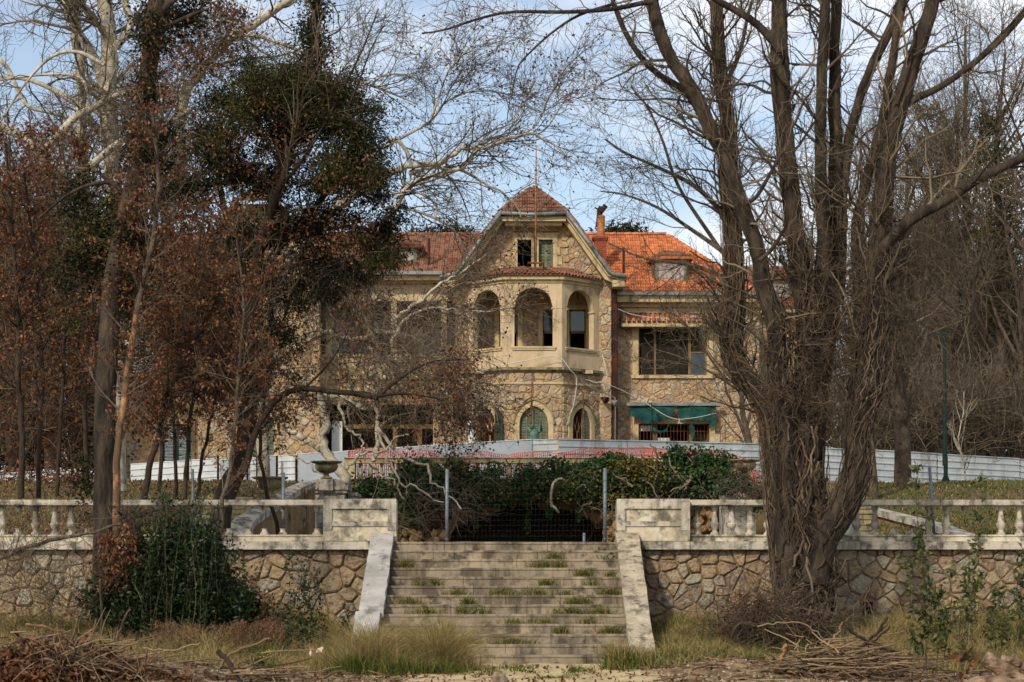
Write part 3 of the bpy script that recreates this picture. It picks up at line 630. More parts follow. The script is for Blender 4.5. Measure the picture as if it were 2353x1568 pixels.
mb = MB(); mb.poly([P(545, 1262, 52.6), P(706, 1262, 52.6), P(706, 1122, 52.6), P(690, 1125, 52.6), P(625, 1160, 52.6), P(560, 1210, 52.6)], [(0, 1, 2, 3, 4, 5)]); mb.build('mortar_face', M_['wmortar'], lw)
lay_stones(lw, Frame((0, 52.6, 0)), cells(X(550, 52.6), X(704, 52.6), 1.95, 3.3, .34, .3, .4, lambda x, z: x > X(560, 52.6)+(z-2.6)*1.6), M_['wstone'], joint=.02, proud=.07)
mb = MB(); rock(mb, P(1936, 1207, 44), .36); mb.build('marble_block', M_['white'], label='broken white marble block lying behind the right balusters', cat='rubble')

# ---------------------------------------------------------------- metal hoarding
hd = thing('metal_hoarding', (X(1280, 70), 70, 4.3), 'long hoarding of galvanised and grey sheets hiding the foot of the mansion', 'hoarding')
def hoard(u0, v0, Y0, u1, v1, Y1, h, kind, n):
    a, b = np.array(P(u0, v0, Y0)), np.array(P(u1, v1, Y1))
    for i in range(n):
        f0, f1 = i/n, (i+1)/n-.002; p, q = a+(b-a)*f0, a+(b-a)*f1; d = norm((q-p)*np.array([1, 1, 0])); nn = np.array([d[1], -d[0], 0])*(-1 if d[0] < 0 else 1)
        dz = rng.normal(0, .015); mb = MB()
        if kind == 'rib':
            prof = []; z = 0
            while z < h: prof += [(z, 0), (z+.05, .0), (z+.07, .035), (z+.11, .035), (z+.13, 0)]; z += .24
            prof = [x for x in prof if x[0] < h]+[(h, 0)]
        else: prof = [(0, 0), (.02, .01), (h*.5, .012), (h-.02, .01), (h, 0)]
        off = nn*(.004*(i % 2)); pts = []; m = len(prof)
        for j in range(5):
            e = p+(q-p)*j/4; w = rng.normal(0, .012)
            for z, o in prof: pts.append(tuple(e+nn*(o+w)+off+np.array([0, 0, dz-h+z])))
        for jx in range(4):
            for k in range(m-1): mb.f.append((jx*m+k, (jx+1)*m+k, (jx+1)*m+k+1, jx*m+k+1)); mb.r.append(.5)
        mb.v = pts; mb.build('sheet' if kind == 'rib' else 'panel', M_['sheet' if kind == 'rib' else 'panel'], hd)
        t0 = p+np.array([0, 0, dz]); t1 = q+np.array([0, 0, dz]); mb = MB(); mb.hexa([tuple(t0+nn*.03), tuple(t1+nn*.03), tuple(t1-nn*.03), tuple(t0-nn*.03), tuple(t0+nn*.03+[0, 0, .03]), tuple(t1+nn*.03+[0, 0, .03]), tuple(t1-nn*.03+[0, 0, .03]), tuple(t0-nn*.03+[0, 0, .03])]); mb.build('top_edge', M_['sheet'], hd)
hoard(1283, 1010, 70, 1745, 1020, 73, 2.0, 'rib', 3)
hoard(1745, 1021, 73, 2700, 1075, 82, 2.0, 'rib', 5)
hoard(1225, 1012, 70.3, 1281, 1010, 70.02, 1.9, 'rib', 1)
hoard(1223, 1012, 70.3, 840, 1033, 73, 2.0, 'flat', 3)
hoard(838, 1034, 73, 686, 1046, 74, 2.2, 'flat', 2)
hoard(684, 1047, 74.0, 640, 1049, 74.3, 2.2, 'rib', 1)
hoard(638, 1049, 74.3, 597, 1052, 74.6, 2.2, 'flat', 1)
hoard(595, 1052, 74.6, 575, 1053, 74.7, 2.2, 'rib', 1)
hoard(573, 1053, 74.7, 508, 1056, 75, 2.2, 'flat', 1)
hoard(506, 1056, 75, 440, 1060, 75.4, 2.2, 'rib', 1)
hoard(438, 1060, 75.4, 300, 1069, 76, 2.2, 'rib', 1)
hoard(280, 1072, 76, -250, 1105, 78, 2.0, 'rib', 3)
mb = MB()
for u in (685, 641, 596, 574, 507, 439): 
    a = P(u, 1050, 74.6); mb = MB(); mb.box(a[0]-.035, a[0]+.035, 73.9, 74.0, 3.6, a[2]); mb.build('dark_gap_strip', M_['black'], hd)  # black strip paints in the dark gap between two panels
# lamp post
lp = thing('lamp_post', P(2173, 1131, 68), 'tall dark green lamp post standing on the grass before the hoarding', 'lamp post')
b = Vector(P(2173, 1131, 68)); mb = MB(); mb.lathe([(.34, -.05), (.34, .02), (.26, .05), (.10, .5), (.08, .55)], b, 4); mb.build('flared_base', M_['lampgreen'], lp)
mb = MB(); mb.tube([b+Vector((0, 0, .5)), b+Vector((0, 0, 1.2))], .075, 8); mb.tube([b+Vector((-.03, 0, .9)), b+Vector((-.02, 0, 2.9))], .085, 8); mb.tube([b+Vector((-.02, 0, 2.8)), b+Vector((-.05, 0, 5.4))], .06, 8); mb.build('pole', M_['lampgreen'], lp)
mb = MB(); mb.box(b.x-.75, b.x+.1, 67.97, 68.03, b.z+5.36, b.z+5.42); mb.build('arm', M_['lampgreen'], lp)
mb = MB(); mb.box(b.x-1.05, b.x-.6, 67.9, 68.1, b.z+5.42, b.z+5.52); mb.build('lamp_head', M_['lampgreen'], lp)
# ---------------------------------------------------------------- the mansion
YM = 86.0; YF = 84.8; YB = 83.15; GX = .91
HS = thing('mansion', (GX, YM, 4.5), 'derelict stone mansion with orange tiled roofs and a round-arched loggia bay', 'mansion')
def atop(op, s):
    sa, sb, zb, zt, kind = op
    if kind == 'rect': return zt
    hw = (sb-sa)/2; x = min(1, abs((s-(sa+sb)/2)/hw))
    if kind == 'round': return zt-hw+hw*math.sqrt(max(0, 1-x*x))
    r = hw*1.25; return zt-r+r*math.sqrt(max(0, 1-((x+.3)/1.3)**2))/math.sqrt(1-(.3/1.3)**2)
def panel(mb, fr, s0, s1, zl, zh, ops, thick=.35, extra=()):
    zh_ = zh if callable(zh) else (lambda s: zh); bp = {round(s0, 5), round(s1, 5)}|{round(e, 5) for e in extra if s0 < e < s1}
    for sa, sb, zb, zt, kd in ops:
        n = 1 if kd == 'rect' else 16
        for k in range(n+1): bp.add(round(sa+(sb-sa)*k/n, 5))
    bp = sorted(b for b in bp if s0-1e-4 <= b <= s1+1e-4)
    for a, b in zip(bp[:-1], bp[1:]):
        mid = (a+b)/2; col = sorted([o for o in ops if o[0] < mid < o[1]], key=lambda o: o[2]); la = lb = zl
        for o in col+[None]:
            ta, tb = (o[2], o[2]) if o else (zh_(a), zh_(b))
            if ta > la+1e-4 or tb > lb+1e-4: mb.hexa([fr(a, la), fr(b, lb), fr(b, lb, -thick), fr(a, la, -thick), fr(a, ta), fr(b, tb), fr(b, tb, -thick), fr(a, ta, -thick)], .5)
            if o: la, lb = atop(o, a), atop(o, b)
def surround(mb, fr, op, w=.16, pr=.05, sill=True, dep=.12):
    sa, sb, zb, zt, kd = op; n = 2 if kd == 'rect' else 18
    if kd == 'rect':
        for (a, b, c, d) in ((sa-w, sa, zb, zt), (sb, sb+w, zb, zt), (sa-w, sb+w, zt, zt+w)):
            mb.hexa([fr(a, c, -dep), fr(b, c, -dep), fr(b, c, pr), fr(a, c, pr), fr(a, d, -dep), fr(b, d, -dep), fr(b, d, pr), fr(a, d, pr)])
    else:
        pts = [(sa, zb)]+[(sa+(sb-sa)*(.5-.5*math.cos(math.pi*k/n)), 0) for k in range(n+1)]+[(sb, zb)]
        pts = [(pts[0])]+[(s, atop(op, s)) for s, _ in pts[1:-1]]+[pts[-1]]; mc, mz = (sa+sb)/2, atop(op, sa)
        def outp(s, z):
            if z <= mz: return (s+(w if s > mc else -w), z)
            d = math.hypot(s-mc, z-mz); return (s+(s-mc)/d*w, z+(z-mz)/d*w)
        for k in range(len(pts)-1):
            p, q = pts[k], pts[k+1]; po, qo = outp(*p), outp(*q)
            if k == 0: qo = (q[0]-w, q[1])
            if k == len(pts)-2: po = (p[0]+w, p[1])
            jp = pr*random.uniform(.9, 1.1)
            mb.poly([fr(*p, pr), fr(*q, pr), fr(*qo, pr), fr(*po, pr), fr(*p, -dep), fr(*q, -dep), fr(*qo, -dep), fr(*po, -dep)], [(0, 3, 2, 1), (0, 1, 5, 4), (3, 7, 6, 2), (1, 2, 6, 5), (0, 4, 7, 3)])
    if sill: mb.hexa([fr(sa-w-.06, zb-.13, -dep), fr(sb+w+.06, zb-.13, -dep), fr(sb+w+.06, zb-.13, pr+.08), fr(sa-w-.06, zb-.13, pr+.08), fr(sa-w-.06, zb-.003, -dep), fr(sb+w+.06, zb-.003, -dep), fr(sb+w+.06, zb-.003, pr+.08), fr(sa-w-.06, zb-.003, pr+.08)])
def fbox(mb, fr, a, b, z0, z1, d0, d1, rnd=None): mb.hexa([fr(a, z0, d0), fr(b, z0, d0), fr(b, z0, d1), fr(a, z0, d1), fr(a, z1, d0), fr(b, z1, d0), fr(b, z1, d1), fr(a, z1, d1)], rnd)
def shutter(parent, fr, a, b, z0, z1, d, mat, arch=None, name='shutter', rail=None):
    mb = MB(); t = .055; top = (lambda s: atop(arch, s)-.01) if arch else (lambda s: z1)
    fbox(mb, fr, a, a+t, z0, min(top(a+.002), top(a+t)), d-.02, d+.02); fbox(mb, fr, b-t, b, z0, min(top(b-.002), top(b-t)), d-.02, d+.02)
    fbox(mb, fr, a+t, b-t, z0, z0+.1, d-.02, d+.02); zm = rail or (z0+(z1-z0)*.42); fbox(mb, fr, a+t, b-t, zm, zm+.1, d-.02, d+.02)
    n = 6
    for k in range(n):
        p, q = a+t+(b-a-2*t)*k/n, a+t+(b-a-2*t)*(k+1)/n; zp, zq = top(p), top(q)
        mb.hexa([fr(p, zp-.09, d-.02), fr(q, zq-.09, d-.02), fr(q, zq-.09, d+.02), fr(p, zp-.09, d+.02), fr(p, zp, d-.02), fr(q, zq, d-.02), fr(q, zq, d+.02), fr(p, zp, d+.02)])
    o = mb.build(name, mat, parent); mb = MB(); z = z0+.12; mids = [(a+b)/2]
    for s_ in [0]:
        while z < z1-.08:
            if not (zm-.04 < z < zm+.1):
                lo, hi = a+t, b-t
                while arch and lo < hi and top(lo) < z+.1: lo += .02
                while arch and hi > lo and top(hi) < z+.1: hi -= .02
                if hi-lo > .05:
                    j = random.uniform(-.006, .006)
                    mb.hexa([fr(lo, z+j, d+.018), fr(hi, z-j, d+.018), fr(hi, z+.012-j, d+.022), fr(lo, z+.012+j, d+.022), fr(lo, z+.045+j, d-.018), fr(hi, z+.045-j, d-.018), fr(hi, z+.055-j, d-.014), fr(lo, z+.055+j, d-.014)])
            z += .062
    mb.build('louvres', mat, parent, kind='stuff'); return o
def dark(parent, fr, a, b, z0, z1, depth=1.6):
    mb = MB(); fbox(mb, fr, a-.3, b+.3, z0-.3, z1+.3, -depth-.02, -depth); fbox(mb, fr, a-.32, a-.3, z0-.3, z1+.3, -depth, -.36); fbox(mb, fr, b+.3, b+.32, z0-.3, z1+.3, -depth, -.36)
    fbox(mb, fr, a-.3, b+.3, z1+.28, z1+.3, -depth, -.36); fbox(mb, fr, a-.3, b+.3, z0-.3, z0-.28, -depth, -.36); mb.build('painted_dark', M_['black'], parent)  # black box puts the darkness of the room into its colour
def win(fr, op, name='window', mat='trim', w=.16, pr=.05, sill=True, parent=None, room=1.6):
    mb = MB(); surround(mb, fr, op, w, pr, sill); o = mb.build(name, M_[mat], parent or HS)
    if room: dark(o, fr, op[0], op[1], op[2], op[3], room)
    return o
def bars(parent, fr, a, b, z0, z1, d=.02, gap=.13, mat='rust', cross=(.35, .75), arch=None):
    mb = MB(); s = a+gap*.6
    while s < b-.02:
        zt = min(z1, atop(arch, s)) if arch else z1; mb.tube([fr(s, z0, d), fr(s+random.uniform(-.008, .008), zt, d)], .011, 4); s += gap
    for c in cross: z = z0+(z1-z0)*c; mb.tube([fr(a, z, d), fr(b, z, d)], .012, 4)
    mb.build('window_bars', M_[mat], parent)
FM = Frame((0, YM, 0)); FG = Frame((0, YF, 0))
allst = []
# --- right wing -------------------------------------------------------------
xr0, xr1 = 4.1, X(1745, YM)
opU = (X(1467, YM), X(1624, YM), Z(863, YM), Z(754, YM), 'rect'); opL = (X(1467, YM), X(1630, YM), Z(1040, YM), Z(974, YM), 'rect')
mb = MB(); panel(mb, FM, xr0, xr1, 3.6, Z(694, YM), [opU, opL]); wr = mb.build('right_wing_wall', M_['mortar'], HS)
mb = MB(); mb.box(xr1-.35, xr1, YM+.352, YM+9, 3.6, 13); mb.build('side_wall', M_['mortar'], HS)
def clear(ops, m=.14): return lambda x, z: not any(o[0]-m-.05 < x < o[1]+m+.05 and o[2]-m < z < o[3]+m+.06 for o in ops)
cl = cells(xr0, xr1, 4.2, Z(696, YM), .33, .27, .42, clear([opU, opL]))
lay_stones(wr, FM, cl, M_['stone'], 200, joint=.008, proud=.034)
w = win(FM, opU, w=.26, room=0); 
mb = MB()
for a, b in ((opU[0], X(1470, YM)), (X(1503, YM), X(1508, YM)), (X(1582, YM), X(1588, YM)), (X(1620, YM), opU[1])): fbox(mb, FM, a, b, opU[2], opU[3], -.16, -.1)
fbox(mb, FM, opU[0], opU[1], opU[2], opU[2]+.05, -.17, -.11); fbox(mb, FM, X(1588, YM), X(1620, YM), Z(811, YM), Z(808, YM), -.16, -.1); mb.build('mullion', M_['wood'], w)
mb = MB(); fbox(mb, FM, X(1588, YM), X(1620, YM), opU[2], Z(811, YM), -.15, -.14); mb.build('pane', M_['glass'], w)
mb = MB(); z = opU[2]+.06
while z < opU[3]-.02: fbox(mb, FM, opU[0], X(1588, YM) if z < Z(811, YM) else opU[1], z, z+.04, -.24, -.21+random.uniform(0, .01)); z += .055
mb.build('roller_blind', M_['blind'], w, kind='stuff'); dark(w, FM, *opU[:4])
w = win(FM, opL, w=.24, room=1.2)
mb = MB()
for a, b in ((X(1501, YM), X(1511, YM)), (X(1583, YM), X(1591, YM)), (opL[0], X(1470, YM)), (X(1625, YM), opL[1])): fbox(mb, FM, a, b, opL[2], opL[3], -.16, -.1)
fbox(mb, FM, opL[0], opL[1], opL[3]-.05, opL[3]-.01, -.17, -.12); mb.build('mullion', M_['wood'], w)
bars(w, FM, opL[0], opL[1], opL[2], opL[3]-.02, .02, .145)
mb = MB(); z = opL[2]
while z < opL[3]-.3: fbox(mb, FM, X(1591, YM), opL[1], z, z+.04, -.24, -.21); z += .06
mb.build('roller_blind', M_['blind'], w, kind='stuff')
mb = MB(); fbox(mb, FM, X(1511, YM), X(1540, YM), opL[2], Z(1006, YM), -.2, -.18); fbox(mb, FM, X(1470, YM), X(1501, YM), Z(990, YM), opL[3]-.06, -.2, -.18); mb.build('white_board', M_['white'], w)
# tiled window canopy
cpx0, cpx1 = X(1428, 85.3), X(1668, 85.3); zc0, zc1 = Z(744, 85.3), Z(717, YM)
mb = MB(); mb.poly([(cpx0, 85.32, zc0-.12), (cpx1, 85.32, zc0-.12), (cpx1, YM-.01, zc0-.12), (cpx0, YM-.01, zc0-.12), (cpx0, 85.32, zc0), (cpx1, 85.32, zc0), (cpx1, YM-.01, zc1), (cpx0, YM-.01, zc1)], [(0, 3, 2, 1), (4, 5, 6, 7), (0, 1, 5, 4), (1, 2, 6, 5), (3, 0, 4, 7)]); cp = mb.build('window_canopy', M_['trim'], HS)
mb = MB(); mb.poly([(cpx0+.1, YM-.25, zc1-.06), (cpx1, YM-.25, zc1-.06), (cpx1, YM-.02, zc1+.22), (cpx0+.1, YM-.02, zc1+.22)], [(0, 1, 2, 3)]); mb.build('plaster_slope', M_['plaster'], cp)
def barrel_mesh(r, Ln, mat, n=7):
    mb = MB(); pts = []
    for y, k, dz in ((0, 1.1, 0), (Ln, .88, 0)):
        for q in range(n+1): a = math.pi*q/n; pts.append((r*k*math.cos(a), y, r*k*math.sin(a)+dz))
    for y, k in ((0, .85),):
        for q in range(n+1): a = math.pi*q/n; pts.append((r*k*math.cos(a), y, r*k*math.sin(a)))
    m = n+1; fs = [(q, q+1, m+q+1, m+q) for q in range(n)]+[(q+1, q, 2*m+q, 2*m+q+1) for q in range(n)]
    mb.poly(pts, fs); return mesh_only('barrel_tile', mb, mat, False)
me_bar = barrel_mesh(.075, .3, M_['oldtile']); me_barT = barrel_mesh(.075, .3, M_['tile'])
def basis(xd, yd, loc):
    x = Vector(xd).normalized(); y = Vector(yd).normalized(); z = x.cross(y).normalized(); y = z.cross(x)
    return Matrix(((x.x, y.x, z.x, loc[0]), (x.y, y.y, z.y, loc[1]), (x.z, y.z, z.z, loc[2]), (0, 0, 0, 1)))
def setm(name, me, parent, xd, yd, loc, jit=.01):
    o = bpy.data.objects.new(name, me); COL.objects.link(o); o.parent = parent
    lo = Vector(loc)-base_of(parent)+Vector((random.gauss(0, jit), random.gauss(0, jit*.5), random.gauss(0, jit*.5))); o.matrix_local = basis(xd, Vector(yd)+Vector((random.gauss(0, .02), 0, 0)), lo); return o
up = Vector((0, YM-85.32, zc1-zc0)).normalized()
n = 21
for i in range(n):
    for r_ in range(3):
        f = r_*.27; setm('barrel_tile', me_barT if random.random() < .6 else me_bar, cp, (1, 0, 0), up, (cpx0+.1+(cpx1-cpx0-.2)*i/(n-1), 85.26+up.y*f, zc0+up.z*f+.02*(3-r_)), .008)
# green torn awning
aw = thing('torn_awning', (X(1548, 85.6), 85.7, Z(930, 85.6)), 'ragged teal canvas awning hanging over the barred window', 'awning')
mb = MB(); mb.box(X(1440, 85.6), X(1657, 85.6), 85.45, 85.62, Z(933, 85.6), Z(926, 85.6)); mb.build('casing', M_['zinc'], aw)
mb = MB(); m = 60; ua, ub_ = 1447, 1646; prof = {}
def hem(q):
    if q < .05: return 955+random.uniform(0, 6)
    if .485 < q < .58: return 949
    b_ = [954, 962, 969, 972, 968, 971, 966, 960, 962, 968, 970, 966, 968, 966, 963, 972, 979][min(16, int(q*17))]; return b_+random.uniform(-3, 3)
pts = []; hh = [hem(k/m) for k in range(m+1)]; rows = 6
for k in range(m+1):
    u_ = ua+(ub_-ua)*k/m
    for r_ in range(rows): f = r_/(rows-1); v_ = 932+(hh[k]-932)*f; pts.append(P(u_+math.sin(k*.9)*.4, v_, 85.55+.05*math.sin(k*.55+f*2)*f+.04*math.sin(k*.23)))
mb.poly(pts, [(k*rows+r_, (k+1)*rows+r_, (k+1)*rows+r_+1, k*rows+r_+1) for k in range(m) for r_ in range(rows-1) if not (.50 < k/m < .565 and r_ > 2)]); cl_o = mb.build('canvas', M_['cloth'], aw)
sm = cl_o.modifiers.new('thick', 'SOLIDIFY'); sm.thickness = .008
mb = MB(); q = curve([P(1499, 979, 85.5), P(1507, 987, 85.45), P(1521, 990, 85.45), P(1531, 985, 85.45), P(1538, 971, 85.5)], 12)
for k in range(11):
    a, b = q[k], q[k+1]; wd = .1+.03*math.sin(k*2); mb.poly([a, b, b-np.array([0, 0, wd]), a-np.array([0, 0, wd])], [(0, 1, 2, 3)])
q = curve([P(1588, 976, 85.5), P(1592, 990, 85.5), P(1591, 1020, 85.5)], 10)
for k in range(9):
    a, b = q[k], q[k+1]; wd = .08*math.sin((k+1)*.4)+.02; wn_ = .08*math.sin((k+2)*.4)+.02; mb.poly([a-[wd, 0, 0], b-[wn_, 0, 0], b+[wn_, 0, 0], a+[wd, 0, 0]], [(0, 1, 2, 3)])
ro = mb.build('torn_strip', M_['cloth'], aw); sm = ro.modifiers.new('thick', 'SOLIDIFY'); sm.thickness = .008
mb = MB(); mb.tube([P(1497, 927, 85.0), P(1498, 940, 84.6), P(1499, 1020, 84.6)], .03, 6); mb.build('support_rod', M_['lampgreen'], aw)
mb = MB(); mb.tube([P(1655, 940, 85.5), P(1655, 1022, 85.5)], .02, 6); mb.build('side_rod', M_['rust'], aw)
# eaves of right wing
zE = Z(678, 85.3); mb = MB(); mb.box(xr0-.3, X(1735, 85.3), 85.12, 85.34, zE-.02, zE+.12); mb.build('gutter', M_['zinc'], HS)
mb = MB(); mb.box(xr0-.3, X(1735, 85.3), 85.3, YM-.05, Z(694, 85.3), zE-.023); mb.box(xr0-.3, X(1730, 85.3), 85.38, YM-.05, zE-.02, zE+.03); mb.box(xr0, xr1, 85.75, YM-.06, Z(705, 85.7), Z(694, 85.3)-.003); mb.build('eaves_cornice', M_['trim'], HS)
# --- roof tiles -------------------------------------------------------------
TW, TL = .205, .33
def tile_base():
    mb = MB(); xs_ = np.linspace(0, TW, 9); h = [.0, .03, .044, .03, .003, .03, .044, .03, .0]; pts = [(x, 0, .045+q) for x, q in zip(xs_, h)]+[(x, TL*1.08, q-.004) for x, q in zip(xs_, h)]+[(x, .0, q-.0) for x, q in zip(xs_, [0]*9)]
    mb.poly(pts, [(i, i+1, 10+i, 9+i) for i in range(8)]+[(i+1, i, 18+i, 19+i) for i in range(8)]); return mb
tb = tile_base(); me_tile = mesh_only('roof_tile', tb, M_['tile']); me_otile = mesh_only('roof_tile', tb, M_['oldtile'])
TV = np.array(tb.v); TF = np.array(tb.f)
def inpoly(p, poly):
    c = False
    for i in range(len(poly)):
        (x1_, y1_), (x2_, y2_) = poly[i], poly[i-1]
        if (y1_ > p[1]) != (y2_ > p[1]) and p[0] < (x2_-x1_)*(p[1]-y1_)/(y2_-y1_)+x1_: c = not c
    return c
def tile_plane(parent, o, xd, yd, poly, me, mat, limit, skip=None):
    """poly in (s,t) on the roof plane; returns placed count"""
    xd = Vector(xd).normalized(); yd = Vector(yd).normalized(); s0 = min(p[0] for p in poly); s1 = max(p[0] for p in poly); t1 = max(p[1] for p in poly); lst = []
    r_ = 0; t = 0.0
    while t < t1:
        s = s0
        while s < s1:
            c = (s+TW/2, t+TL*.5)
            if inpoly(c, poly) and not (skip and skip(*c)): lst.append((s, t))
            s += TW
        t += TL*.96
    rest = []
    for k, (s, t) in enumerate(lst):
        loc = Vector(o)+xd*s+yd*t
        if k < limit: setm('roof_tile', me, parent, xd, yd, loc, .009)
        else: rest.append(loc)
    if rest:
        n_ = xd.cross(yd).normalized(); Bm = np.array([xd, yd, n_]); W_ = (TV@Bm)[None]+np.array(rest)[:, None]+rng.normal(0, .004, (len(rest), 1, 3))
        F = (TF[None]+(np.arange(len(rest))*len(TV))[:, None, None]).reshape(-1, 4); link_mesh('distant_roof_tiles', W_.reshape(-1, 3), F, mat, parent, rnd=np.repeat(rng.random(len(rest)), len(TF)), kind='stuff')
zR = Z(541, 90.5); xe0, xe1 = xr0-1.2, X(1738, 85.3)
def deck(name, pts, mat='oldtile', parent=None):
    p = [np.array(q, float) for q in pts]; n_ = norm(np.cross(p[1]-p[0], p[2]-p[0])); n_ = n_*np.sign(n_[2]) if abs(n_[2]) > 1e-6 else n_; m = len(p); lo = [q-n_*.12 for q in p]
    mb = MB(); mb.poly([tuple(q) for q in p+lo], [tuple(range(m)), tuple(range(2*m-1, m-1, -1))]+[(i, m+i, m+(i+1) % m, (i+1) % m) for i in range(m)]); return mb.build(name, M_[mat], parent or HS)
e0 = (xe0, 85.3, zE+.13); e1 = (xe1, 85.3, zE+.13); rxe = X(1532, 90.5)
rr = deck('right_roof', [e0, e1, (rxe, 90.5, zR), (xe0, 90.5, zR)], 'tile'); yd = Vector((0, 5.2, zR-zE-.13)); SL = yd.length
dm = (X(1493, 86), X(1590, 86), .5, 3.6)
tile_plane(rr, Vector(e0)+Vector((0, 0, .02)), (1, 0, 0), yd, [(0, -.01), (xe1-xe0, -.01), (rxe-xe0, SL), (0, SL)], me_tile, M_['tile'], 300, lambda s, t: dm[0] < s+xe0 < dm[1] and 0.55 < t < 2.4 or s+xe0 < 3.5)
deck('right_roof_hip', [e1, (xe1, 95.7, zE+.13), (rxe, 90.5, zR)], 'tile'); deck('right_roof_back', [(xe0, 95.7, zE+.13), (xe1, 95.7, zE+.13), (rxe, 90.5, zR), (xe0, 90.5, zR)], 'tile')
me_ridge = barrel_mesh(.12, .36, M_['tile']); me_ridgeo = barrel_mesh(.12, .36, M_['oldtile'])
def ridge(parent, a, b, me, step=.33):
    a, b = Vector(a), Vector(b); d = (b-a); n_ = int(d.length/step); d.normalize(); sd = d.cross(Vector((0, 0, 1))).normalized()
    for k in range(n_): setm('ridge_tile', me, parent, sd, d, a+d*(k*step)+Vector((0, 0, .0)), .006)
ridge(rr, e1, (rxe, 90.5, zR), me_ridge); ridge(rr, (rxe, 90.5, zR+.02), (3.2, 90.5, zR+.02), me_ridge)
# dormer
def dormer(u0, u1, v0, v1, Y, boarded=True, mat='tile', nm='dormer'):
    fr = Frame((0, Y, 0)); a, b, z0, z1 = X(u0, Y), X(u1, Y), Z(v1, Y), Z(v0, Y); t = .12
    mb = MB(); fbox(mb, fr, a-t, a, z0-.1, z1, -.1, .0); fbox(mb, fr, b, b+t, z0-.1, z1, -.1, 0); fbox(mb, fr, a-t, b+t, z1, z1+.12, -.12, .02); o = mb.build(nm, M_['shutter'], HS)
    mb = MB(); fbox(mb, fr, a, b, z0, z1, -.06, -.03); mb.build('plywood_board', M_['ply'], o)
    mb = MB(); fbox(mb, fr, a-t-.04, a-t, z0-.2, z1, -3, -.02); fbox(mb, fr, b+t, b+t+.04, z0-.2, z1, -3, -.02); mb.build('cheek_wall', M_['oldtile'], o)
    zt = z1+.14; c = (a+b)/2; ov = .32; ap = zt+.38
    d1 = deck('dormer_roof', [(a-t-ov, Y-.25, zt), (b+t+ov, Y-.25, zt), (c+.25, Y+.75, ap), (c-.25, Y+.75, ap)], mat, o)
    deck('dormer_roof_side', [(a-t-ov, Y-.25, zt), (a-t-ov, Y+3, zt), (c-.25, Y+3, ap), (c-.25, Y+.75, ap)], mat, o); deck('dormer_roof_side', [(b+t+ov, Y-.25, zt), (b+t+ov, Y+3, zt), (c+.25, Y+3, ap), (c+.25, Y+.75, ap)], mat, o)
    yv = Vector((0, 1, ap-zt)); W_ = b-a+2*t+2*ov; tile_plane(d1, (a-t-ov, Y-.27, zt+.01), (1, 0, 0), yv, [(0, -.01), (W_, -.01), (W_/2+.25, yv.length), (W_/2-.25, yv.length)], me_otile, M_['oldtile'], 40)
    mb = MB(); fbox(mb, fr, a-t-.14, a-t-.05, z0-.35, z0+.7, -1.2, -.2); fbox(mb, fr, b+t+.05, b+t+.14, z0-.35, z0+.7, -1.2, -.2); fbox(mb, fr, a-t-.3, b+t+.3, z0-.3, z0-.22, -.3, .05); mb.build('flashing', M_['oldtile'], o)
dormer(1513, 1572, 598, 644, 86.3); 
# --- lower block far right -----------------------------------------------------
lb0, lb1 = X(1700, 90), X(1838, 90); opX = (X(1768, 90), X(1812, 90), Z(880, 90), Z(775, 90), 'rect'); F9 = Frame((0, 90, 0))
mb = MB(); panel(mb, F9, lb0, lb1, 3.8, Z(712, 90), [opX]); wb = mb.build('end_block_wall', M_['mortar'], HS); lay_stones(wb, F9, cells(lb0, lb1, 4.5, Z(712, 90), .5, .42, .42, clear([opX])), M_['stone'], 60, joint=.008, proud=.034)
w = win(F9, opX); shutter(w, F9, opX[0], (opX[0]+opX[1])/2, opX[2], opX[3], -.08, M_['shutter']); shutter(w, F9, (opX[0]+opX[1])/2, opX[1], opX[2], opX[3], -.08, M_['shutter'])
eb0, eb1 = (lb0-1, 89.5, Z(706, 89.5)), (lb1+.3, 89.5, Z(706, 89.5)); zr2 = Z(613, 94)
rb = deck('end_block_roof', [eb0, eb1, (lb1, 94, zr2), (lb0-1, 94, zr2)], 'oldtile'); yv = Vector((0, 4.5, zr2-eb0[2])); tile_plane(rb, Vector(eb0)+Vector((0, 0, .02)), (1, 0, 0), yv, [(0, 0), (eb1[0]-eb0[0], 0), (eb1[0]-eb0[0], yv.length), (0, yv.length)], me_otile, M_['oldtile'], 0)
mb = MB(); mb.box(lb0-.2, lb1+.3, 89.4, 89.98, eb0[2]-.25, eb0[2]-.12); mb.build('end_block_cornice', M_['trim'], HS)
dormer(1776, 1812, 644, 682, 90.4, mat='oldtile', nm='end_dormer')
# --- gable block -----------------------------------------------------------------
GW = 3.32; gp = [(0, 17.86), (1.43, 16.4), (3.2, 13.98), (3.85, 13.72)]
def und(s):
    x = abs(s-GX)
    return 16.35 if x < 1.2 else 16.35-(x-1.2)*(16.35-13.6)/(3.06-1.2)
gops = [(X(1189, YF), X(1221, YF), Z(614, YF), Z(551, YF), 'rect'), (X(1238, YF), X(1270, YF), Z(614, YF), Z(551, YF), 'rect')]
opC = (GX-.63, GX+.57, 4.6, Z(933, YB), 'ogive')
mb = MB(); panel(mb, FG, GX-GW, GX+GW, 13.3, lambda s: max(13.3, und(s)), gops, .4, extra=(GX-1.2, GX+1.2, GX-3.26, GX+3.26)); gw = mb.build('gable_wall', M_['mortar'], HS)
mb = MB(); mb.box(GX-GW, GX-2.8, YF, YF+.4, 3.6, 13.3); mb.box(GX-GW, GX-GW+.4, YF+.4, YM+.2, 3.6, 13.6); mb.build('gable_side_wall', M_['mortar'], HS)
mb = MB(); mb.box(GX+2.8, GX+GW, YF, YF+.4, 3.6, 13.3); mb.box(GX+GW-.4, GX+GW, YF+.4, YM+.2, 3.6, 13.6); gs = mb.build('gable_side_wall', M_['mortar'], HS)
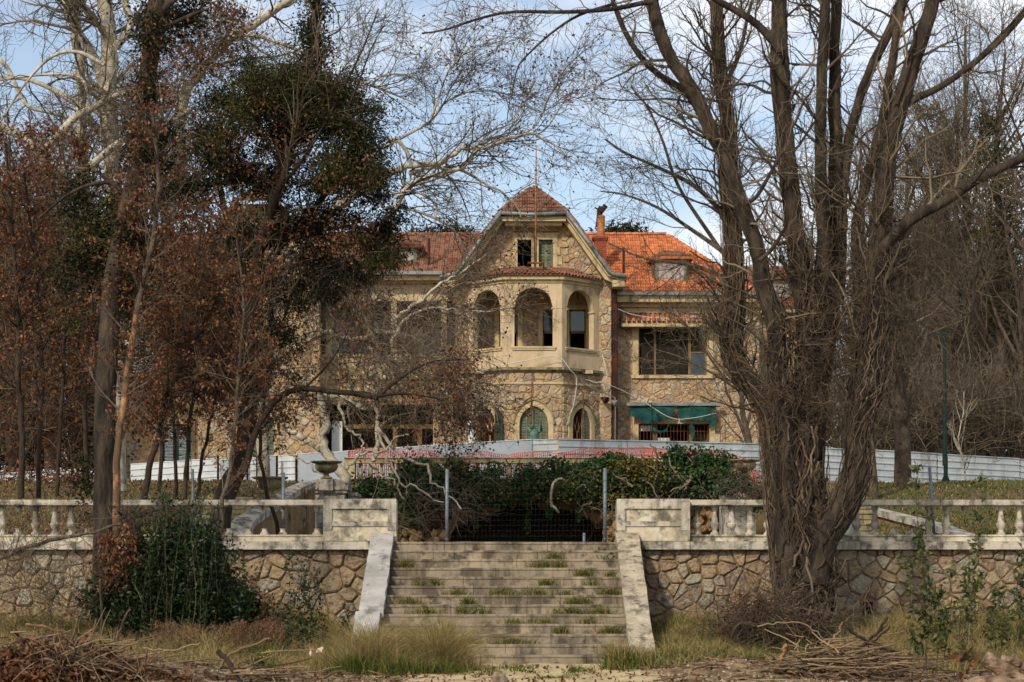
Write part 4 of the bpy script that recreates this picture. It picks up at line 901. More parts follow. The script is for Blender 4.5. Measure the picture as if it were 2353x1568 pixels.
cl = cells(GX-3.06, GX+3.06, 13.9, 16.3, .29, .24, .42, lambda x, z: z < und(x)-.12 and clear(gops, .3)(x, z)); lay_stones(gw, FG, cl, M_['stone'], 120, joint=.008, proud=.045)
cl = cells(GX+2.8, GX+GW, 4.5, 13.6, .27, .36, .25)+cells(GX-GW, GX-2.8, 4.5, 13.6, .27, .36, .25); lay_stones(gs, FG, cl, M_['stone'], 120, joint=.012, proud=.035)
for k, o in enumerate(gops):
    w = win(FG, o, w=.2, pr=.04, sill=False, room=1.2)
    if k == 1: shutter(w, FG, o[0]+.02, (o[0]+o[1])/2, o[2], o[3], -.2, M_['shutter']); shutter(w, FG, (o[0]+o[1])/2, o[1]-.02, o[2], o[3], -.2, M_['shutter'])
mb = MB(); fbox(mb, FG, gops[0][0]-.35, gops[1][1]+.3, Z(622, YF), gops[0][2]-.004, 0, .1); fbox(mb, FG, gops[0][0]-.35, gops[1][1]+.33, gops[0][3]+.2, gops[0][3]+.3, 0, .05); fbox(mb, FG, gops[1][1]+.2, gops[1][1]+.4, gops[1][2]+.1, gops[1][2]+.45, 0, .045); fbox(mb, FG, gops[1][1]+.2, gops[1][1]+.3, gops[1][2]+.5, gops[1][2]+.85, 0, .045); mb.build('gable_sill', M_['trim'], HS)
mb = MB(); fbox(mb, FG, gops[0][0]-.25, gops[1][1]+.28, gops[0][3]+.3, gops[0][3]+.34, .03, .1); mb.build('curtain_bar', M_['rust'], HS)
yg0, yg1 = 83.95, 91.0
def gpt(i, sgn, y): return (GX+sgn*gp[i][0], y, gp[i][1])
for sgn in (-1, 1):
    deck('gable_roof_upper', [gpt(1, sgn, yg0), gpt(1, sgn, yg1), gpt(0, sgn, yg1), gpt(0, sgn, 86.0)], 'oldtile'); deck('gable_roof_side', [gpt(2, sgn, yg0), gpt(2, sgn, yg1), gpt(1, sgn, yg1), gpt(1, sgn, yg0)], 'tile' if sgn > 0 else 'oldtile')
    deck('gable_roof_flare', [gpt(3, sgn, yg0), gpt(3, sgn, yg1), gpt(2, sgn, yg1), gpt(2, sgn, yg0)], 'oldtile')
    # rake moulding and soffit
    mb = MB(); pl = [(gp[1][0], gp[1][1]-.13), (gp[2][0], gp[2][1]-.13), (gp[3][0], gp[3][1]-.13)]; il = [(1.2, 16.2), (3.02, 13.62), (3.45, 13.45)]
    for (o1, o2), (i1, i2) in zip(zip(pl[:-1], pl[1:]), zip(il[:-1], il[1:])):
        for (f0, f1, y0, y1) in ((0, .45, yg0+.05, YF-.003), (.45, 1, yg0+.28, YF-.003)):
            A = [(o1[0]+(i1[0]-o1[0])*f, o1[1]+(i1[1]-o1[1])*f) for f in (f0, f1)]; Bq = [(o2[0]+(i2[0]-o2[0])*f, o2[1]+(i2[1]-o2[1])*f) for f in (f0, f1)]
            poly = [A[0], Bq[0], Bq[1], A[1]]; mb.prism([(GX+sgn*x, z) for x, z in poly], y0, y1)
    mb.build('rake_moulding', M_['trim'], HS)
    mb = MB(); mb.box(min(GX+sgn*3.33, GX+sgn*3.84), max(GX+sgn*3.33, GX+sgn*3.84), yg0+.06, YM+.2, 13.28, 13.56); mb.build('eaves_box', M_['trim'], HS)
    mb = MB(); mb.tube([(GX+sgn*1.40, yg0-.06, 16.36), (GX+sgn*2.3, yg0-.06, 15.15), (GX+sgn*3.15, yg0-.06, 13.95), (GX+sgn*3.3, yg0-.06, 13.8), (GX+sgn*3.88, yg0-.06, 13.68)], .085, 8); mb.tube([(GX+sgn*3.88, yg0-.06, 13.68), (GX+sgn*3.88, 85.3, 13.66)], .085, 8); mb.build('gutter', M_['zinc'], HS, smooth=True)
mb = MB(); mb.tube([(GX-1.42, yg0-.06, 16.36), (GX, yg0-.07, 16.3), (GX+1.42, yg0-.06, 16.36)], .085, 8); mb.build('gutter', M_['zinc'], HS, smooth=True)
mb = MB(); mb.box(GX-1.36, GX+1.36, yg0+.08, YF-.003, 16.05, 16.24); mb.box(GX-1.2, GX+1.2, yg0+.3, YF-.003, 15.9, 16.05); mb.build('gable_cornice', M_['trim'], HS)
hp = deck('gable_hip', [gpt(1, -1, yg0), gpt(1, 1, yg0), gpt(0, 1, 86.0)], 'oldtile'); yv = Vector((0, 86.0-yg0, gp[0][1]-gp[1][1])); tile_plane(hp, Vector(gpt(1, -1, yg0))+Vector((0, -.03, .02)), (1, 0, 0), yv, [(-.05, -.01), (2.91, -.01), (1.43, yv.length)], me_otile, M_['oldtile'], 150)
ridge(hp, gpt(1, -1, yg0), gpt(0, 1, 86.0), me_ridgeo); ridge(hp, gpt(1, 1, yg0), gpt(0, 1, 86.0), me_ridgeo)
for sgn in (-1, 1): ridge(hp, gpt(2, sgn, yg0+.05), gpt(1, sgn, yg0+.05), me_ridgeo)
# --- bay --------------------------------------------------------------------------
hb = 1.18; db = YF-YB; r2 = math.sqrt(.5); FL = math.hypot(1.62, db)
dl = Vector((1.62, -db, 0)).normalized(); drr = Vector((1.62, db, 0)).normalized()
fC = Frame((GX-hb, YB, 0)); fL = Frame((GX-hb-1.62, YF, 0), dl, (-db, -1.62, 0)); fR = Frame((GX+hb, YB, 0), drr, (db, -1.62, 0))
zs, ztp = Z(797, YB), Z(661, YB); za, zb_ = Z(850, YB), Z(650, YB)
facets = [(fC, 2*hb, (.37, 1.97)), (fL, FL, (.33, 2.0)), (fR, FL, (.30, 1.97))]
for i, (fr, ln, (a, b)) in enumerate(facets):
    op = (a, b, zs, ztp, 'round'); mb = MB(); panel(mb, fr, 0, ln, za, zb_, [op], .28); mb.build('loggia_arcade', M_['plaster'], HS)
    mb = MB(); fbox(mb, fr, a-.1, b+.1, zs-.14, zs-.06, .003, .05); fbox(mb, fr, a-.13, b+.13, zs-.06, zs+.01, -.28, .08); mb.build('arcade_sill', M_['trim'], HS)
    for p_ in (a-.02, b-.06): mb = MB(); fbox(mb, fr, p_, p_+.08, ztp-.9, ztp-.83, -.28, .03); mb.build('impost', M_['trim'], HS)
def ring(mb, z0, z1, pr, pts=None, inn=.3):
    q = [(GX-hb-1.62, YF), (GX-hb, YB), (GX+hb, YB), (GX+hb+1.62, YF)]; ns_ = [fL.n, fC.n, fR.n]
    off = []
    for k, p in enumerate(q):
        v = Vector((p[0], p[1], 0)); n_ = ns_[0] if k == 0 else ns_[2] if k == 3 else (ns_[k-1]+ns_[k]).normalized(); s_ = pr/ (1 if k in (0, 3) else n_.dot(ns_[k])); off.append(v+n_*s_)
    inner = []
    for k, p in enumerate(q):
        n_ = ns_[0] if k == 0 else ns_[2] if k == 3 else (ns_[k-1]+ns_[k]).normalized(); s_ = inn/(1 if k in (0, 3) else n_.dot(ns_[k])); inner.append(Vector((p[0], p[1], 0))-n_*s_)
    for k in range(3):
        a, b, c, d = off[k], off[k+1], inner[k+1], inner[k]; mb.hexa([(a.x, a.y, z0), (b.x, b.y, z0), (c.x, c.y, z0), (d.x, d.y, z0), (a.x, a.y, z1), (b.x, b.y, z1), (c.x, c.y, z1), (d.x, d.y, z1)])
    return off
mb = MB(); ring(mb, zb_+.002, zb_+.12, .05); ring(mb, zb_+.122, zb_+.27, .16); mb.build('bay_cornice', M_['trim'], HS)
mb = MB(); ring(mb, Z(855, YB), Z(851, YB), .1); ring(mb, Z(851, YB)+.002, Z(845, YB), .2); mb.build('bay_ledge', M_['ledge'], HS)
mb = MB(); ring(mb, Z(886, YB), Z(883, YB), .05); ring(mb, Z(883, YB)+.002, Z(879, YB), .1); mb.build('string_course', M_['trim'], HS)
# bay roof with barrel tiles
zt0, zt1 = zb_+.275, Z(617, YF); q0 = [(GX-hb-1.62, YF), (GX-hb, YB), (GX+hb, YB), (GX+hb+1.62, YF)]
mb = MB(); off = ring(mb, zt0, zt0+.02, .24); br = mb.build('bay_roof', M_['oldtile'], HS)
tp = [Vector((GX-1.4, YF, zt1)), Vector((GX-.5, YF-.02, zt1)), Vector((GX+.5, YF-.02, zt1)), Vector((GX+1.4, YF, zt1))]
mb = MB()
for k in range(3):
    a, b = off[k], off[k+1]; mb.poly([(a.x, a.y, zt0+.022), (b.x, b.y, zt0+.022), tuple(tp[k+1]), tuple(tp[k])], [(0, 1, 2, 3)])
mb.build('bay_roof_deck', M_['oldtile'], HS)
for k, cnt_ in ((0, 12), (1, 13), (2, 12)):
    for i in range(cnt_):
        f = (i+.5)/cnt_; a = off[k].lerp(off[k+1], f)+Vector((0, 0, zt0+.03)); b = tp[k].lerp(tp[k+1], f); d = (b-a); xd = (off[k+1]-off[k]).normalized(); L_ = d.length; d.normalize(); s_ = 0
        while s_ < L_-.1: setm('barrel_tile', me_bar, br, xd, d, a+d*s_, .008); s_ += .27
# stone part of the bay
opb = [(hb-.6, hb+.6, 4.6, Z(933, YB), 'ogive')]; opr = (.57, 1.72, 4.6, Z(938, YF-.8), 'ogive'); opl = (.61, 1.76, 4.6, Z(938, YF-.8), 'ogive')
zz = Z(855, YB)
for fr, ln, op, nm in ((fC, 2*hb, opb[0], 'c'), (fL, FL, opl, 'l'), (fR, FL, opr, 'r')):
    mb = MB(); panel(mb, fr, 0, ln, 3.6, zz, [op], .35); wv = mb.build('bay_wall', M_['mortar'], HS)
    def ins(x, z, op=op):
        if op[0]-.2 < x < op[1]+.2 and z < atop(op, min(max(x, op[0]), op[1]))+.32: return False
        return True
    lay_stones(wv, fr, [c for c in cells(.01, ln-.01, 4.6, zz-.02, .34, .28, .42, ins)], M_['stone'], 80, joint=.008, proud=.0455)
    w = win(fr, op, w=.22, pr=.09, sill=False, room=1.0)
    mb = MB(); op2 = (op[0]-.22, op[1]+.22, Z(975, YB), op[3]+.24, 'ogive'); surround(mb, fr, op2, .06, .14, False, .0); mb.build('hood_mould', M_['ledge'], w)
    md = (op[0]+op[1])/2
    if nm == 'c':
        shutter(w, fr, op[0]+.02, md-.01, op[2], op[3], -.1, M_['shutter'], op, rail=Z(990, YB)); shutter(w, fr, md+.01, op[1]-.02, op[2], op[3], -.1, M_['shutter'], op, rail=Z(990, YB))
        mb = MB()
        for s_ in (md-.3, md+.3): fbox(mb, fr, s_-.025, s_+.025, op[2], atop(op, s_)-.1, -.08, -.06)
        fbox(mb, fr, md-.03, md+.03, op[2], op[3]-.05, -.08, -.05); mb.build('shutter_batten', M_['shutter'], w)
    else:
        mb = MB()      # tracery: mullion splitting in a Y
        def bar(pts, r=.035): mb.tube([fr(s_, z_, -.2) for s_, z_ in pts], r, 6)
        bar([(md, op[2]), (md, op[3]-1.1), (md-.16, op[3]-.75), (md-.36, op[3]-.5)]); bar([(md, op[3]-1.1), (md+.16, op[3]-.75), (md+.36, op[3]-.5)]); bar([(op[0], op[3]-1.6), (op[1], op[3]-1.6)], .05); bar([(md-.1, op[3]-.8), (md, op[3]-.35), (md+.1, op[3]-.8)], .025)
        mb.build('tracery', M_['trim'], w); bars(w, fr, op[0], op[1], op[2], op[3], -.02, .12, arch=op)
        if nm == 'r': shutter(w, fr, op[1]-.5, op[1]-.01, op[2], op[3]-.1, -.01, M_['shutter'], op)
        else:
            fo = Frame(fr(op[1]+.02, 0, .09), (.55, -.83, 0), (-.83, -.55, 0)); shutter(w, fo, 0, .55, op[2], op[3]-.1, 0, M_['dkshutter'], (-.55, .55, 4.6, op[3], 'ogive'))
            mb = MB(); fbox(mb, fr, op[0]-.45, op[0]-.02, op[2], op[3]-.5, .1, .13); mb.build('white_leaf', M_['white'], w)
# loggia interior
mb = MB(); lops = [(X(1208, YM), X(1218, YM)+.0, 9.9, 9.95, 'rect')]
dop = [(-.55, .25, 10.0, Z(712, YM), 'rect'), (X(1247, YM), X(1288, YM)+.1, 10.0, Z(712, YM), 'rect'), (X(1303, YM)+.1, X(1330, YM)+.3, 10.0, Z(712, YM), 'rect')]
mb = MB(); panel(mb, FM, GX-3.0, GX+3.0, 9.6, 13.6, dop, .3); lwl = mb.build('loggia_back_wall', M_['mortar'], HS); lay_stones(lwl, FM, cells(GX-2.9, GX+2.9, 9.8, 13.3, .36, .34, .3, clear(dop, .25)), M_['stone'], 120, joint=.014, proud=.03)
mb = MB(); mb.box(GX-2.7, GX+2.7, YF+.41, YM-.01, 13.3, 13.4); mb.poly([(GX-2.6, YF+.4, 13.3), (GX-hb, YB+.3, 13.3), (GX+hb, YB+.3, 13.3), (GX+2.6, YF+.4, 13.3)], [(0, 1, 2, 3)]); mb.box(GX-2.5, GX+2.5, YF-.9, YM-.01, 9.6, 9.75); mb.build('loggia_ceiling', M_['plaster'], HS)
for o in dop:
    w = win(FM, o, w=.2, sill=False, room=1.0); md = (o[0]+o[1])/2; mb = MB(); fbox(mb, FM, o[0], o[0]+.06, o[2], o[3], -.14, -.08); fbox(mb, FM, o[1]-.06, o[1], o[2], o[3], -.14, -.08); fbox(mb, FM, o[0], o[1], o[3]-.06, o[3], -.14, -.08); fbox(mb, FM, o[0], o[1], Z(766, YM), Z(760, YM), -.14, -.08); mb.build('door_frame', M_['wood'], w)
    mb = MB(); fbox(mb, FM, o[0]+.06, o[1]-.06, Z(760, YM), o[3]-.06, -.12, -.11); mb.build('pane', M_['glass'], w)
# --- chimney, vent pipes, flagpole ---------------------------------------------------
cx0, cx1 = X(1366, 87), X(1393, 87); ch = thing; mb = MB()
zb0, zb1 = 13.9, Z(551, 87)
nrow = 20
for k in range(nrow):
    z0_ = zb0+(zb1-zb0)*k/nrow; j = random.uniform(-.012, .012); mb.box(cx0+j, cx1+j, 87+j, 87.6+j, z0_, z0_+(zb1-zb0)/nrow*.86, random.random()); mb.box(cx0+.015, cx1-.015, 87.015, 87.58, z0_+(zb1-zb0)/nrow*.86, z0_+(zb1-zb0)/nrow, .5)
chim = mb.build('chimney', M_['brick'], HS)
mb = MB(); mb.box(cx0-.05, cx1+.06, 86.94, 87.66, zb1, zb1+.06); mb.box(cx0-.09, cx1+.1, 86.9, 87.7, zb1+.062, zb1+.15); mb.build('chimney_cap', M_['brick'], chim)
fx = X(1381, 87.3); mb = MB(); zf0, zf1 = zb1+.15, Z(496, 87.3); mb.lathe([(.18, 0), (.18, .3), (.165, .32), (.165, .62), (.175, .64), (.17, (zf1-zf0)*.9), (.19, (zf1-zf0)*.92), (.17, zf1-zf0)], (fx, 87.3, zf0), 12); mb.build('flue_pot', M_['polerust'], chim, smooth=False)
mb = MB(); mb.tube([(fx-.05, 87.3, zf1-.1), (fx-.06, 87.3, zf1+.25), (fx+.02, 87.3, zf1+.38)], .13, 8, .12); mb.tube([(fx+.0, 87.2, zf1+.15), (fx+.2, 87.1, zf1+.42)], .1, 8, .12); mb.tube([(fx-.28, 87.3, zf1+.36), (fx-.02, 87.3, zf1+.22)], .035, 6); mb.tube([(fx-.2, 87.3, zf1-.5), (fx-.14, 87.3, zf1+.1)], .04, 6); mb.build('flue_cowl', M_['drain'], chim)
for u0_, va, vb_ in ((1433, 569, 628), (985.5, 548, 612)):
    mb = MB(); a = P(u0_, vb_, 85.9); mb.tube([a, (a[0], a[1], Z(va, 85.9))], .055, 8); mb.build('vent_pipe', M_['drain'], HS)
fp = thing('flagpole', P(1231, 606, YF-1.2), 'tall thin rusty flagpole fixed in front of the gable windows', 'flagpole')
mb = MB(); b = P(1231, 603, YF-1.2); mb.tube([b, P(1231.5, 430, YF-1.2), P(1232, 336, YF-1.2)], .05, 8, .022); mb.build('pole', M_['polerust'], fp, smooth=True)
mb = MB(); mb.box(b[0]-.34, b[0]+.36, YF-1.27, YF-1.13, b[2]-.06, b[2]); mb.box(b[0]-.34, b[0]-.3, YF-1.2, YF+.0, b[2]-.06, b[2]-.01); mb.box(b[0]+.32, b[0]+.36, YF-1.2, YF+.0, b[2]-.06, b[2]-.01); mb.box(b[0]-.03, b[0]+.03, YF-1.23, YF-1.17, b[2]-.7, b[2]); mb.build('bracket', M_['rust'], fp)
mb = MB(); q = Vector(P(1231, 523, YF-1.2)); mb.tube([q+Vector((-.5, 0, -.28)), q+Vector((-.42, 0, -.05)), q+Vector((-.2, 0, .05)), q, q+Vector((.25, 0, .05)), q+Vector((.5, 0, -.1))], .02, 5); mb.build('rope_hook', M_['rust'], fp)
# drainpipe with hopper
mb = MB(); mb.tube([P(1410, 640, 85.0), P(1410, 700, 85.0), P(1411, 1030, 85.0)], .14, 8); mb.tube([P(1416, 700, 84.9), P(1416, 1030, 84.9)], .06, 8); dp = mb.build('drainpipe', M_['drain'], HS)
mb = MB()
for v_ in (712, 745, 820, 890, 960): mb = MB(); mb.lathe([(.17, -.04), (.17, .04)], P(1410.5, v_, 85.0), 8); mb.build('pipe_collar', M_['drain'], dp)
# --- left wing -----------------------------------------------------------------------
xl0, xl1 = X(735, YM), GX-GW; xs0 = X(155, YM); zEl = Z(624, 85.3); zRl = zR
zb1_, zb0_ = Z(653, YM), Z(692, YM); zpo, zpb = Z(816, YM), Z(872, YM); zlo = Z(930, YM)
mb = MB(); mb.box(xl0, xl1, YM, YM+.4, zb0_, zb1_); mb.box(xl0, xl1, YM, YM+.25, zpb, zpo); lfa = mb.build('left_loggia_beam', M_['plaster'], HS)
mb = MB(); mb.box(xl0, xl1, YM-.06, YM-.003, zpo-.1, zpo+.03); mb.box(xl0, xl1, YM-.05, YM-.003, zpo-.32, zpo-.28); mb.box(xl0, xl1, YM-.09, YM-.003, zpb, zpb+.1)
s_ = xl0+.5
while s_ < xl1-.5: mb.box(s_, s_+.35, YM-.03, YM-.003, zpb+.2, zpo-.4); s_ += .62
mb.build('parapet_moulding', M_['trim'], lfa)
mb = MB(); mb.box(xl0, xl1, YM, YM+.4, zlo, zpb-.003); mb.box(xl0-.9, xl0, YM, YM+.4, 3.6, zb1_); mb.box(xl1-1.0, xl1-.003, YM, YM+.4, 3.6, zlo-.003); lw2 = mb.build('left_wing_wall', M_['mortar'], HS)
cl = cells(xl0, xl1, zlo, zpb-.25, .44, .34, .4)+cells(xl1-1.0, xl1, 4.6, zlo, .4, .36, .4)+cells(xl0-.9, xl0, 4.6, zb1_, .4, .36, .4); lay_stones(lw2, FM, cl, M_['stone'], 130, joint=.008, proud=.034)
mb = MB()
for u_ in (755, 905, 1020): a = X(u_, YM); mb = MB(); mb.box(a-.12, a+.12, YM+.02, YM+.3, zpo+.03, zb0_); mb.build('loggia_post', M_['trim'], lfa)
mb = MB(); mb.box(xl0, xl1, YM+2.2, YM+2.3, zpb, zb1_); mb.box(xl0, xl1, YM+.4, YM+2.2, zb1_-.4, zb1_-.3); mb.box(xl0, xl1, YM+.4, YM+2.2, zpb-.3, zpb-.2); mb.box(xl0, xl1, YM+1.8, YM+1.9, 4, zlo+.3); mb.box(xl0-.12, xl0-.01, YM+.41, YM+2.4, 4, zb1_); mb.box(xl1-.12, xl1-.01, YM+.41, YM+2.4, 4, zb1_); mb.build('loggia_room', M_['blind'], HS)  # room walls coloured near black to stand in for the loggia's shade
F2 = Frame((0, YM+2.2, 0))
for a, b in ((752, 778), (843, 870)): mb = MB(); fbox(mb, F2, X(a, YM+2), X(b, YM+2), Z(816, YM+2), Z(742, YM+2), .01, .06); mb.build('white_shutter', M_['white'], HS)
mb = MB(); fbox(mb, F2, X(780, YM+2), X(840, YM+2), Z(816, YM+2), Z(745, YM+2), .01, .04); fbox(mb, F2, X(960, YM+2), X(1040, YM+2), Z(816, YM+2), Z(760, YM+2), .01, .04); mb.build('glass_door', M_['panel'], HS)
mb = MB(); mb.box(X(762, YM), X(786, YM), YM+.1, YM+.16, 4.5, Z(968, YM)); mb.build('white_door_leaf', M_['white'], HS)
mb = MB(); mb.box(X(786, YM), X(1041, YM), YM+.9, YM+1.1, Z(982, YM), Z(972, YM)); 
for u_ in (905, 962): mb.box(X(u_, YM)-.1, X(u_, YM)+.1, YM+.9, YM+1.1, 4.5, Z(982, YM))
mb.build('shade_toned_lower_beam', M_['wood'], HS)  # dark wood colour stands in for brown shade on the yellow beam
w2 = (xs0, xl0-.9); ops = [(X(215, YM), X(250, YM), 4.6, Z(965, YM), 'ogive'), (X(375, YM), X(440, YM), 4.6, Z(975, YM), 'rect'), (X(560, YM), X(610, YM), 4.6, Z(975, YM), 'rect'), (X(300, YM), X(360, YM), Z(860, YM), Z(760, YM), 'rect'), (X(470, YM), X(530, YM), Z(860, YM), Z(760, YM), 'rect'), (X(600, YM), X(660, YM), Z(860, YM), Z(760, YM), 'rect')]
mb = MB(); panel(mb, FM, w2[0], w2[1], 3.6, zb1_, ops); lw3 = mb.build('far_left_wall', M_['mortar'], HS); cl = cells(w2[0], w2[1], 4.4, zb1_, .44, .36, .42, clear(ops, .2)); cl = [c for c in cl if random.random() < .97]; lay_stones(lw3, FM, cl, M_['stone'], 200, joint=.008, proud=.034)
for o in ops:
    w = win(FM, o, w=.18, room=0); md = (o[0]+o[1])/2; shutter(w, FM, o[0], md, o[2], o[3]-(.5 if o[4] == 'ogive' else 0), -.08, M_['dkshutter']); shutter(w, FM, md, o[1], o[2], o[3]-(.5 if o[4] == 'ogive' else 0), -.08, M_['dkshutter'])
mb = MB(); fbox(mb, FM, X(170, YM), X(195, YM), 4.6, Z(985, YM), .05, .09); mb.build('open_shutter', M_['dkshutter'], HS)
mb = MB(); mb.box(xs0, xs0+.4, YM+.4, YM+9, 3.6, 13.6); mb.build('left_side_wall', M_['mortar'], HS)
mb = MB(); mb.box(xs0-.4, GX-3.9, 85.12, 85.34, zEl-.15, zEl); mb.build('gutter', M_['zinc'], HS)
mb = MB(); mb.box(xs0-.3, GX-3.5, 85.36, YM-.01, Z(643, 85.3), zEl-.02); mb.box(xs0, GX-3.5, 85.7, YM+.4, zb1_+.003, Z(643, 85.3)-.003); mb.build('eaves_cornice', M_['trim'], HS)
l0, l1 = (xs0-.4, 85.3, zEl), (GX-.2, 85.3, zEl); rl = deck('left_roof', [l0, l1, (GX-.2, 90.5, zRl), (xs0+3, 90.5, zRl)], 'oldtile'); yv = Vector((0, 5.2, zRl-zEl))
tile_plane(rl, Vector(l0)+Vector((0, 0, .02)), (1, 0, 0), yv, [(0, -.01), (l1[0]-l0[0], -.01), (l1[0]-l0[0], yv.length), (3.4, yv.length)], me_otile, M_['oldtile'], 0, lambda s, t: s+l0[0] > GX-2)
ridge(rl, (GX-1.2, 90.5, zRl+.02), (xs0+3, 90.5, zRl+.02), me_ridgeo)
deck('left_roof_back', [(xs0-.4, 95.7, zEl), (GX, 95.7, zEl), (GX, 90.5, zRl), (xs0+3, 90.5, zRl)], 'oldtile')
dormer(925, 951, 572, 614, 86.5, mat='oldtile'); dormer(845, 871, 572, 614, 86.5, mat='oldtile')
# second gable, mostly behind the trees
g2 = X(595, YF); mb = MB(); panel(mb, FG, g2-2.6, g2+2.6, 4.5, lambda s: 16.9-max(0, abs(s-g2)-.9)*1.6, [], .4, extra=(g2-.9, g2+.9)); sg2 = mb.build('second_gable', M_['mortar'], HS); lay_stones(sg2, FG, cells(g2-2.6, g2+2.6, 4.6, 16.6, .36, .3, .42, lambda x, z: z < 16.7-max(0, abs(x-g2)-.9)*1.6 and not (abs(x-g2) < .95 and (4 < z < 8.1 or 10.1 < z < 12.4))), M_['stone'], 240, joint=.016, proud=.04)
for zz0, zz1 in ((4.6, 7.8), (10.4, 12.1)):
    o = (g2-.65, g2+.65, zz0, zz1, 'rect'); w = win(FG, o, room=0, w=.2); shutter(w, FG, o[0], g2, zz0, zz1, .04, M_['shutter']); shutter(w, FG, g2, o[1], zz0, zz1, .04, M_['shutter'])
for sgn in (-1, 1): deck('second_gable_roof', [(g2+sgn*3.1, yg0, 13.5), (g2+sgn*3.1, yg1, 13.5), (g2+sgn*.9, yg1, 17.0), (g2+sgn*.9, yg0, 17.0)], 'oldtile')
deck('second_gable_hip', [(g2-.9, yg0, 17.0), (g2+.9, yg0, 17.0), (g2+.3, 86, 17.9), (g2-.3, 86, 17.9)], 'oldtile')
# --- wall lamps, rods and cables ----------------------------------------------------
for u_, v_, Y_, lab in ((1391, 919, 84.5, 'small dark horn loudspeaker on the stone corner beside the bay'), (1415, 927, 84.3, 'small grey floodlight on a bent pipe beside the drainpipe')):
    t = thing('wall_horn', P(u_, v_, Y_), lab, 'loudspeaker' if 'horn' in lab else 'floodlight'); c = Vector(P(u_, v_, Y_)); mb = MB(); mb.tube([c+Vector((-.18, .1, .1)), c+Vector((.06, -.1, -.03))], .04, 10, .15); mb.build('horn', M_['zinc' if Y_ < 84.4 else 'drain'], t); mb = MB()
    mb.tube([c+Vector((-.18, .1, .1)), c+Vector((-.2, .35, .12))], .02, 5)
    if Y_ < 84.4: mb.tube([P(1331, 880, 83.9), P(1393, 905, 84.2), P(1413, 914, 84.3), P(1414, 940, 84.3), P(1413, 1025, 84.4)], .025, 5)
    mb.build('bracket', M_['gsteel'], t)
def cable(label, pts, r=.012, mat='white', K=30):
    q = curve([P(*p) for p in pts], K); mb = MB(); mb.tube([tuple(x) for x in q], r, 4); mb.build('cable', M_[mat], label=label, cat='cable')
cable('white cable draped across the plaster parapet of the bay', [(1095, 855, 83.4), (1160, 838, 82.9), (1215, 828, 82.8), (1250, 820, 82.8), (1287, 822, 82.9), (1310, 850, 83.0), (1325, 872, 83.3), (1318, 930, 83.4), (1300, 985, 83.3)], .016)
cable('white cable hanging from the drainpipe over the tiled window canopy', [(1413, 707, 84.9), (1450, 722, 85), (1500, 730, 85), (1560, 731, 85), (1640, 722, 85.1)])
cable('thin pale cable running from the bay corner towards the green awning', [(1345, 873, 84), (1400, 885, 84.6), (1470, 918, 85.2), (1540, 960, 85), (1590, 961, 85), (1646, 950, 85.2)])
cable('thin loop of white cable beside the bay corner', [(1384, 815, 84.5), (1390, 840, 84.4), (1394, 868, 84.4), (1370, 880, 84.1), (1350, 873, 83.9)], .014)
mb = MB(); mb.tube([P(1223, 858, YB-.15), P(1221, 915, YB-.15)], .022, 5); mb.tube([P(1221, 915, YB-.15), P(1220, 990, YB-.15)], .03, 5); mb.build('iron_rod', M_['rust'], label='thin iron rod hanging in front of the central green shutters', cat='rod')
mb = MB(); mb.tube([P(1289, 857, YB-.1), P(1341, 903, 83.5)], .02, 5); mb.tube([P(1341, 903, 83.5), P(1341, 1016, 83.5)], .03, 5); mb.build('iron_rod', M_['rust'], label='bent iron rod hanging beside the right arched window of the bay', cat='rod')
# --- bronze statue --------------------------------------------------------------------
sx, sy, sz = X(1226, 78), 78.0, Z(1010, 78)
stt = thing('bronze_statue', (sx, sy, 4.4), 'green bronze statue with raised arm standing before the central shutters', 'statue')
def skin(name, joints, edges, mat, parent):
    me = bpy.data.meshes.new(name); me.from_pydata([j[0] for j in joints], edges, []); o = bpy.data.objects.new(name, me); COL.objects.link(o); m1 = o.modifiers.new('skin', 'SKIN')
    for i, j in enumerate(joints): me.skin_vertices[0].data[i].radius = (j[1], j[1]*.9)
    me.skin_vertices[0].data[0].use_root = True
    m1.use_smooth_shade = True; m2 = o.modifiers.new('sub', 'SUBSURF'); m2.levels = 1; m2.render_levels = 1
    me.materials.append(mat); o.parent = parent; ORG[o.name] = base_of(parent); return o
def sp(u, v, d=0): p = P(u, v, 78+d); return (p[0]-sx, p[1]-sy, p[2]-4.4)
J = [(sp(1226, 1018), .19), (sp(1226, 1003, -.05), .2), (sp(1229, 992), .17), (sp(1227, 985, -.05), .06), (sp(1222, 980, -.08), .085), (sp(1221, 976, -.1), .09),
     (sp(1237, 992, .05), .09), (sp(1245, 990, -.1), .06), (sp(1243, 981, -.2), .05), (sp(1241, 972, -.25), .04), (sp(1221, 992, .1), .08), (sp(1214, 985, .2), .05), (sp(1208, 975, .3), .04),
     (sp(1222, 1035), .15), (sp(1221, 1058), .1), (sp(1231, 1035), .15), (sp(1233, 1058), .1)]
skin('body', J, [(0, 1), (1, 2), (2, 3), (3, 4), (4, 5), (2, 6), (6, 7), (7, 8), (8, 9), (2, 10), (10, 11), (11, 12), (0, 13), (13, 14), (0, 15), (15, 16)], M_['bronze'], stt)
mb = MB(); mb.tube([P(1239, 988, 77.7), P(1241, 975, 77.7), P(1240, 969, 77.7)], .05, 7, .09); mb.build('raised_torch', M_['bronze'], stt)
mb = MB(); mb.box(sx-.35, sx+.35, 77.7, 78.4, 4.2, Z(1056, 78)); mb.build('plinth', M_['concrete'], stt)
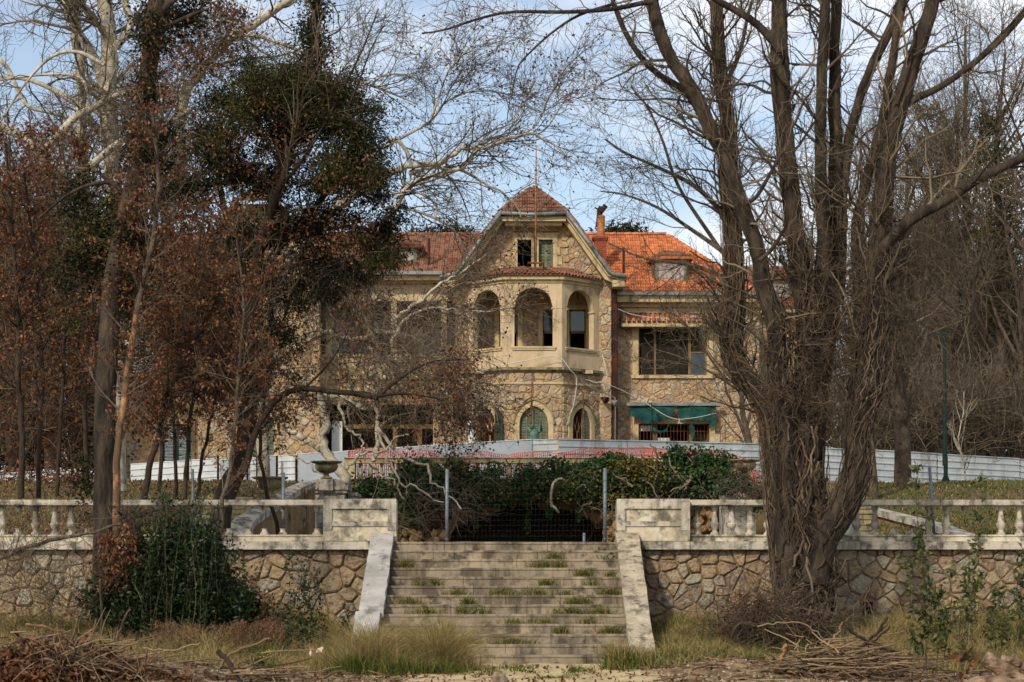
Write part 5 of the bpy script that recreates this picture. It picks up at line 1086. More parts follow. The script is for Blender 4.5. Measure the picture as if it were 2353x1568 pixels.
# ---------------------------------------------------------------- trees
def stackb(lst):      # resampled limbs share K, so they stack
    return np.stack([a for a, b in lst]), np.stack([b for a, b in lst])
def tree(name, base, label, cat, limbs, bark, group=None, nside=10, tname='trunk', ntrunk=1, bark2=None):
    t = thing(name, base, label, cat, group)
    for k, (q, r) in enumerate(limbs):
        V, F = tubes(q[None], r[None], nside if r[0] > .04 else 6); rr_ = np.full(len(F), random.random())
        link_mesh(tname if k < ntrunk else 'branch', V, F, M_[bark if k < ntrunk or not bark2 else bark2], t, smooth=True, rnd=rr_)
    return t
def twigs(t, batches, mat='twig', name='twigs', S=3):
    V, F, rn = tubemesh(batches, S); link_mesh(name, V, F, M_[mat], t, rnd=rn, kind='stuff')
def foliage(t, pos, L_, mat, aspect=.5, droop=0, name='leaves', up=None):
    V, F, rn = leaves(pos, L_, aspect, droop, up); link_mesh(name, V, F, M_[mat], t, rnd=rn, kind='stuff')
def rough(q, r, amp=.12, seed=0):        # knobbly radius
    k = len(r); return q, r*(1+amp*np.interp(np.arange(k), np.arange(0, k+3, 3), np.random.default_rng(seed).normal(0, 1, len(np.arange(0, k+3, 3)))))

# --- the great vine-wrapped tree in front of the right wall
YT = 34.2
trk = [rough(*limb([(1850, 1540), (1850, 1400), (1852, 1330), (1855, 1260), (1845, 1190), (1838, 1120), (1838, 1050), (1845, 980)], 58, 38, YT, 30, .012), .05, 1),
       rough(*limb([(1868, 1340), (1890, 1250), (1925, 1190), (1958, 1110), (1968, 1040), (1975, 969), (1996, 882), (2006, 795), (2017, 691), (2021, 600), (2022, 545), (2032, 428), (2044, 331), (2075, 214), (2106, 117), (2150, -20), (2175, -120)], 36, 15, YT-.3, 40, .01), .07, 2),
       rough(*limb([(1845, 1150), (1838, 1022), (1850, 935), (1857, 830), (1853, 726), (1840, 639), (1829, 552), (1820, 470), (1810, 390), (1798, 273), (1791, 156), (1791, 0), (1792, -120)], 33, 16, YT+.3, 36, .008), .05, 3),
       rough(*limb([(1822, 1400), (1808, 1250), (1802, 1120), (1806, 1040), (1808, 987), (1795, 900), (1788, 795), (1781, 726), (1760, 674), (1739, 569), (1709, 487), (1678, 390), (1639, 312), (1592, 214), (1533, 117), (1494, 0), (1470, -110)], 27, 12, YT-.2, 36, .01), .07, 4),
       rough(*limb([(1862, 1170), (1856, 1000), (1874, 850), (1886, 700), (1893, 560), (1892, 506), (1886, 350), (1888, 195), (1896, 39), (1898, -100)], 22, 10, YT+.5, 30, .008), .06, 5),
       rough(*limb([(1872, 1150), (1880, 980), (1902, 820), (1918, 650), (1919, 545), (1919, 350), (1917, 234), (1919, 100), (1925, -60)], 19, 12, YT+.9, 30, .008), .06, 6),
       rough(*limb([(1925, 700), (1932, 560), (1935, 467), (1946, 350), (1962, 273), (2001, 156), (2059, 39), (2090, -60)], 15, 9, YT+1.0, 26, .01), .08, 7),
       rough(*limb([(1975, 700), (1966, 545), (1989, 428), (2013, 331), (2040, 195), (2075, 0), (2095, -90)], 14, 9, YT+.2, 24, .01), .08, 8)]
subs = [limb([(2055, 262), (2098, 230), (2157, 202), (2235, 148), (2313, 78), (2380, 0)], 9, 5, YT-.3), limb([(2005, 610, YT-.3), (2044, 553, YT-.6), (2098, 503, YT-.8), (2176, 460, YT-.8), (2254, 409, YT-.8), (2400, 340, YT-.8)], 14, 9),
        limb([(1795, 120), (1771, 90), (1728, 47), (1639, -5), (1560, -60)], 10, 6, YT+.1), limb([(1500, 5), (1478, 7), (1408, 21), (1303, 28), (1175, 28), (1095, 45), (1018, 70), (969, 77)], 6, 2, YT-.6),
        limb([(1690, 410), (1592, 232), (1551, 195), (1495, 157), (1443, 87), (1408, 0), (1395, -60)], 10, 5, YT+.2), limb([(1408, 10), (1331, 35), (1269, 75), (1217, 122), (1189, 157), (1175, 230)], 4, 1.2, YT-.5),
        limb([(2235, 148), (2290, 90), (2353, 20), (2380, -40)], 4, 2, YT-.3), limb([(2060, 240), (2090, 150), (2100, 60), (2070, -20)], 4, 2, YT-.5), limb([(1745, 600), (1775, 570), (1805, 520), (1812, 480)], 5, 2.5, YT-.5),
        limb([(1712, 470), (1740, 450), (1775, 390), (1800, 350), (1830, 345)], 5, 3, YT-.3), limb([(1560, 170), (1520, 60), (1500, -30)], 9, 6, YT+.3), limb([(2260, 560), (2240, 640), (2230, 720), (2180, 700), (2120, 640)], 4, 2, YT-.6)]
BT = tree('vine_wrapped_tree', P(1852, 1440, YT), 'great many-stemmed tree wrapped in bare vines standing before the right wall', 'tree', trk+subs, 'barkvine', nside=14, ntrunk=1)
P0, R0 = stackb([(curve(q, 24), np.interp(np.linspace(0, 1, 24), np.linspace(0, 1, len(r)), r)) for q, r in trk[1:]+subs])
t1 = sprout(P0, R0, 230, (.9, 2.6), (35, 75), 7, .22, (0, 0, .06), .35, .25, 1, .008, .035)
t2 = sprout(*t1, 1500, (.4, 1.2), (25, 65), 6, .25, (0, 0, .03), .5, .1, 1, .005, .014)
t3 = sprout(*t2, 5200, (.15, .55), (25, 65), 5, .25, (0, 0, .02), .6, .1, 1, .0035, .007)
twigs(BT, [t1, t2, t3])
# winding vine stems hugging the trunks
def vines(limbs, n, loose=1.25, K=26, r=(.006, .022), wob=.9, span=(.15, .6)):
    out_p, out_r = [], []
    w = np.array([r_.mean()*len(r_) for q, r_ in limbs]); w /= w.sum()
    for k in range(n):
        q, r_ = limbs[rng.choice(len(limbs), p=w)]; sp_ = rng.uniform(*span); s0 = rng.uniform(0, 1-sp_); f = np.linspace(s0, s0+sp_, K)*(len(q)-1)
        c = np.stack([np.interp(f, np.arange(len(q)), q[:, i]) for i in range(3)], 1); rad = np.interp(f, np.arange(len(q)), r_)
        a = rng.uniform(math.pi*.95, math.pi*2.05)+np.cumsum(rng.normal(0, .09*wob, K))+np.sin(np.linspace(0, rng.uniform(2, 9), K)+rng.uniform(0, 6))*.22*wob
        ll = 1.03+(loose-1)*np.abs(np.cumsum(rng.normal(0, .12, K))); ll = np.minimum(ll, 2.2)
        c = c+np.stack([np.cos(a)*rad*ll, np.sin(a)*rad*ll, rng.normal(0, .012, K)], 1); out_p.append(c); out_r.append(np.full(K, rng.uniform(*r)*(.7 if rng.random() < .7 else 1)))
    return np.array(out_p), np.array(out_r)
low = [(q[:max(6, int(len(q)*.55))], r_[:max(6, int(len(q)*.55))]) for q, r_ in trk[:4]]; vp, vr = vines(low, 230, 1.5, 26, (.005, .022), 1.5, (.1, .5)); vp2, vr2 = vines(trk[1:], 110, 1.7, 26, (.004, .009), 1.6, (.08, .3)); vp3, vr3 = vines(trk[:1], 110, 1.5, 20, (.008, .034), 1.3, (.2, .9))
h_ = len(vp)//2; h3 = len(vp3)//2; twigs(BT, [(vp[:h_], vr[:h_], 4), (vp2, vr2, 4), (vp3[:h3], vr3[:h3], 5)], 'vine', 'vine_stems'); twigs(BT, [(vp[h_:], vr[h_:], 4), (vp3[h3:], vr3[h3:]*1.3, 5)], 'barkvine', 'dark_vine_stems')
fine = thicket([(1850, 1160, 60, 120), (1800, 900, 50, 180), (2000, 800, 40, 260), (1870, 880, 50, 160), (2020, 520, 55, 160)], 2100, (.25, .75), .0045, YT-.35, 7, .42, (0, 0, -.12), (0, 0, -.2), .12, 3)
twigs(BT, [fine, thicket([(2030, 700, 110, 220), (1900, 740, 90, 200), (2100, 560, 120, 90)], 2200, (.4, 1.3), .0045, YT+.3, 8, .3, (0, 0, -.15), (0, 0, -.5), .25, 3)], 'vine', 'hanging_vines')
pp = along(np.stack([curve(trk[0][0], 12)]), 500, .0); pp += norm(rng.normal(size=pp.shape)*[1, .2, .3]+[0, -1.2, 0])*(.5*rng.random((len(pp), 1))+.15); foliage(BT, pp[pp[:, 2] < 1.9], .035, 'ivy', .8, name='ivy_leaves')
# the paler stem at its left: a tree of its own
ps = [rough(*limb([(1812, 1470), (1798, 1280), (1786, 1180), (1777, 1063), (1774, 1004), (1760, 935), (1708, 865), (1678, 795), (1687, 691), (1683, 560), (1681, 506), (1670, 390), (1670, 273), (1654, 156), (1646, 0), (1640, -100)], 26, 14, YT+1.6, 44, .008), .06, 11)]
ps2 = [limb([(1670, 520), (1650, 479), (1592, 425), (1514, 386), (1436, 351), (1390, 320)], 7, 2, YT+1.9), limb([(1672, 590), (1654, 573), (1592, 530), (1514, 479), (1436, 448), (1380, 440)], 6, 1.5, YT+1.9), limb([(1690, 650), (1600, 612), (1540, 602), (1470, 590), (1400, 560)], 6, 1.5, YT+1.7), limb([(1654, 573), (1560, 430), (1525, 330), (1490, 250), (1450, 200)], 5, 2, YT+2), limb([(1672, 330), (1610, 250), (1540, 228), (1440, 231), (1370, 225)], 4, 1, YT+1.8), limb([(1665, 200), (1700, 120), (1720, 30), (1740, -30)], 6, 3, YT+2.2), limb([(1672, 880), (1600, 780), (1560, 730), (1500, 705)], 3, 1, YT+1.6), limb([(1700, 900), (1640, 860), (1560, 820), (1500, 800), (1480, 775)], 3, 1, YT+1.7)]
PT = tree('pale_tree', (X(1786, YT+2), YT+2, .5), 'paler vine-clad trunk rising just left of the great many-stemmed tree', 'tree', ps+ps2, 'barkgrey', nside=12)
P0, R0 = stackb([(curve(q, 24), np.interp(np.linspace(0, 1, 24), np.linspace(0, 1, len(r)), r)) for q, r in ps+ps2])
t1 = sprout(P0, R0, 170, (.7, 2.2), (30, 70), 7, .2, (-.04, 0, .05), .35, .3, 1, .006, .03); t2 = sprout(*t1, 1000, (.4, 1.1), (25, 60), 6, .24, (0, 0, .03), .5, .1, 1, .0045, .012); t3 = sprout(*t2, 3200, (.15, .5), (25, 60), 5, .25, (0, 0, .02), .6, .1, 1, .0035, .007)
twigs(PT, [t1, t2, t3]); vp, vr = vines(ps, 120, 1.5, 26, (.004, .012), 1.4); twigs(PT, [(vp, vr, 4)], 'vine', 'vine_stems')

# --- slim trees behind the right wall and the wood beyond
def bare_tree(base, top, label, cat='tree', r=(.14, .04), n=(30, 260, 900), ln=(2.5, 1.2, .5), bark='barkgrey', lean=0, group=None, tw='twig', name='bare_tree', pts=None, ang=(25, 60), rm=.007, bias=.1, spread=None):
    b = np.array(base, float); tp_ = np.array(top, float); m = [b+(tp_-b)*f+np.array([rng.normal(0, .12), rng.normal(0, .12), 0])*(0 < f < 1) for f in np.linspace(0, 1, 5)] if pts is None else pts
    q = curve(m, 18, .01); rr_ = np.linspace(r[0], r[1], 18); lims = [(q, rr_)]
    l1 = sprout(q[None], rr_[None], 9, (ln[0]*1.1, ln[0]*1.9), (20, 50), 18, .07, (0, 0, .05), .5, .2, .85, min(.02, r[1]*.5), .09)
    lims += [(l1[0][i], l1[1][i]) for i in range(len(l1[0]))]; t = tree(name, tuple(b), label, cat, lims, bark, group, 8)
    P0, R0 = stackb(lims); a1 = sprout(P0, R0, n[0], (ln[0]*.4, ln[0]), ang, 7, .18, (0, 0, bias), .45, .15, 1, rm*1.6, .05); a2 = sprout(*a1, n[1], (ln[1]*.4, ln[1]), ang, 6, .22, (0, 0, bias*.6), .5, .1, 1, rm, .02); a3 = sprout(*a2, n[2], (ln[2]*.4, ln[2]), ang, 5, .22, (0, 0, .02), .6, .1, 1, rm*.8, .01)
    twigs(t, [a1, a2, a3], tw); return t, (a1, a2, a3)
def gz(u, v, Y): p = P(u, v, Y); return (p[0], Y, float(hup(p[0], Y))-.1)
bare_tree(gz(2075, 1140, 60), P(2060, 560, 60), 'slim bare tree behind the right balustrade, left of the lamp post', r=(.28, .06), n=(40, 400, 1800))
bare_tree(gz(2005, 1140, 56), P(1950, 700, 56), 'leaning slim trunk just right of the great vine-wrapped tree', r=(.18, .05), n=(30, 250, 900))
bare_tree(gz(2220, 1130, 66), P(2215, 900, 66), 'thin white-stemmed sapling right of the lamp post before the hoarding', r=(.035, .012), n=(12, 50, 120), ln=(1.0, .5, .25), bark='barkpale', tw='twigpale')
bare_tree(gz(1745, 1110, 76), P(1660, 760, 76), 'slender leaning tree in front of the right wing wall', r=(.16, .04), n=(40, 300, 900), ln=(2.8, 1.3, .6))
WL = [('ivied tree in the wood at the right edge with dark green climber', 2290, 84, 120, .3), ('bare tree in the right wood directly behind the lamp post', 2180, 86, 230, .25), ('bare tree in the right wood between lamp post and right edge', 2235, 90, 60, .3), ('bare tree in the right wood just right of the great trunk', 2080, 92, 330, .25), ('bare tree at the extreme right edge of the wood', 2350, 82, 200, .28), ('bare tree behind the end block of the mansion', 1965, 100, 330, .25), ('far bare tree rising above the low roof right of the mansion', 1880, 104, 360, .25), ('second ivied tree in the wood above the lamp post', 2150, 96, 260, .26)]
for lab, u_, Y_, vt, r_ in WL:
    t, br_ = bare_tree(gz(u_, 1100, Y_), P(u_+random.uniform(-25, 25), vt, Y_), lab, r=(r_*1.1, .05), n=(60, 700, 2600), ln=(5.5, 2.4, 1.0), rm=.010, group='bare trees of the wood at right', ang=(25, 65))
    if 'ivied' in lab:
        pts_ = np.concatenate([blobpts([(u_, 520, 40, 150), (u_-10, 330, 30, 90), (u_+20, 700, 30, 100)], 7000, Y_, .35, 90)]); foliage(t, pts_, .16, 'leafolive', .6, name='ivy_leaves')
brush = thing('thicket', (X(2200, 80), 80, 4.8), 'dense brown bare thicket behind the hoarding at right', 'thicket')
twigs(brush, [thicket([(2080, 960, 90, 110, 79), (2190, 980, 110, 100, 80), (2310, 970, 90, 100, 80), (2250, 820, 130, 110, 86), (2100, 800, 90, 130, 88), (1960, 1000, 60, 60, 82), (1950, 880, 50, 160, 92), (2300, 650, 90, 160, 92), (2130, 640, 110, 160, 94)], 15000, (.7, 2.6), .012, None, 6, .25, (0, 0, .02), (0, 0, .5), .9, 3)], 'twig', 'twigs')
bk = thing('far_thicket', (X(2200, 100), 100, 5.2), 'undergrowth deep in the wood at right, leaves coloured dark to stand in for shade', 'thicket')
foliage(bk, blobpts([(2080, 980, 140, 110, 100), (2280, 980, 140, 120, 100), (2200, 850, 160, 110, 104), (1980, 1000, 60, 70, 98), (2330, 740, 70, 120, 100)], 16000, None, 1.2, 40), .42, 'leafdark', .6);  # dark leaf backing puts the shaded gaps between twigs into colour
foliage(bk, blobpts([(2080, 900, 40, 60, 95), (2160, 960, 50, 50, 95), (2320, 430, 50, 120, 98), (2250, 600, 40, 80, 98)], 3000, None, .9, 40), .25, 'leafolive', .6)

# --- pines behind the roof
for lab, u_, v_, ru, rv in (('dark pine top showing above the ridge right of the chimney', 1425, 545, 45, 22), ('dark pine top showing above the ridge left of the gable', 1010, 545, 75, 20)):
    t = thing('pine_tree', (X(u_, 112), 112, 5.0), lab, 'pine'); mb = MB(); mb.tube([(X(u_, 112), 112, 5), P(u_, v_-5, 112)], .35, 8, .1); mb.build('trunk', M_['barkdk'], t)
    foliage(t, blobpts([(u_-ru*.4, v_, ru*.6, rv), (u_+ru*.4, v_-3, ru*.6, rv), (u_, v_+8, ru, rv)], 3500, 112, .35, 40), .3, 'leafdark', .35)

# --- plane trees on the left
YA = 54.0
pa = [limb([(270, 1130), (262, 900), (262, 700), (265, 520), (258, 380), (250, 250), (248, 120), (240, 0), (236, -110)], 24, 17, YA, 30, .02), limb([(262, 700), (225, 560), (195, 430), (188, 300), (186, 200), (175, 90), (160, -40)], 13, 10, YA+1, 24, .03),
      limb([(300, 800), (385, 520), (412, 350), (421, 240), (443, 183), (513, 106), (570, 62), (660, 7), (720, -40)], 18, 8, YA+2, 30, .03), limb([(143, 300), (175, 268), (220, 245), (264, 220), (319, 209), (380, 195)], 9, 6, YA-1.5), limb([(209, 381), (271, 330), (310, 308), (390, 280), (440, 250)], 9, 6, YA-1),
      limb([(250, 240), (215, 130), (165, 50), (140, -40)], 12, 8, YA+.5), limb([(265, 110), (300, 60), (285, 0), (270, -60)], 10, 6, YA-.5), limb([(0, 290), (60, 320), (90, 350), (143, 300)], 9, 7, YA), limb([(0, 178), (60, 182), (120, 205), (180, 240), (250, 250)], 4, 8, YA+1), limb([(0, 184), (100, 172), (186, 180), (210, 250), (240, 262)], 3, 4, YA-1), limb([(-10, 130), (20, 160), (60, 240), (120, 260), (180, 280)], 5, 4, YA+2), limb([(240, 150), (180, 120), (120, 130), (60, 190), (0, 280)], 5, 2, YA-2), limb([(550, 80), (600, 85), (680, 115), (740, 140), (760, 165)], 5, 2, YA+2)]
TA = tree('plane_tree', (X(270, YA), YA, 2.6), 'tall pale-barked plane tree with white limbs at upper left', 'tree', pa, 'barkpale', nside=12)
P0, R0 = stackb([(curve(q, 24), np.interp(np.linspace(0, 1, 24), np.linspace(0, 1, len(r)), r)) for q, r in pa])
t1 = sprout(P0, R0, 150, (2., 5.), (30, 75), 9, .2, (0, 0, .0), .4, .3, 1, .018, .07); t2 = sprout(*t1, 900, (.8, 2.2), (30, 70), 7, .26, (0, 0, .04), .5, .1, 1, .010, .025); t3 = sprout(*t2, 4200, (.3, .9), (25, 65), 5, .28, (0, 0, .03), .6, .1, 1, .007, .012)
twigs(TA, [t1], 'twigpale', 'pale_branchlets'); twigs(TA, [t2, t3])
YB2 = 58.0
pb = [limb([(606, 1120), (604, 900), (620, 720), (680, 590), (770, 480), (875, 411)], 15, 11, YB2+1, 24, .02), limb([(870, 412), (938, 383), (1008, 376), (1049, 348), (1130, 334), (1199, 311), (1241, 313), (1269, 334), (1303, 360)], 8, 1.5, YB2, 28, .03), limb([(880, 520), (910, 473), (942, 425), (990, 407), (1060, 386), (1095, 351), (1150, 320)], 8, 2, YB2-.8, 24, .03),
      limb([(940, 400), (990, 383), (1060, 393), (1112, 421), (1164, 452), (1190, 480), (1196, 500)], 5, 1.5, YB2+.5, 24, .03), limb([(890, 322), (914, 324), (938, 355), (943, 384)], 5, 4, YB2), limb([(880, 340), (917, 320), (973, 289), (997, 271), (1018, 240), (1060, 216), (1112, 209), (1160, 215)], 4, 1.2, YB2+1), limb([(990, 272), (1014, 209), (1032, 160), (1078, 111), (1095, 87)], 2.5, .8, YB2-.5),
      limb([(800, 180), (868, 202), (920, 223), (960, 240)], 4, 1.5, YB2+1.5), limb([(850, 200), (880, 175), (941, 174), (985, 205)], 3, 1, YB2+1), limb([(880, 480), (920, 477), (973, 491), (1035, 522), (1060, 557), (1075, 590)], 4.5, 1.5, YB2-.6), limb([(875, 450), (950, 440), (1000, 470), (1000, 520)], 4.5, 1.5, YB2-1), limb([(1150, 330), (1230, 290), (1262, 220), (1310, 150), (1330, 130)], 2.5, .7, YB2), limb([(1230, 312), (1260, 290), (1310, 215), (1345, 205)], 2, .6, YB2+.3), limb([(1080, 345), (1160, 290), (1210, 230), (1230, 190)], 2, .6, YB2)]
TBt = tree('plane_tree', (X(606, YB2+1), YB2+1, 4.0), 'plane tree reaching long pale limbs with seed balls over the gable', 'tree', pb, 'barkpale', nside=10)
P0, R0 = stackb([(curve(q, 24), np.interp(np.linspace(0, 1, 24), np.linspace(0, 1, len(r)), r)) for q, r in pb[1:]])
t1 = sprout(P0, R0, 150, (1.2, 3.4), (25, 60), 9, .13, (.03, 0, .02), .5, .2, 1, .012, .04); t2 = sprout(*t1, 1000, (.6, 1.8), (25, 60), 7, .2, (0, 0, -.01), .5, .1, 1, .008, .018); t3 = sprout(*t2, 4200, (.2, .6), (25, 60), 5, .25, (0, 0, .02), .6, .1, 1, .006, .010)
twigs(TBt, [t1, t2, t3]); fb = along(t3[0], 650, .02, .8)
def balls(t, pos, r):
    mb = MB(); ph = [(1, 0, 0), (-1, 0, 0), (0, 1, 0), (0, -1, 0), (0, 0, 1), (0, 0, -1)]; fs = [(0, 2, 4), (2, 1, 4), (1, 3, 4), (3, 0, 4), (2, 0, 5), (1, 2, 5), (3, 1, 5), (0, 3, 5)]
    for p in pos: mb.poly([(p[0]+a*r, p[1]+b*r, p[2]+c*r) for a, b, c in ph], fs)
    mb.build('seed_balls', M_['fruit'], t, kind='stuff')
balls(TBt, fb, .032); foliage(TBt, along(t3[0], 260, .05, .5), .12, 'leafbrown', .6, .6)
YC2 = 57.0; Q = lambda l, a, b, Y=YC2, w=.03: rough(*limb(l, a*.9, b*.9, Y, 24, w), .09, int(a*7+b))
pc = [Q([(792, 1110), (786, 1090), (765, 1060), (744, 1032), (746, 980), (740, 927), (722, 901), (700, 880), (680, 860)], 14, 8), Q([(655, 985), (689, 1002), (715, 1018), (742, 1034)], 6, 9), Q([(600, 575), (650, 580), (702, 594), (744, 627), (795, 682), (826, 719), (843, 748), (852, 768), (841, 790), (861, 812), (880, 826), (913, 833), (940, 850)], 9, 4, YC2-1), Q([(735, 612), (755, 627), (800, 640), (826, 657), (852, 690), (860, 710), (855, 735)], 7, 5, YC2-.5), Q([(852, 770), (887, 763), (922, 770), (953, 781), (982, 812), (997, 830), (1030, 860), (1050, 900)], 7, 2, YC2-1.2), Q([(850, 778), (800, 778), (760, 765), (720, 762), (680, 790)], 5, 3, YC2-1.2),
      Q([(905, 735), (942, 704), (975, 684), (1015, 653), (1063, 622), (1118, 585)], 4, 1.6, YC2-2), Q([(900, 790), (930, 740), (975, 712), (1020, 710), (1080, 714), (1180, 712)], 4, 1, YC2-2), Q([(860, 1060), (870, 1010), (866, 960), (869, 914), (866, 880), (863, 861), (843, 874)], 5, 4.5, YC2-1.5), Q([(742, 905), (780, 912), (820, 930), (866, 938)], 6, 5, YC2-1), Q([(832, 1030), (841, 1052), (872, 1088), (900, 1103), (929, 1147)], 3.5, 1.6, YC2-2), Q([(868, 980), (880, 1024), (898, 1066), (927, 1116), (955, 1114), (993, 1147), (1020, 1155)], 4, 1.6, YC2-2.2), Q([(868, 985), (894, 1015), (922, 1050), (973, 1066), (988, 1085), (995, 1112), (1019, 1123), (1041, 1147), (1060, 1170)], 5, 2.2, YC2-2.3),
      Q([(776, 930), (790, 960), (800, 990), (830, 1005), (838, 1060)], 4, 2, YC2-1.5), Q([(795, 1080), (830, 1045), (880, 1036), (905, 1010), (940, 999)], 4, 2, YC2-2.5), Q([(770, 1070), (740, 1090), (700, 1060), (660, 1040)], 4, 1.5, YC2-2), Q([(1050, 830), (1080, 870), (1110, 905), (1140, 930)], 2, .8, YC2-3), Q([(920, 830), (960, 820), (1000, 815), (1060, 812)], 3, 1.5, YC2-2), Q([(925, 770), (925, 800), (930, 830), (960, 850), (985, 900), (1010, 960), (1060, 965)], 3, 1.2, YC2-1.6)]
pc = [(q, r_*(1.3 if 2 <= k <= 9 else 1)) for k, (q, r_) in enumerate(pc)]
TC = tree('plane_tree', (X(792, YC2), YC2, 4.1), 'weeping white-barked plane tree bending before the left wing of the mansion', 'tree', pc, 'barkpale', nside=10)
P0, R0 = stackb(pc[2:10]+pc[16:])
t1 = sprout(P0, R0, 170, (.8, 2.6), (30, 75), 9, .2, (.05, 0, -.05), .5, .2, 1, .011, .035); t2 = sprout(*t1, 850, (.5, 1.7), (25, 65), 7, .24, (.02, 0, -.08), .5, .1, 1, .007, .016); t3 = sprout(*t2, 4200, (.2, .7), (25, 65), 5, .26, (0, 0, -.04), .6, .1, 1, .006, .010)
twigs(TC, [t1], 'twigpale', 'pale_branchlets'); twigs(TC, [t2, t3]); twigs(TC, [thicket([(1000, 820, 90, 120, YC2-3), (1040, 930, 50, 110, YC2-3), (930, 850, 120, 110, YC2-2), (960, 740, 130, 60, YC2-2), (820, 800, 90, 110, YC2-1)], 2400, (.4, 1.4), .007, None, 7, .25, (0, 0, -.12), (.3, 0, -.2), .4, 3)], 'twigpale', 'fine_twigs')
balls(TC, np.concatenate([along(t3[0], 400, .02, .8), np.array([P(u+random.gauss(0, 9), v+random.gauss(0, 9), YC2-3) for u, v in ((920, 1010), (942, 1025), (1010, 1030), (1035, 1038), (1045, 1020), (1090, 1035), (1130, 1018), (1120, 1000)) for _ in range(9)])]), .034)
foliage(TC, np.concatenate([along(t3[0], 700, .05, .5), blobpts([(1050, 900, 32, 110)], 600, YC2-3.2, .3, 15)]), .13, 'leafbrown', .55, .6)

# --- evergreen and dark ivy-clad trees at left
YE = 40.0
ev = [rough(*limb([(506, 1215), (512, 1160), (528, 1110), (549, 1071), (566, 980), (584, 880), (578, 800), (571, 773), (582, 690), (590, 600), (615, 517), (640, 400), (655, 260)], 24, 9, YE, 34, .01), .05, 21), limb([(571, 760), (560, 640), (520, 500), (500, 380), (510, 260)], 12, 4, YE+.5), limb([(590, 640), (650, 560), (720, 480), (780, 400), (820, 300)], 10, 4, YE+.4), limb([(600, 560), (690, 540), (800, 520), (880, 540)], 8, 3, YE), limb([(600, 540), (660, 380), (700, 240), (714, 146), (729, 0), (735, -60)], 9, 4, YE-.5), limb([(655, 420), (700, 360), (760, 260), (830, 120), (870, 20)], 4, 1.5, YE-1), limb([(780, 290), (820, 200), (850, 120), (880, 60)], 3, 1, YE-1.2)]
EV = tree('evergreen_oak', (X(506, YE), YE, 1.9), 'big dark evergreen tree with leaning trunk left of the mansion', 'tree', ev, 'barkdk', nside=12)
EB = [(560, 240, 55, 70), (575, 165, 22, 36), (640, 200, 60, 55), (712, 240, 70, 60), (790, 275, 55, 70), (835, 340, 40, 60), (650, 300, 90, 70), (850, 420, 45, 60), (770, 400, 75, 60), (620, 420, 90, 60), (885, 520, 32, 55), (530, 380, 55, 60), (868, 590, 36, 32), (750, 510, 80, 50), (480, 310, 40, 70), (700, 165, 35, 36), (800, 195, 30, 30), (630, 530, 90, 50), (440, 440, 50, 50), (905, 480, 18, 30), (860, 250, 20, 22), (500, 230, 20, 26), (905, 600, 22, 18), (735, 600, 60, 30), (690, 690, 26, 50), (800, 620, 30, 22), (600, 640, 60, 40), (560, 560, 50, 40), (760, 660, 30, 30), (840, 640, 16, 18), (530, 700, 24, 40), (650, 760, 24, 40)]
foliage(EV, blobpts(EB, 66000, YE+.2, .17, 90), .10, 'leafdark', .3, name='leaves')
foliage(EV, blobpts([(560, 235, 62, 78, YE-.8), (640, 195, 75, 60, YE-.8), (740, 225, 85, 60, YE-.8), (810, 270, 65, 70, YE-.8), (855, 380, 35, 60, YE-.8), (520, 330, 40, 40, YE-.6), (880, 590, 36, 36, YE-.4), (760, 400, 60, 60, YE-.9), (420, 790, 26, 30, YE), (175, 740, 30, 24, YE), (820, 560, 40, 30, YE)], 17000, None, .2, 110), .09, 'leafolive', .3, name='painted_sunlit_leaves')  # lighter olive leaf colour put in as highlights on the crown
foliage(EV, blobpts([(718, 110, 26, 70), (725, 40, 20, 50), (700, 200, 24, 50)], 4500, YE-.5, .13, 60), .07, 'leafdark', .6, name='ivy_leaves')
e1 = sprout(*stackb([(curve(q, 24), np.interp(np.linspace(0, 1, 24), np.linspace(0, 1, len(r)), r)) for q, r in ev]), 160, (.8, 2.8), (30, 70), 8, .16, (0, 0, .06), .4, .3, 1, .008, .03); e2 = sprout(*e1, 1300, (.4, 1.3), (25, 65), 6, .22, (0, 0, -.03), .5, .1, 1, .005, .012)
twigs(EV, [e1, e2]); foliage(EV, blobpts([(600, 330, 120, 120, YE-1.1), (760, 430, 120, 130, YE-1.1), (680, 560, 130, 70, YE-1.1), (820, 540, 50, 60, YE-1)], 1900, None, .2, 14), .075, 'leafbrown', .45, .5, name='dead_leaves'); twigs(EV, [thicket([(840, 600, 60, 60), (760, 640, 80, 60), (700, 620, 90, 50), (600, 640, 80, 60)], 600, (.4, 1.6), .006, YE+.5, 6, .15, (0, 0, -.2), (0, 0, -1), .3, 3)], 'twig', 'drooping_twigs')
YD = 35.2
dk = [rough(*limb([(236, 1520), (240, 1290), (240, 1100), (243, 900), (250, 760), (262, 640), (290, 500), (318, 380), (328, 290), (336, 200), (350, 100), (360, 0), (368, -100)], 28, 18, YD, 36, .006), .04, 31), limb([(352, 90), (390, 60), (440, 35), (480, 20)], 7, 3, YD), limb([(300, 460), (250, 420), (170, 440), (90, 500)], 6, 2, YD+.3), limb([(365, 30), (420, -20), (460, -60)], 9, 6, YD)]
DK = tree('ivied_tree', (X(238, YD), YD, .3), 'tall dark straight trunk crossing the left balustrade, ivied higher up', 'tree', dk, 'barkvine', nside=14)
foliage(DK, blobpts([(300, 560, 40, 90, YD-.4), (326, 330, 30, 60, YD-.4), (340, 200, 26, 50, YD-.4), (352, 80, 30, 60, YD-.4)], 5200, None, .12, 60), .07, 'leafdark', .6, name='front_ivy'); foliage(DK, blobpts([(290, 640, 60, 110, YD-.5), (320, 450, 50, 110, YD-.5), (350, 150, 50, 140, YD-.5)], 1500, None, .15, 10), .08, 'leafbrown', .5, .4, name='dead_leaves')
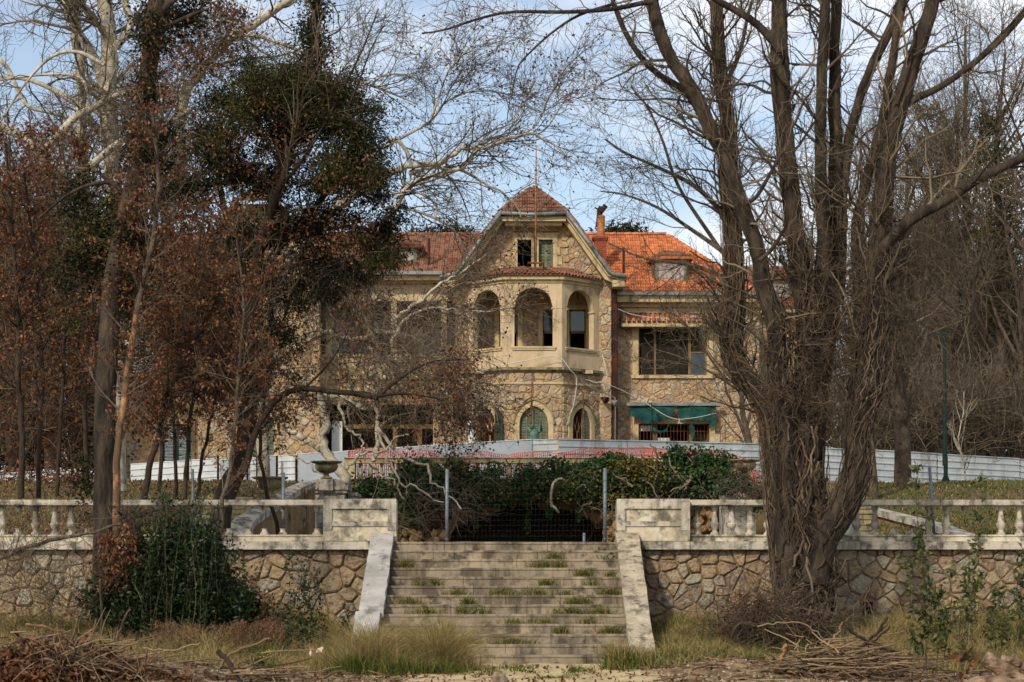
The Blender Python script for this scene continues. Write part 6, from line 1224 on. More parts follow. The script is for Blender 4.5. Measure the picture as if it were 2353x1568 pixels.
foliage(DK, blobpts([(330, 420, 45, 110), (352, 60, 40, 60), (400, 40, 60, 40), (260, 560, 45, 100), (370, 330, 35, 70), (185, 470, 45, 80), (205, 560, 40, 80), (290, 690, 35, 50), (440, 30, 50, 30), (200, 1100, 25, 60), (160, 620, 40, 60)], 15000, YD+.8, .16, 70), .07, 'leafdark', .6, name='ivy_leaves')
foliage(DK, blobpts([(250, 500, 40, 70), (190, 540, 30, 40), (270, 780, 14, 60), (300, 640, 30, 60)], 3000, YD+.2, .16, 60), .065, 'leafolive', .6, name='painted_sunlit_ivy')  # olive copy of the ivy, sunlight put in by leaf colour
# brown-leaved young trees: many stems
BROWN = []
def young(pts, label, r, Y, group=None, bark='barkdk', nb=16, leafn=900, L_=.075, ln=(.7, 1.8), name='young_oak', split=None):
    q, rr_ = limb(pts, r[0], r[1], Y, 24, .012); l1 = sprout(q[None], rr_[None], nb, ln, (35, 75), 24, .06, (0, 0, .03), .4, .25, 1, .007, .02); lims = [(q, rr_)]+[(l1[0][i], l1[1][i]) for i in range(nb)]
    draw = lims if split is None else [(q[:split+1], rr_[:split+1]), (q[split:], rr_[split:])]+lims[1:]
    t = tree(name, tuple(q[0]), label, 'tree', draw, bark, group, 9, bark2='barkgrey' if bark == 'peeled' else None); P0, R0 = stackb(lims)
    a = sprout(P0, R0, nb*9, (.25, .9), (30, 65), 6, .2, (0, 0, .03), .5, .2, 1, .004, .009); b = sprout(*a, nb*22, (.1, .35), (25, 60), 4, .2, (0, 0, 0), .6, .2, 1, .003, .006); twigs(t, [a, b])
    if leafn: cl_ = b[0][rng.random(len(b[0])) < .3]; foliage(t, np.concatenate([along(cl_, int(leafn*.8), .035, .2), along(b[0], int(leafn*.25), .05, .2)]), L_, 'leafbrown', .55, .7)
    return t
G1 = 'brown-leaved young oaks left of the mansion'
young([(268, 1235), (266, 1210), (268, 1120), (276, 1000), (288, 900), (300, 820), (312, 740), (330, 640), (352, 540), (362, 420), (350, 250)], 'young tree with bare peeled orange trunk leaning before the left balustrade', (9.5, 4), 34.0, bark='peeled', split=12, leafn=2600, nb=26, L_=.07)
young([(345, 1290), (320, 1235), (295, 1190), (278, 1185)], 'dark broken stump branch holding up the peeled leaning trunk', (12, 7), 33.7, nb=3, leafn=40, bark='barkdk', name='broken_stump', ln=(.2, .4))
young([(505, 1300), (500, 1250), (513, 1200), (508, 1170), (535, 1050), (540, 980), (550, 850), (560, 700), (545, 560)], 'slim young oak with scarred base beside the leaning evergreen trunk', (6, 2.5), 34.2, bark='barkgrey', leafn=2600, nb=26, L_=.07)
young([(330, 1150), (345, 1060), (365, 1000), (380, 930), (410, 850), (460, 760), (500, 690), (520, 620)], 'slanting young oak forking upward in the middle of the brown leaves', (8, 3.5), 38, G1, leafn=3000, nb=28)
young([(365, 1130), (372, 1000), (366, 850), (380, 700), (372, 560), (372, 420)], 'straight slim young oak behind the slanting one', (5, 2), 39.5, G1, leafn=2600, nb=24)
young([(425, 1150), (432, 1020), (445, 900), (455, 780), (450, 640), (470, 480)], 'young oak with twin stems rising from behind the dark laurel', (5.5, 2), 38.5, G1, leafn=2800, nb=26)
young([(452, 1150), (468, 1040), (492, 930), (520, 820), (560, 740)], 'thin young oak slanting right above the laurel bush', (4.5, 2), 39, G1, leafn=2300, nb=22)
young([(405, 1140), (400, 1000), (395, 860), (420, 720), (440, 600)], 'thin dark young oak in the centre of the brown group', (4.5, 2), 40, G1, leafn=2600, nb=22)
young([(640, 1230), (600, 1050), (612, 880), (640, 760), (680, 660), (700, 560)], 'young oak standing between the evergreen trunk and the white plane tree', (5, 2), 41, G1, leafn=1900, nb=22)
young([(48, 1145), (50, 1040), (44, 900), (40, 760), (34, 600), (20, 420), (14, 330)], 'dark broken-barked stem at the far left behind the balusters', (8, 3), 40, G1, leafn=3600, nb=30)
young([(88, 1145), (90, 1000), (96, 860), (92, 720), (84, 600), (64, 470), (50, 360)], 'slim dark stem second from the left edge behind the balusters', (6, 2.5), 40.5, G1, leafn=3600, nb=30)
young([(130, 1140), (140, 950), (150, 780), (148, 600), (120, 420)], 'slim stem between the far left stems and the tall dark trunk', (5, 2), 43, G1, leafn=3400, nb=28)
young([(200, 1130), (196, 900), (210, 700), (180, 520), (140, 330)], 'brown-leaved oak close behind the tall dark trunk', (6, 2), 44, G1, leafn=3600, nb=30)
hb_ = limb([(560, 1090), (590, 990), (640, 915), (700, 893), (760, 900), (840, 908), (870, 915)], 8, 6, 37.5, 24, .008); hc = limb([(868, 912), (905, 880), (950, 850), (1000, 830), (1080, 826)], 4.5, 1.5, 37.5, 24); hd_ = limb([(865, 912), (920, 905), (1000, 915), (1100, 950)], 3.5, 1.2, 37.4, 24); he = limb([(700, 893), (760, 830), (800, 760), (820, 690)], 3, 1, 37.5, 24)
AR = tree('arching_tree', (X(560, 37.5), 37.5, 1.9), 'dark bough arching right with drooping brown leaves before the bay', 'tree', [hb_, hc, hd_, he], 'barkdk', nside=10)
a = sprout(*stackb([hb_, hc, hd_, he]), 120, (.3, 1.3), (30, 80), 7, .2, (0, 0, -.12), .4, .15, 1, .005, .012); b = sprout(*a, 700, (.15, .5), (25, 60), 5, .22, (0, 0, -.12), .6, .2, 1, .0035, .007); twigs(AR, [a, b]); foliage(AR, along(b[0], 1800, .03, .2), .075, 'leafbrown', .5, 1.2)
# loose brown foliage mass of the wood at left
LW = thing('leafy_thicket', (X(100, 47), 47, 2.6), 'dense thicket of dead brown leaves filling the far left', 'thicket')
foliage(LW, blobpts([(40, 420, 70, 90, 46), (110, 560, 110, 120, 47), (40, 700, 70, 150, 47), (160, 760, 90, 120, 48), (60, 950, 90, 130, 48), (160, 980, 60, 130, 50), (100, 330, 60, 50, 47), (360, 640, 110, 120, 45), (480, 760, 120, 110, 45), (400, 860, 120, 90, 45), (560, 860, 90, 110, 46), (460, 560, 120, 80, 46), (600, 960, 60, 40, 47), (360, 970, 90, 50, 47), (300, 420, 60, 100, 46), (470, 120, 90, 60, 44), (520, 50, 90, 50, 44)], 24000, None, .26, 30), .105, 'leafbrown', .55, .5)
twigs(LW, [thicket([(110, 560, 110, 160, 47), (60, 900, 90, 180, 48), (420, 700, 160, 160, 46), (560, 860, 120, 130, 46), (480, 120, 120, 90, 44), (360, 300, 90, 150, 45)], 5000, (.5, 1.9), .007, None, 7, .22, (0, 0, .02), (0, 0, .1), .5, 3)])
FW = thing('far_wood', (X(60, 82), 82, 5), 'dark-leaved wood beyond the left end of the mansion', 'wood')
foliage(FW, blobpts([(20, 560, 100, 130, 84), (90, 760, 80, 170, 84), (20, 900, 100, 150, 84), (110, 960, 60, 120, 83), (40, 1040, 120, 60, 82)], 16000, None, 1.1, 45), .3, 'leafdark', .6); foliage(FW, blobpts([(15, 900, 35, 80, 80), (30, 620, 50, 80, 80)], 2500, None, .6, 45), .2, 'leafolive', .6)  # mostly dark leaves with some olive ones mixed in
foliage(FW, blobpts([(60, 1120, 170, 24, 66), (180, 1110, 60, 24, 64), (0, 1130, 90, 16, 62)], 5000, None, .4, 40), .12, 'leafbrown', .6, name='fallen_leaves')
for u_, Y_ in ((30, 80), (120, 78), (170, 84)):
    bare_tree(gz(u_, 1090, Y_), P(u_+random.uniform(-20, 20), 330, Y_), {30: 'dim bare tree at the far left edge of the dark wood', 120: 'dim bare tree in the middle of the dark left wood', 170: 'dim bare tree against the left end of the mansion'}[u_], n=(40, 400, 1200), ln=(5, 2.2, .9), rm=.01, r=(.3, .06), bark='barkdk')
# ---------------------------------------------------------------- ivy over the grotto
iv = thing('ivy', (X(1300, 59.6), 59.6, 2.1), 'dense green and yellow ivy curtain hanging over the grotto wall and upper balustrade', 'ivy')
IB = [(940, 1125, 45, 42), (1010, 1085, 55, 32), (1000, 1130, 70, 34), (1090, 1120, 60, 34), (1150, 1135, 60, 26), (1210, 1112, 30, 30), (1245, 1115, 60, 32), (1290, 1085, 32, 26), (1330, 1110, 60, 44), (1400, 1105, 60, 48), (1400, 1062, 42, 20), (1470, 1105, 50, 46), (1530, 1110, 45, 40), (1550, 1062, 30, 24), (1600, 1100, 60, 46), (1610, 1055, 26, 24), (1665, 1110, 34, 40), (1672, 1066, 16, 22), (900, 1150, 40, 20), (1250, 1138, 120, 10), (1420, 1150, 60, 20), (960, 1160, 50, 22), (925, 1195, 30, 26), (1130, 1085, 16, 14), (945, 1075, 30, 16), (1550, 1042, 14, 14), (1210, 1078, 10, 18), (1700, 1140, 40, 26), (850, 1120, 50, 14), (820, 1135, 60, 12)]
foliage(iv, blobpts(IB, 52000, 59.3, .16, 90), .105, 'ivy', .75, .4, up=.3)
foliage(iv, blobpts([(1440, 1085, 50, 30, 59.2), (1500, 1100, 60, 40, 59.2), (1380, 1120, 60, 40, 59.2), (1290, 1130, 50, 30, 59.2), (1040, 1090, 40, 26, 59.2), (1450, 1140, 60, 25, 59.2), (1080, 1130, 50, 24, 59.2), (1470, 1080, 60, 26, 58.9), (1180, 1130, 60, 24, 59.1)], 9000, None, .16, 30), .10, 'ivyyellow', .75, .4, name='yellow_leaves', up=.3)
a, ar = thicket([(1480, 1110, 80, 50), (1500, 1150, 90, 40), (1400, 1175, 40, 40), (1300, 1130, 100, 40), (1120, 1150, 90, 40), (1560, 1140, 70, 40), (950, 1170, 40, 40), (1380, 1200, 40, 40), (1650, 1140, 50, 30)], 220, (.4, 1.6), .012, 59.1, 9, .5, (0, 0, -.05), (.3, 0, 0), .2, 4); twigs(iv, [(a, ar, 4)], 'twigpale', 'ivy_stems')
a, ar = thicket([(1500, 1085, 40, 26), (1540, 1060, 30, 20), (1470, 1110, 60, 30), (1560, 1110, 50, 30)], 22, (.8, 1.8), .03, 58.9, 10, .45, (0, 0, 0), (.4, 0, .1), .2, 5); twigs(iv, [(a, ar, 6)], 'twigpale', 'thick_ivy_stems')
mb = MB(); q = curve([P(1268, 1165, 58.8), P(1266, 1140, 58.6), P(1272, 1110, 58.5), P(1288, 1100, 58.6), P(1297, 1104, 58.8)], 14); mb.tube([tuple(x) for x in q], .045, 6, .03); q = curve([P(1268, 1162, 58.8), P(1276, 1168, 58.7), P(1283, 1178, 58.8)], 8); mb.tube([tuple(x) for x in q], .04, 6); mb.build('hooked_stem', M_['barkpale'], iv)
for u_, v0_, v1_ in ((1213, 1150, 1225), (1095, 1165, 1215), (1262, 1165, 1190), (1330, 1165, 1195), (930, 1170, 1230)):
    pts_ = np.array([P(u_+random.gauss(0, 3), v0_+(v1_-v0_)*random.random()**1.3, 59.2) for _ in range(170)]); foliage(iv, pts_, .08, 'ivy', .8, name='trailing_leaves')
foliage(iv, blobpts([(1380, 1290, 30, 10, 36.0), (1400, 1280, 22, 14, 36.2), (1362, 1298, 14, 5, 35.8)], 700, None, .05, 40), .07, 'ivy', .75, name='step_ivy')
lf = thing('fallen_branches', (X(1000, 58.5), 58.5, 2.1), 'heap of thin fallen twigs and bare branches on the left of the grotto', 'branches')
twigs(lf, [thicket([(960, 1150, 70, 50), (1020, 1130, 70, 30), (900, 1180, 40, 40), (1100, 1110, 60, 14)], 150, (.6, 2.0), .009, 58.4, 7, .2, (0, 0, -.03), (.8, 0, -.3), .3, 3)], 'twigpale')

# ---------------------------------------------------------------- grass
def gpos(n, u0, u1, y0, y1, fn=hlow):
    y = rng.uniform(y0, y1, n); u_ = rng.uniform(u0, u1, n); x = (u_-CU)*y/FPX; return np.stack([x, y, fn(x, y)-.01], 1)
def tuft(cs, n, rad, fn=hlow):
    cs = np.array(cs); i = rng.integers(0, len(cs), n); p = cs[i][:, :2]+rng.normal(0, 1, (n, 2))*(rad if np.isscalar(rad) else np.array(rad)[i][:, None]); return np.stack([p[:, 0], p[:, 1], fn(p[:, 0], p[:, 1])-.01], 1)
def grass(parts_, mat, label, kindn='grass'):
    V, F, rn = merge([blades(p[0], p[1]*(.3+1.5*vnoise(p[0][:, 0]+40, p[0][:, 1], .33, 5)**1.4), *p[2:]) for p in parts_]); return link_mesh(kindn, V, F, M_[mat], rnd=rn, label=label, cat='grass', kind='stuff')
def tc_(n, u0, u1, y0, y1): p = gpos(n, u0, u1, y0, y1); return p
cl1 = tc_(220, -100, 830, 29.6, 36.2); cl2 = tc_(200, 1480, 2450, 30.2, 36.2); cl2 = cl2[(np.abs(cl2[:, 0]) > 2.6)]
big = np.array([(X(u, y), y, 0) for u, y in ((840, 30.3), (880, 29.8), (930, 29.6), (980, 29.9), (1010, 30.4), (900, 30.8), (860, 31.4), (950, 30.6), (1030, 30.0), (815, 29.9))])
bigr = np.array([(X(u, y), y, 0) for u, y in ((1480, 31.2), (1520, 30.8), (1560, 31.4), (1600, 31.0), (1500, 32.0), (1440, 30.9), (1580, 32.4), (1640, 31.4), (1700, 32.0), (1540, 33.6), (1600, 34.4), (1660, 33.6), (1500, 34.5))])
grass([(tuft(cl1, 22000, .13), .36, .005, .6), (tuft(cl2, 16000, .13), .30, .005, .6), (tuft(big, 9000, .13), .55, .004, .6), (tuft(big+np.array([0, .3, 0]), 5000, .3), .42, .004, .7), (tuft(bigr, 5000, .16), .36, .005, .4), (gpos(9000, -100, 800, 30, 36), .16, .005, .6), (gpos(8000, 1480, 2450, 30, 36), .14, .005, .6), (tuft(tc_(12, 1950, 2250, 31, 35), 4000, .2), .4, .004, .4)], 'grassdry', 'dry straw-coloured grass standing along the foot of the walls')
cg = tc_(110, 0, 830, 30.5, 35.5); cg2 = tc_(120, 1480, 2400, 30.5, 36)
grass([(tuft(cg, 9000, .12), .26, .006, .45), (tuft(cg2, 12000, .13), .24, .006, .45), (tuft(big-np.array([0, .25, 0]), 8000, .18), .26, .0055, .45), (tuft(bigr, 9000, .17), .27, .006, .45), (tuft(tc_(14, 1100, 1350, 28, 31), 700, .1), .1, .005, .5)], 'grassgreen', 'green grass tufts growing among the dry grass below the walls')
# weeds on the steps
def hstep(x, y): return np.clip(np.floor((np.asarray(y)-32.27)/RY)+1, 0, 13)*RZ
ws = []; wr_ = []
for u_, k, w_ in ((1275, 3, .22), (1260, 6, .14), (1285, 4, .12), (1340, 5, .16), (1250, 4, .3), (1300, 7, .2), (1100, 9, .25), (1063, 9, .1), (1075, 8, .12), (1180, 10, .3), (1050, 7, .25), (1000, 6, .12), (960, 6, .1), (1230, 7, .3), (1320, 8, .25), (1360, 6, .2), (1340, 8, .2), (1290, 11, .12), (1180, 12, .35), (1380, 9, .2), (1400, 7, .2), (1020, 11, .35), (1080, 12, .2), (1250, 10, .3), (940, 8, .3), (1400, 11, .2), (960, 11, .4), (1350, 10, .25), (1150, 7, .3), (980, 9, .3), (1310, 9, .3), (1400, 5, .1), (930, 4, .1), (1030, 12, .3)):
    yy = 32.27+(13-k)*RY+.22; ws.append((X(u_, yy), yy, w_))
ws = np.array(ws); n = 6000; i = rng.choice(len(ws), n, p=(lambda w: w/w.sum())(rng.random(len(ws))**1.5+.15)); px_ = ws[i, 0]+rng.normal(0, 1, n)*ws[i, 2]*.5*rng.choice([.3, 1.0], n); py_ = ws[i, 1]+rng.uniform(-.03, .07, n); pz_ = np.floor((ws[i, 1]-32.27)/RY+1)*RZ; ok = (px_ > -2.12) & (px_ < 1.85); wp = np.stack([px_, py_, pz_], 1)[ok]
hsz = np.where(rng.random(len(ws)) < .3, 1.6, .7)[i][ok][:, None]; V, F, rn = blades(wp, (.07+.13*rng.random(len(wp))**3)[:, None][:, 0], .0055, .7)
link_mesh('step_weeds', V, F, M_['grassgreen'], rnd=rn, label='green weeds and grass tufts growing in the joints of the steps', cat='weeds', kind='stuff')
V, F, rn = blades(wp[::2]+rng.normal(0, .03, wp[::2].shape)*[1, .3, 0], .13, .005, .6); link_mesh('step_weeds', V, F, M_['grassdry'], rnd=rn, label='withered grass lying along the back of the treads', cat='weeds', kind='stuff')
# terrace grass
up_ = np.concatenate([gpos(9000, 1950, 2450, 44, 68, hup), gpos(6000, -60, 800, 44, 66, hup)]); grass([(up_, .10, .012, .6)], 'grassgreen', 'short green grass on the bank behind the balustrades')
up2 = np.concatenate([gpos(7000, 1850, 2450, 44, 66, hup), gpos(9000, -60, 740, 42, 68, hup)]); grass([(up2, .08, .012, .6)], 'grassdry', 'dry trampled grass on the bank behind the balustrades')
V, F, rn = leaves(np.concatenate([gpos(16000, -60, 700, 38, 66, hup), gpos(2500, 1850, 2450, 40, 60, hup)])+[0, 0, .03], .09, .7, 0, 2); link_mesh('leaf_litter', V, F, M_['leafbrown'], rnd=rn, label='brown fallen leaves littering the upper bank', cat='leaf litter', kind='stuff')

# ---------------------------------------------------------------- shrubs
def shoots(t, bases, h, n_per, L_, mat, aspect=.38, lean=.12, r=.005, top=.0, dens=None, stem='twig'):
    N = len(bases); K = 9; out_ = np.zeros((N, K, 3)); D = norm(rng.normal(0, lean, (N, 3))*[1, 1, .2]+[0, 0, 1]); out_[:, 0] = bases; st = (h*rng.uniform(.6, 1.1, N)/(K-1))[:, None]
    for k in range(1, K): D = norm(D+rng.normal(0, .05, (N, 3))+[0, 0, .03]); out_[:, k] = out_[:, k-1]+D*st
    R_ = np.full((N, 1), r)*np.linspace(1, .4, K)[None]; twigs(t, [(out_, R_)], stem, 'stems'); pos = along(out_, N*n_per, .035, .05); foliage(t, pos, L_, mat, aspect, -.6); return out_
lb = thing('laurel_bush', (X(390, 33.8), 33.8, .3), 'large dark green laurel bush growing against the left wall', 'bush')
bs = []
for u_, w_, n_ in ((390, 120, 130), (460, 60, 60), (300, 60, 50), (520, 50, 30)):
    p = np.stack([X(u_, 33.6)+rng.normal(0, w_*.0075*.5, n_), 33.7+rng.normal(0, .35, n_), np.zeros(n_)], 1); p[:, 2] = hlow(p[:, 0], p[:, 1]); bs.append(p)
bs = np.concatenate(bs); hh = 2.75-1.3*np.minimum(1, np.abs(bs[:, 0]-X(405, 33.6))/1.3)
shoots(lb, bs, hh, 75, .085, 'laurel', .38, .10)
foliage(lb, blobpts([(400, 1340, 150, 60), (320, 1385, 130, 45), (490, 1390, 120, 45), (420, 1260, 85, 70), (560, 1410, 60, 35), (250, 1390, 50, 40)], 17000, 33.5, .14, 60), .085, 'laurel', .4)
for lab, bl, n_, hgt, per in (('tall narrow laurel saplings against the wall left of the stairs', [(700, 33.3), (742, 33.6), (712, 33.0), (690, 33.5), (665, 33.4), (725, 33.2)], 6, 1.75, 170), ('low leafy laurel clump at the foot of the wall between bush and stairs', [(690, 32.8), (720, 32.6), (660, 33), (740, 32.9), (700, 32.5), (615, 33.5), (590, 33.6), (640, 33.3), (560, 33.2), (600, 33), (790, 34), (810, 33.6)], 12, .75, 120)):
    t = thing('laurel_sapling', (X(bl[0][0], bl[0][1]), bl[0][1], .2), lab, 'sapling'); p = np.array([(X(u_, y_), y_, float(hlow(X(u_, y_), y_))) for u_, y_ in bl]); shoots(t, p, np.full(len(p), hgt), per, .075, 'laurel', .4, .05)
t = thing('red_leaved_shoots', (X(600, 33.4), 33.4, .3), 'thin shoots with rusty red leaves right of the laurel bush', 'shrub'); p = np.array([(X(u_, 33.3), 33.3, .3) for u_ in (570, 590, 612, 628, 585, 605)]); shoots(t, p, np.full(6, 1.2), 60, .06, 'leafbrown', .5, .12)
t = thing('wilted_branch', (X(285, 33.4), 33.4, .4), 'drooping branch of dead rusty leaves at the left of the laurel bush', 'branch'); foliage(t, blobpts([(275, 1290, 24, 60), (262, 1340, 22, 40), (290, 1230, 16, 40), (250, 1260, 16, 40)], 1600, 33.3, .10, 30), .085, 'leafbrown', .4, 1.2); twigs(t, [thicket([(275, 1290, 20, 60)], 60, (.3, .8), .005, 33.3, 5, .2, (0, 0, -.1), (0, 0, -1), .1)])
t = thing('dry_umbel_plants', (X(560, 31.4), 31.4, .1), 'rust-brown dried seed heads in front of the laurel bush', 'plant'); p = gpos(60, 530, 650, 31.0, 31.8); K_ = [sprout(np.stack([p, p+[0, 0, .35], p+[.03, 0, .7]], 1), np.full((60, 3), .003), 900, (.05, .22), (20, 60), 4, .2, (0, 0, .1), .8, .5, 1, .002, .003)]
p2 = gpos(60, 350, 560, 31.0, 32.2); K_.append(sprout(np.stack([p2, p2+[0, 0, .3], p2+[.03, 0, .62]], 1), np.full((60, 3), .003), 900, (.05, .22), (20, 60), 4, .2, (0, 0, .1), .8, .5, 1, .002, .003)); twigs(t, K_, 'stick', 'stalks'); foliage(t, np.concatenate([along(k[0], 2600, .02, .4) for k in K_]), .022, 'leafbrown', .9, name='seed_heads')
# foreground saplings at right
for lab, ub_, top_, y_, per in (('green sapling with small leaves rising in front of the right wall', [(2130, 1560), (2100, 1540), (2165, 1555), (2120, 1530), (2150, 1550)], [(2100, 1085), (2085, 1280), (2190, 1290), (2130, 1200), (2160, 1330)], 27.5, 150), ('second green sapling leaning right in front of the right wall', [(2200, 1560), (2215, 1550)], [(2258, 1110), (2235, 1250)], 27.2, 160), ('leafy young plant at the right edge before the wall', [(2330, 1500), (2300, 1510), (2350, 1490), (2280, 1510)], [(2345, 1270), (2290, 1360), (2360, 1330), (2270, 1400)], 29, 90)):
    t = thing('green_sapling', P(ub_[0][0], ub_[0][1], y_), lab, 'sapling'); A = np.array([curve([P(b_[0], b_[1], y_), P((b_[0]+c_[0])/2+6, (b_[1]+c_[1])/2, y_), P(c_[0], c_[1], y_)], 10, .008) for b_, c_ in zip(ub_, top_)]); twigs(t, [(A, np.full((len(A), 1), .009)*np.linspace(1, .35, 10)[None])], 'barkgrey' if 0 else 'twig', 'stems')
    s1 = sprout(A, np.full(A.shape[:2], .006), len(A)*14, (.08, .35), (30, 70), 5, .15, (0, 0, .1), .6, .1, 1, .002, .004); twigs(t, [s1]); foliage(t, np.concatenate([along(s1[0], len(A)*per, .02, .3), along(A, len(A)*40, .03, .2)]), .095, 'sapleaf', .5)
t = thing('scrub', (X(2270, 33.5), 33.5, .3), 'grey-green low scrub along the foot of the right wall', 'shrub'); p = gpos(70, 2130, 2400, 32, 35); shoots(t, p, np.full(70, .75), 50, .05, 'leafolive', .45, .3)
t = thing('scrub', (X(60, 33.5), 33.5, .3), 'tangled thin scrub at the far left foot of the wall', 'shrub'); p = gpos(60, -30, 190, 32, 35.5); shoots(t, p, np.full(60, 1.1), 16, .05, 'leafbrown', .45, .3); twigs(t, [thicket([(60, 1330, 90, 70), (160, 1360, 60, 60)], 300, (.4, 1.4), .005, 33.5, 6, .2, (0, 0, .02), (0, 0, .8), .2)])
lg = limb([(-40, 1305), (40, 1265), (130, 1240), (240, 1215), (290, 1195)], 6, 3, 33.6, 22, .01); t = thing('bent_branch', tuple(lg[0][0]), 'pale bare branch bending low across the far left wall', 'branch'); V, F = tubes(lg[0][None], lg[1][None], 7); link_mesh('wood', V, F, M_['barkgrey'], t, smooth=True); s1 = sprout(lg[0][None], lg[1][None], 16, (.3, .9), (30, 80), 7, .2, (0, 0, .05), .4, .1, 1, .004, .008); s2 = sprout(*s1, 90, (.1, .4), rmin=.003); twigs(t, [s1, s2])
br1 = [limb([(122, 1485), (150, 1430), (170, 1395), (220, 1380)], 4, 2, 31.5), limb([(190, 1515), (195, 1400), (200, 1300)], 2.5, 1, 30), ]
t = thing('bramble', (X(480, 33), 35.2, .4), 'bare brambles and vine tangle at the foot of the great trunk', 'bramble'); twigs(t, [thicket([(1740, 1420, 70, 30), (1690, 1435, 50, 18), (1800, 1440, 60, 22), (1930, 1440, 50, 16)], 900, (.4, 1.3), .006, 33.2, 8, .35, (0, 0, -.03), (0, 0, .2), .2, 3)], 'vine'); foliage(t, blobpts([(1740, 1400, 60, 40)], 160, 33.2, .1, 8), .08, 'leafbrown', .6)
t = thing('leafy_weed', (X(605, 29), 29, .1), 'small bright green weed with yellow flowers before the gravel at left', 'weed'); foliage(t, blobpts([(605, 1530, 22, 22)], 260, 29, .04, 20), .06, 'grassgreen', .7); mb = MB()
for k in range(7): rock(mb, P(605+random.gauss(0, 9), 1502+random.gauss(0, 5), 29), .013)
M_['yellow'] = MAT('yellow_petals', ['c89a10', 'd8b020'], 3, .7, 0); mb.build('flowers', M_['yellow'], t, kind='stuff')
# ---------------------------------------------------------------- debris in the foreground
def heap(label, blobs, n, ln, r, y, name='brush_pile', K=6, wig=.12, dirs=(1, 0, .1), mat='stick', thick=()):
    def flat(A): A[:, :, 2] = A[:, :1, 2]+(A[:, :, 2]-A[:, :1, 2])*.3; return A
    t = thing(name, P(blobs[0][0], blobs[0][1]+30, y), label, 'brushwood'); A = thicket(blobs, n, ln, r, y, K, wig, (0, 0, 0), dirs, .15, 4)
    flat(A[0]); A[0][:, :, 2] = np.maximum(A[0][:, :, 2], hlow(A[0][:, :, 0], A[0][:, :, 1])+.01); twigs(t, [(A[0], A[1], 4)], mat, 'sticks')
    for pts, r0, r1, m_ in thick:
        q, rr_ = limb(pts, r0, r1, y, 16, .008); V, F = tubes(q[None], rr_[None], 8); link_mesh('dead_branch', V, F, M_[m_], t, smooth=True, rnd=np.full(len(F), random.random()))
    return t
heap('tangled heap of dead sticks and broken branches at lower right', [(1900, 1540, 120, 20), (1960, 1520, 90, 18), (1820, 1550, 60, 14), (2040, 1545, 70, 16), (1880, 1505, 70, 14)], 520, (.2, 1.3), .011, 28.3, thick=[([(1945, 1440), (1970, 1460), (2000, 1475), (2060, 1500)], 5, 4, 'barkdk'), ([(1900, 1530), (1960, 1500), (2010, 1460), (2040, 1418)], 5, 3, 'barkdk'), ([(2000, 1480), (2030, 1455), (2045, 1440)], 3, 2, 'barkdk'), ([(1995, 1500), (2000, 1470), (2035, 1440)], 2, 1.5, 'barkdk'), ([(1960, 1450), (2000, 1475), (2010, 1510)], 3, 2, 'stick'), ([(1790, 1535), (1800, 1500), (1805, 1480)], 5, 4, 'peeled'), ([(1780, 1545), (1850, 1530), (1930, 1535), (1990, 1560)], 7, 5, 'barkdk'), ([(1830, 1510), (1870, 1505), (1920, 1500)], 4, 3, 'stick'), ([(1900, 1480), (1925, 1455), (1935, 1430)], 2.5, 1.5, 'stick'), ([(1740, 1440), (1800, 1430), (1860, 1440), (1900, 1480)], 1.6, 1.2, 'twigpale')])
heap('mound of dead plane leaves and broken sticks at lower left', [(120, 1520, 150, 30), (60, 1500, 80, 26), (220, 1530, 110, 24), (330, 1545, 120, 16), (520, 1550, 110, 12)], 420, (.2, 1.1), .011, 26.8, thick=[([(60, 1436), (90, 1438), (130, 1450), (150, 1452)], 3.5, 3, 'peeled'), ([(240, 1590), (262, 1500), (285, 1420), (300, 1400)], 4, 2.5, 'barkgrey'), ([(215, 1590), (228, 1520), (234, 1400), (230, 1330)], 3, 2, 'barkgrey'), ([(230, 1590), (250, 1550), (262, 1520)], 4, 4, 'peeled'), ([(500, 1495), (530, 1530), (560, 1590)], 6, 7, 'barkdk'), ([(505, 1540), (520, 1510), (560, 1490), (620, 1468)], 4, 2.5, 'stick'), ([(-10, 1525), (60, 1490), (110, 1470)], 3, 2, 'stick'), ([(330, 1490), (400, 1495), (460, 1478)], 2, 1.5, 'stick'), ([(470, 1540), (490, 1560), (520, 1590)], 5, 4, 'stick')])
lp_ = thing('leaf_pile', P(130, 1560, 26.6), 'pile of curled dead brown leaves at the lower left corner', 'leaf pile')
LB = [(120, 1515, 80, 30, 26.4), (30, 1525, 60, 32, 26.4), (200, 1530, 60, 26, 26.4), (90, 1560, 150, 22, 26.2), (280, 1550, 50, 16, 26.4), (380, 1562, 70, 8, 26.6), (170, 1485, 30, 16, 26.4), (240, 1495, 14, 12, 26.4), (60, 1488, 20, 12, 26.4)]
foliage(lp_, blobpts(LB, 4200, None, .09, 7), .105, 'leafbrown', .45, .2); foliage(lp_, blobpts(LB, 1500, None, .09, 7), .08, 'stick', .5, .2, name='curled_leaves'); twigs(lp_, [thicket([(120, 1510, 110, 26, 26.1), (260, 1540, 90, 16, 26.2)], 170, (.15, .8), .008, None, 5, .2, (0, 0, 0), (.6, 0, .15), .1, 4)], 'stick')
lg = limb([(2200, 1575), (2255, 1545), (2300, 1530), (2330, 1560), (2380, 1600)], 18, 22, 24.2, 18, .006); t = thing('bleached_log', P(2260, 1560, 24.2), 'thick bleached broken log at the lower right corner', 'log')
lgs = [limb([(2262, 1512), (2290, 1530), (2330, 1560), (2400, 1600)], 17, 24, 24.2, 18, .004), limb([(2190, 1590), (2240, 1570), (2300, 1570), (2360, 1580)], 12, 16, 24.0, 18, .004), limb([(2300, 1515), (2330, 1520), (2360, 1535)], 9, 11, 24.6, 18, .004)]
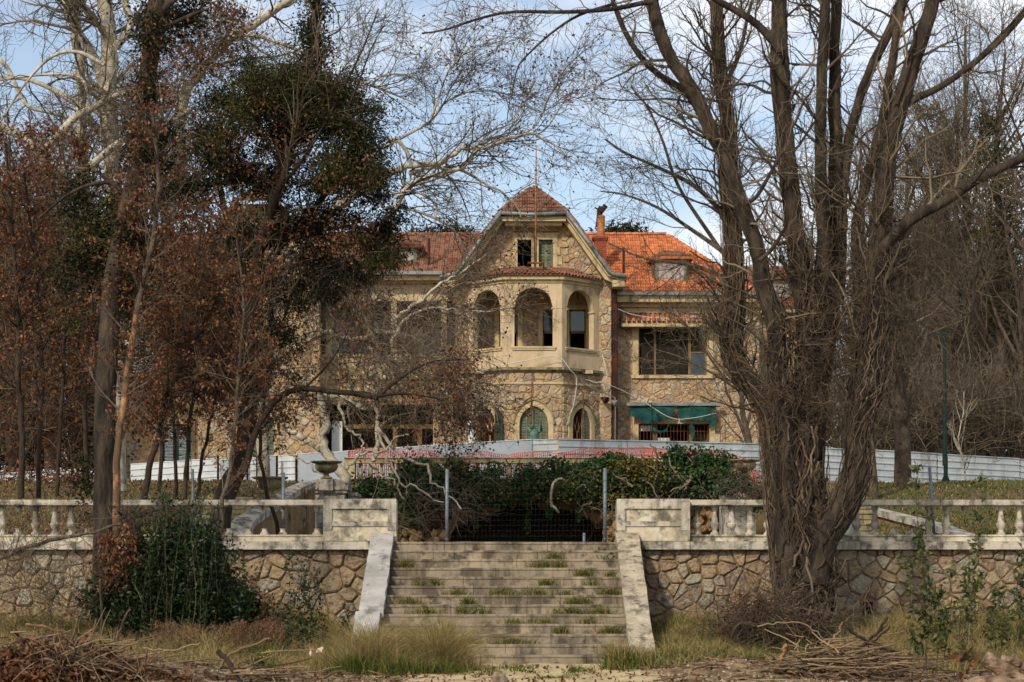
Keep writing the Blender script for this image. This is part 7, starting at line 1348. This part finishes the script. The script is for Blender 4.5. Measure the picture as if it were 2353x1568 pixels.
for q, rr_ in lgs: V, F = tubes(q[None], (rr_*(1+.1*np.sin(np.arange(18)*1.3)))[None], 12); mb = MB(); mb.poly([tuple(x) for x in V], [tuple(x) for x in F]+[tuple(range(11, -1, -1))], .5); mb.build('wood', M_['log'], t, smooth=True)
for u_, v_ in ((2140, 1530), (1645 if 0 else 2215, 1555)):
    pass
V, F, rn = leaves(np.array([P(2215+random.gauss(0, 14), 1520+random.gauss(0, 18), 24.6) for _ in range(30)]), .12, .6); link_mesh('dead_leaves', V, F, M_['leafbrown'], rnd=rn, label='cluster of curled dead leaves left of the bleached log', cat='leaves', kind='stuff')
# litter on the ground: pebbles, bark, leaves
def pebbles(n, u0, u1, y0, y1, r, mat, label, name, cat_):
    p = gpos(n, u0, u1, y0, y1); Vv = np.array([(1, 0, 0), (-1, 0, 0), (0, 1, 0), (0, -1, 0), (0, 0, .7), (0, 0, -.7)], float); Ff = np.array([(0, 2, 4), (2, 1, 4), (1, 3, 4), (3, 0, 4), (2, 0, 5), (1, 2, 5), (3, 1, 5), (0, 3, 5)])
    s_ = r*rng.uniform(.3, 1.3, (n, 1, 1))**1.5; V = Vv[None]*s_*rng.uniform(.6, 1.3, (n, 6, 1))+p[:, None]; F = (Ff[None]+np.arange(n)[:, None, None]*6).reshape(-1, 3); link_mesh(name, V.reshape(-1, 3), F, M_[mat], rnd=np.repeat(rng.random(n), 8), label=label, cat=cat_, kind='stuff')
pebbles(9000, -60, 2420, 25, 31.0, .03, 'pebble', 'pale gravel and pebbles scattered over the foreground', 'pebbles', 'gravel')
pebbles(5000, 940, 1440, 26, 32.1, .022, 'path', 'fine gravel on the path before the stairs', 'gravel', 'gravel')
V, F, rn = leaves(gpos(5000, -60, 2420, 25.5, 31.5)+[0, 0, .015], .07, .7, 0, 2); link_mesh('leaf_litter', V, F, M_['leafbrown'], rnd=rn, label='dead leaves scattered over the foreground soil', cat='leaf litter', kind='stuff')
A = gpos(3600, -60, 2420, 26, 31.3); D = norm(rng.normal(size=(len(A), 3))*[1, 1, .08]); st_ = np.stack([A+D*s_*rng.uniform(.05, .4, (len(A), 1))+[0, 0, .015] for s_ in (0, .35, .7, 1)], 1); ok = (np.abs(st_[:, 0, 0]-.3) > 1.5) | (rng.random(len(A)) < .1); V, F, rn = tubemesh([(st_[ok], np.full((ok.sum(), 4), .006))], 4); link_mesh('twig_litter', V, F, M_['stick'], rnd=rn, label='broken twigs and bark chips littering the soil', cat='twigs', kind='stuff')
for k, (u_, v_, r_, lab) in enumerate(((578, 1524, .13, 'pale lump of stone among the sticks at lower left'), (1990, 1520, .12, 'pale flat stone on top of the stick heap'), (1148, 1562, .13, 'small dark pointed stone on the gravel path at the bottom edge'), (1790, 1505, .08, 'white chip of stone left of the stick heap'), (640, 1515, .06, 'small white stone beside the flowering weed'))):
    y_ = HC*FPX/(v_-CV)*.97; mb = MB(); rock(mb, P(u_, v_, y_), r_); mb.build('stone', M_['pebble' if k != 2 else 'wstone'], label=lab, cat='stone')
mb = MB(); q = np.array(P(725, 1500, 30)); mb.poly([tuple(q), tuple(q+[.09, 0, .0]), tuple(q+[.12, .02, .09]), tuple(q+[.03, .02, .06])], [(0, 1, 2, 3)]); mb.poly([tuple(q+[-.1, 0, -.04]), tuple(q+[-.07, 0, -.06]), tuple(q+[-.05, .02, .07]), tuple(q+[-.08, .02, .05])], [(0, 1, 2, 3)]); M_['tape'] = MAT('red_white_tape', ['b51f1f', 'd8d2cc', 'b51f1f', 'e0dcd6'], 9, .6, 0); o = mb.build('barrier_tape', M_['tape'], label='crumpled scrap of red and white tape by the laurel saplings', cat='tape'); sm = o.modifiers.new('thick', 'SOLIDIFY'); sm.thickness = .003

ST = [(330, 27.3, .5, 'pale broken stick lying just right of the leaf mound'), (420, 28.2, .8, 'long grey stick lying between the leaf mound and the flowering weed'), (560, 26.8, .6, 'thick short stick in front of the flowering weed'), (680, 28.4, .7, 'thin stick lying by the red and white tape scrap'), (745, 27.4, .5, 'short stick at the left edge of the gravel path'), (1500, 27.6, .6, 'thin stick at the right edge of the gravel path'), (1590, 28.6, .8, 'grey stick on the soil below the right stair parapet'), (1680, 27.3, 1.0, 'long curved stick left of the big stick heap'), (2090, 27.0, .7, 'short stick between the stick heap and the saplings'), (2180, 28.4, .6, 'thin stick lying behind the green saplings'), (60, 28.6, .8, 'stick poking out behind the leaf mound at far left'), (250, 28.8, .9, 'slanting stick behind the right side of the leaf mound')]
for k, (u_, y_, L_, lab) in enumerate(ST):      # loose broken sticks lying over the foreground soil
    x_ = X(u_, y_); an = random.uniform(-.5, .5); h0 = float(hlow(x_, y_)); q = curve([(x_, y_, h0+.03), (x_+L_*.5*math.cos(an), y_+L_*.5*math.sin(an), h0+.03+random.uniform(.02, .16)), (x_+L_*math.cos(an), y_+L_*math.sin(an), h0+random.uniform(.03, .2))], 9, .008)
    mb = MB(); mb.tube([tuple(p) for p in q], random.uniform(.012, .026), 6, .006); mb.build('stick', M_[['stick', 'barkgrey', 'stick', 'twigpale'][k % 4]], label=lab, cat='stick', group='loose broken sticks on the soil')

wd = thing('broadleaf_weeds', (X(1560, 31), 31, .1), 'low broad-leaved green weeds scattered through the grass by the stairs', 'weeds')
wc = np.concatenate([gpos(70, 760, 1060, 29.2, 31.5), gpos(90, 1440, 1760, 29.6, 34), gpos(60, 60, 800, 30, 34), gpos(60, 1900, 2400, 30, 35)]); wi = rng.integers(0, len(wc), 6500); foliage(wd, wc[wi]+rng.normal(0, 1, (6500, 3))*[.09, .09, .05]+[0, 0, .07], .05, 'sapleaf', .6, up=.6)

twigs(iv, [thicket([(1700, 1110, 36, 50, 55), (1740, 1130, 30, 50, 54.6)], 260, (.3, 1.1), .009, None, 8, .4, (0, 0, -.05), (0, 0, 0), .2, 3)], 'vine', 'right_tangle'); foliage(iv, blobpts([(1700, 1118, 30, 20, 55.2), (1668, 1125, 20, 30, 55.4), (1745, 1150, 20, 40, 55)], 1300, None, .12, 40), .09, 'ivy', .75, name='right_ivy')
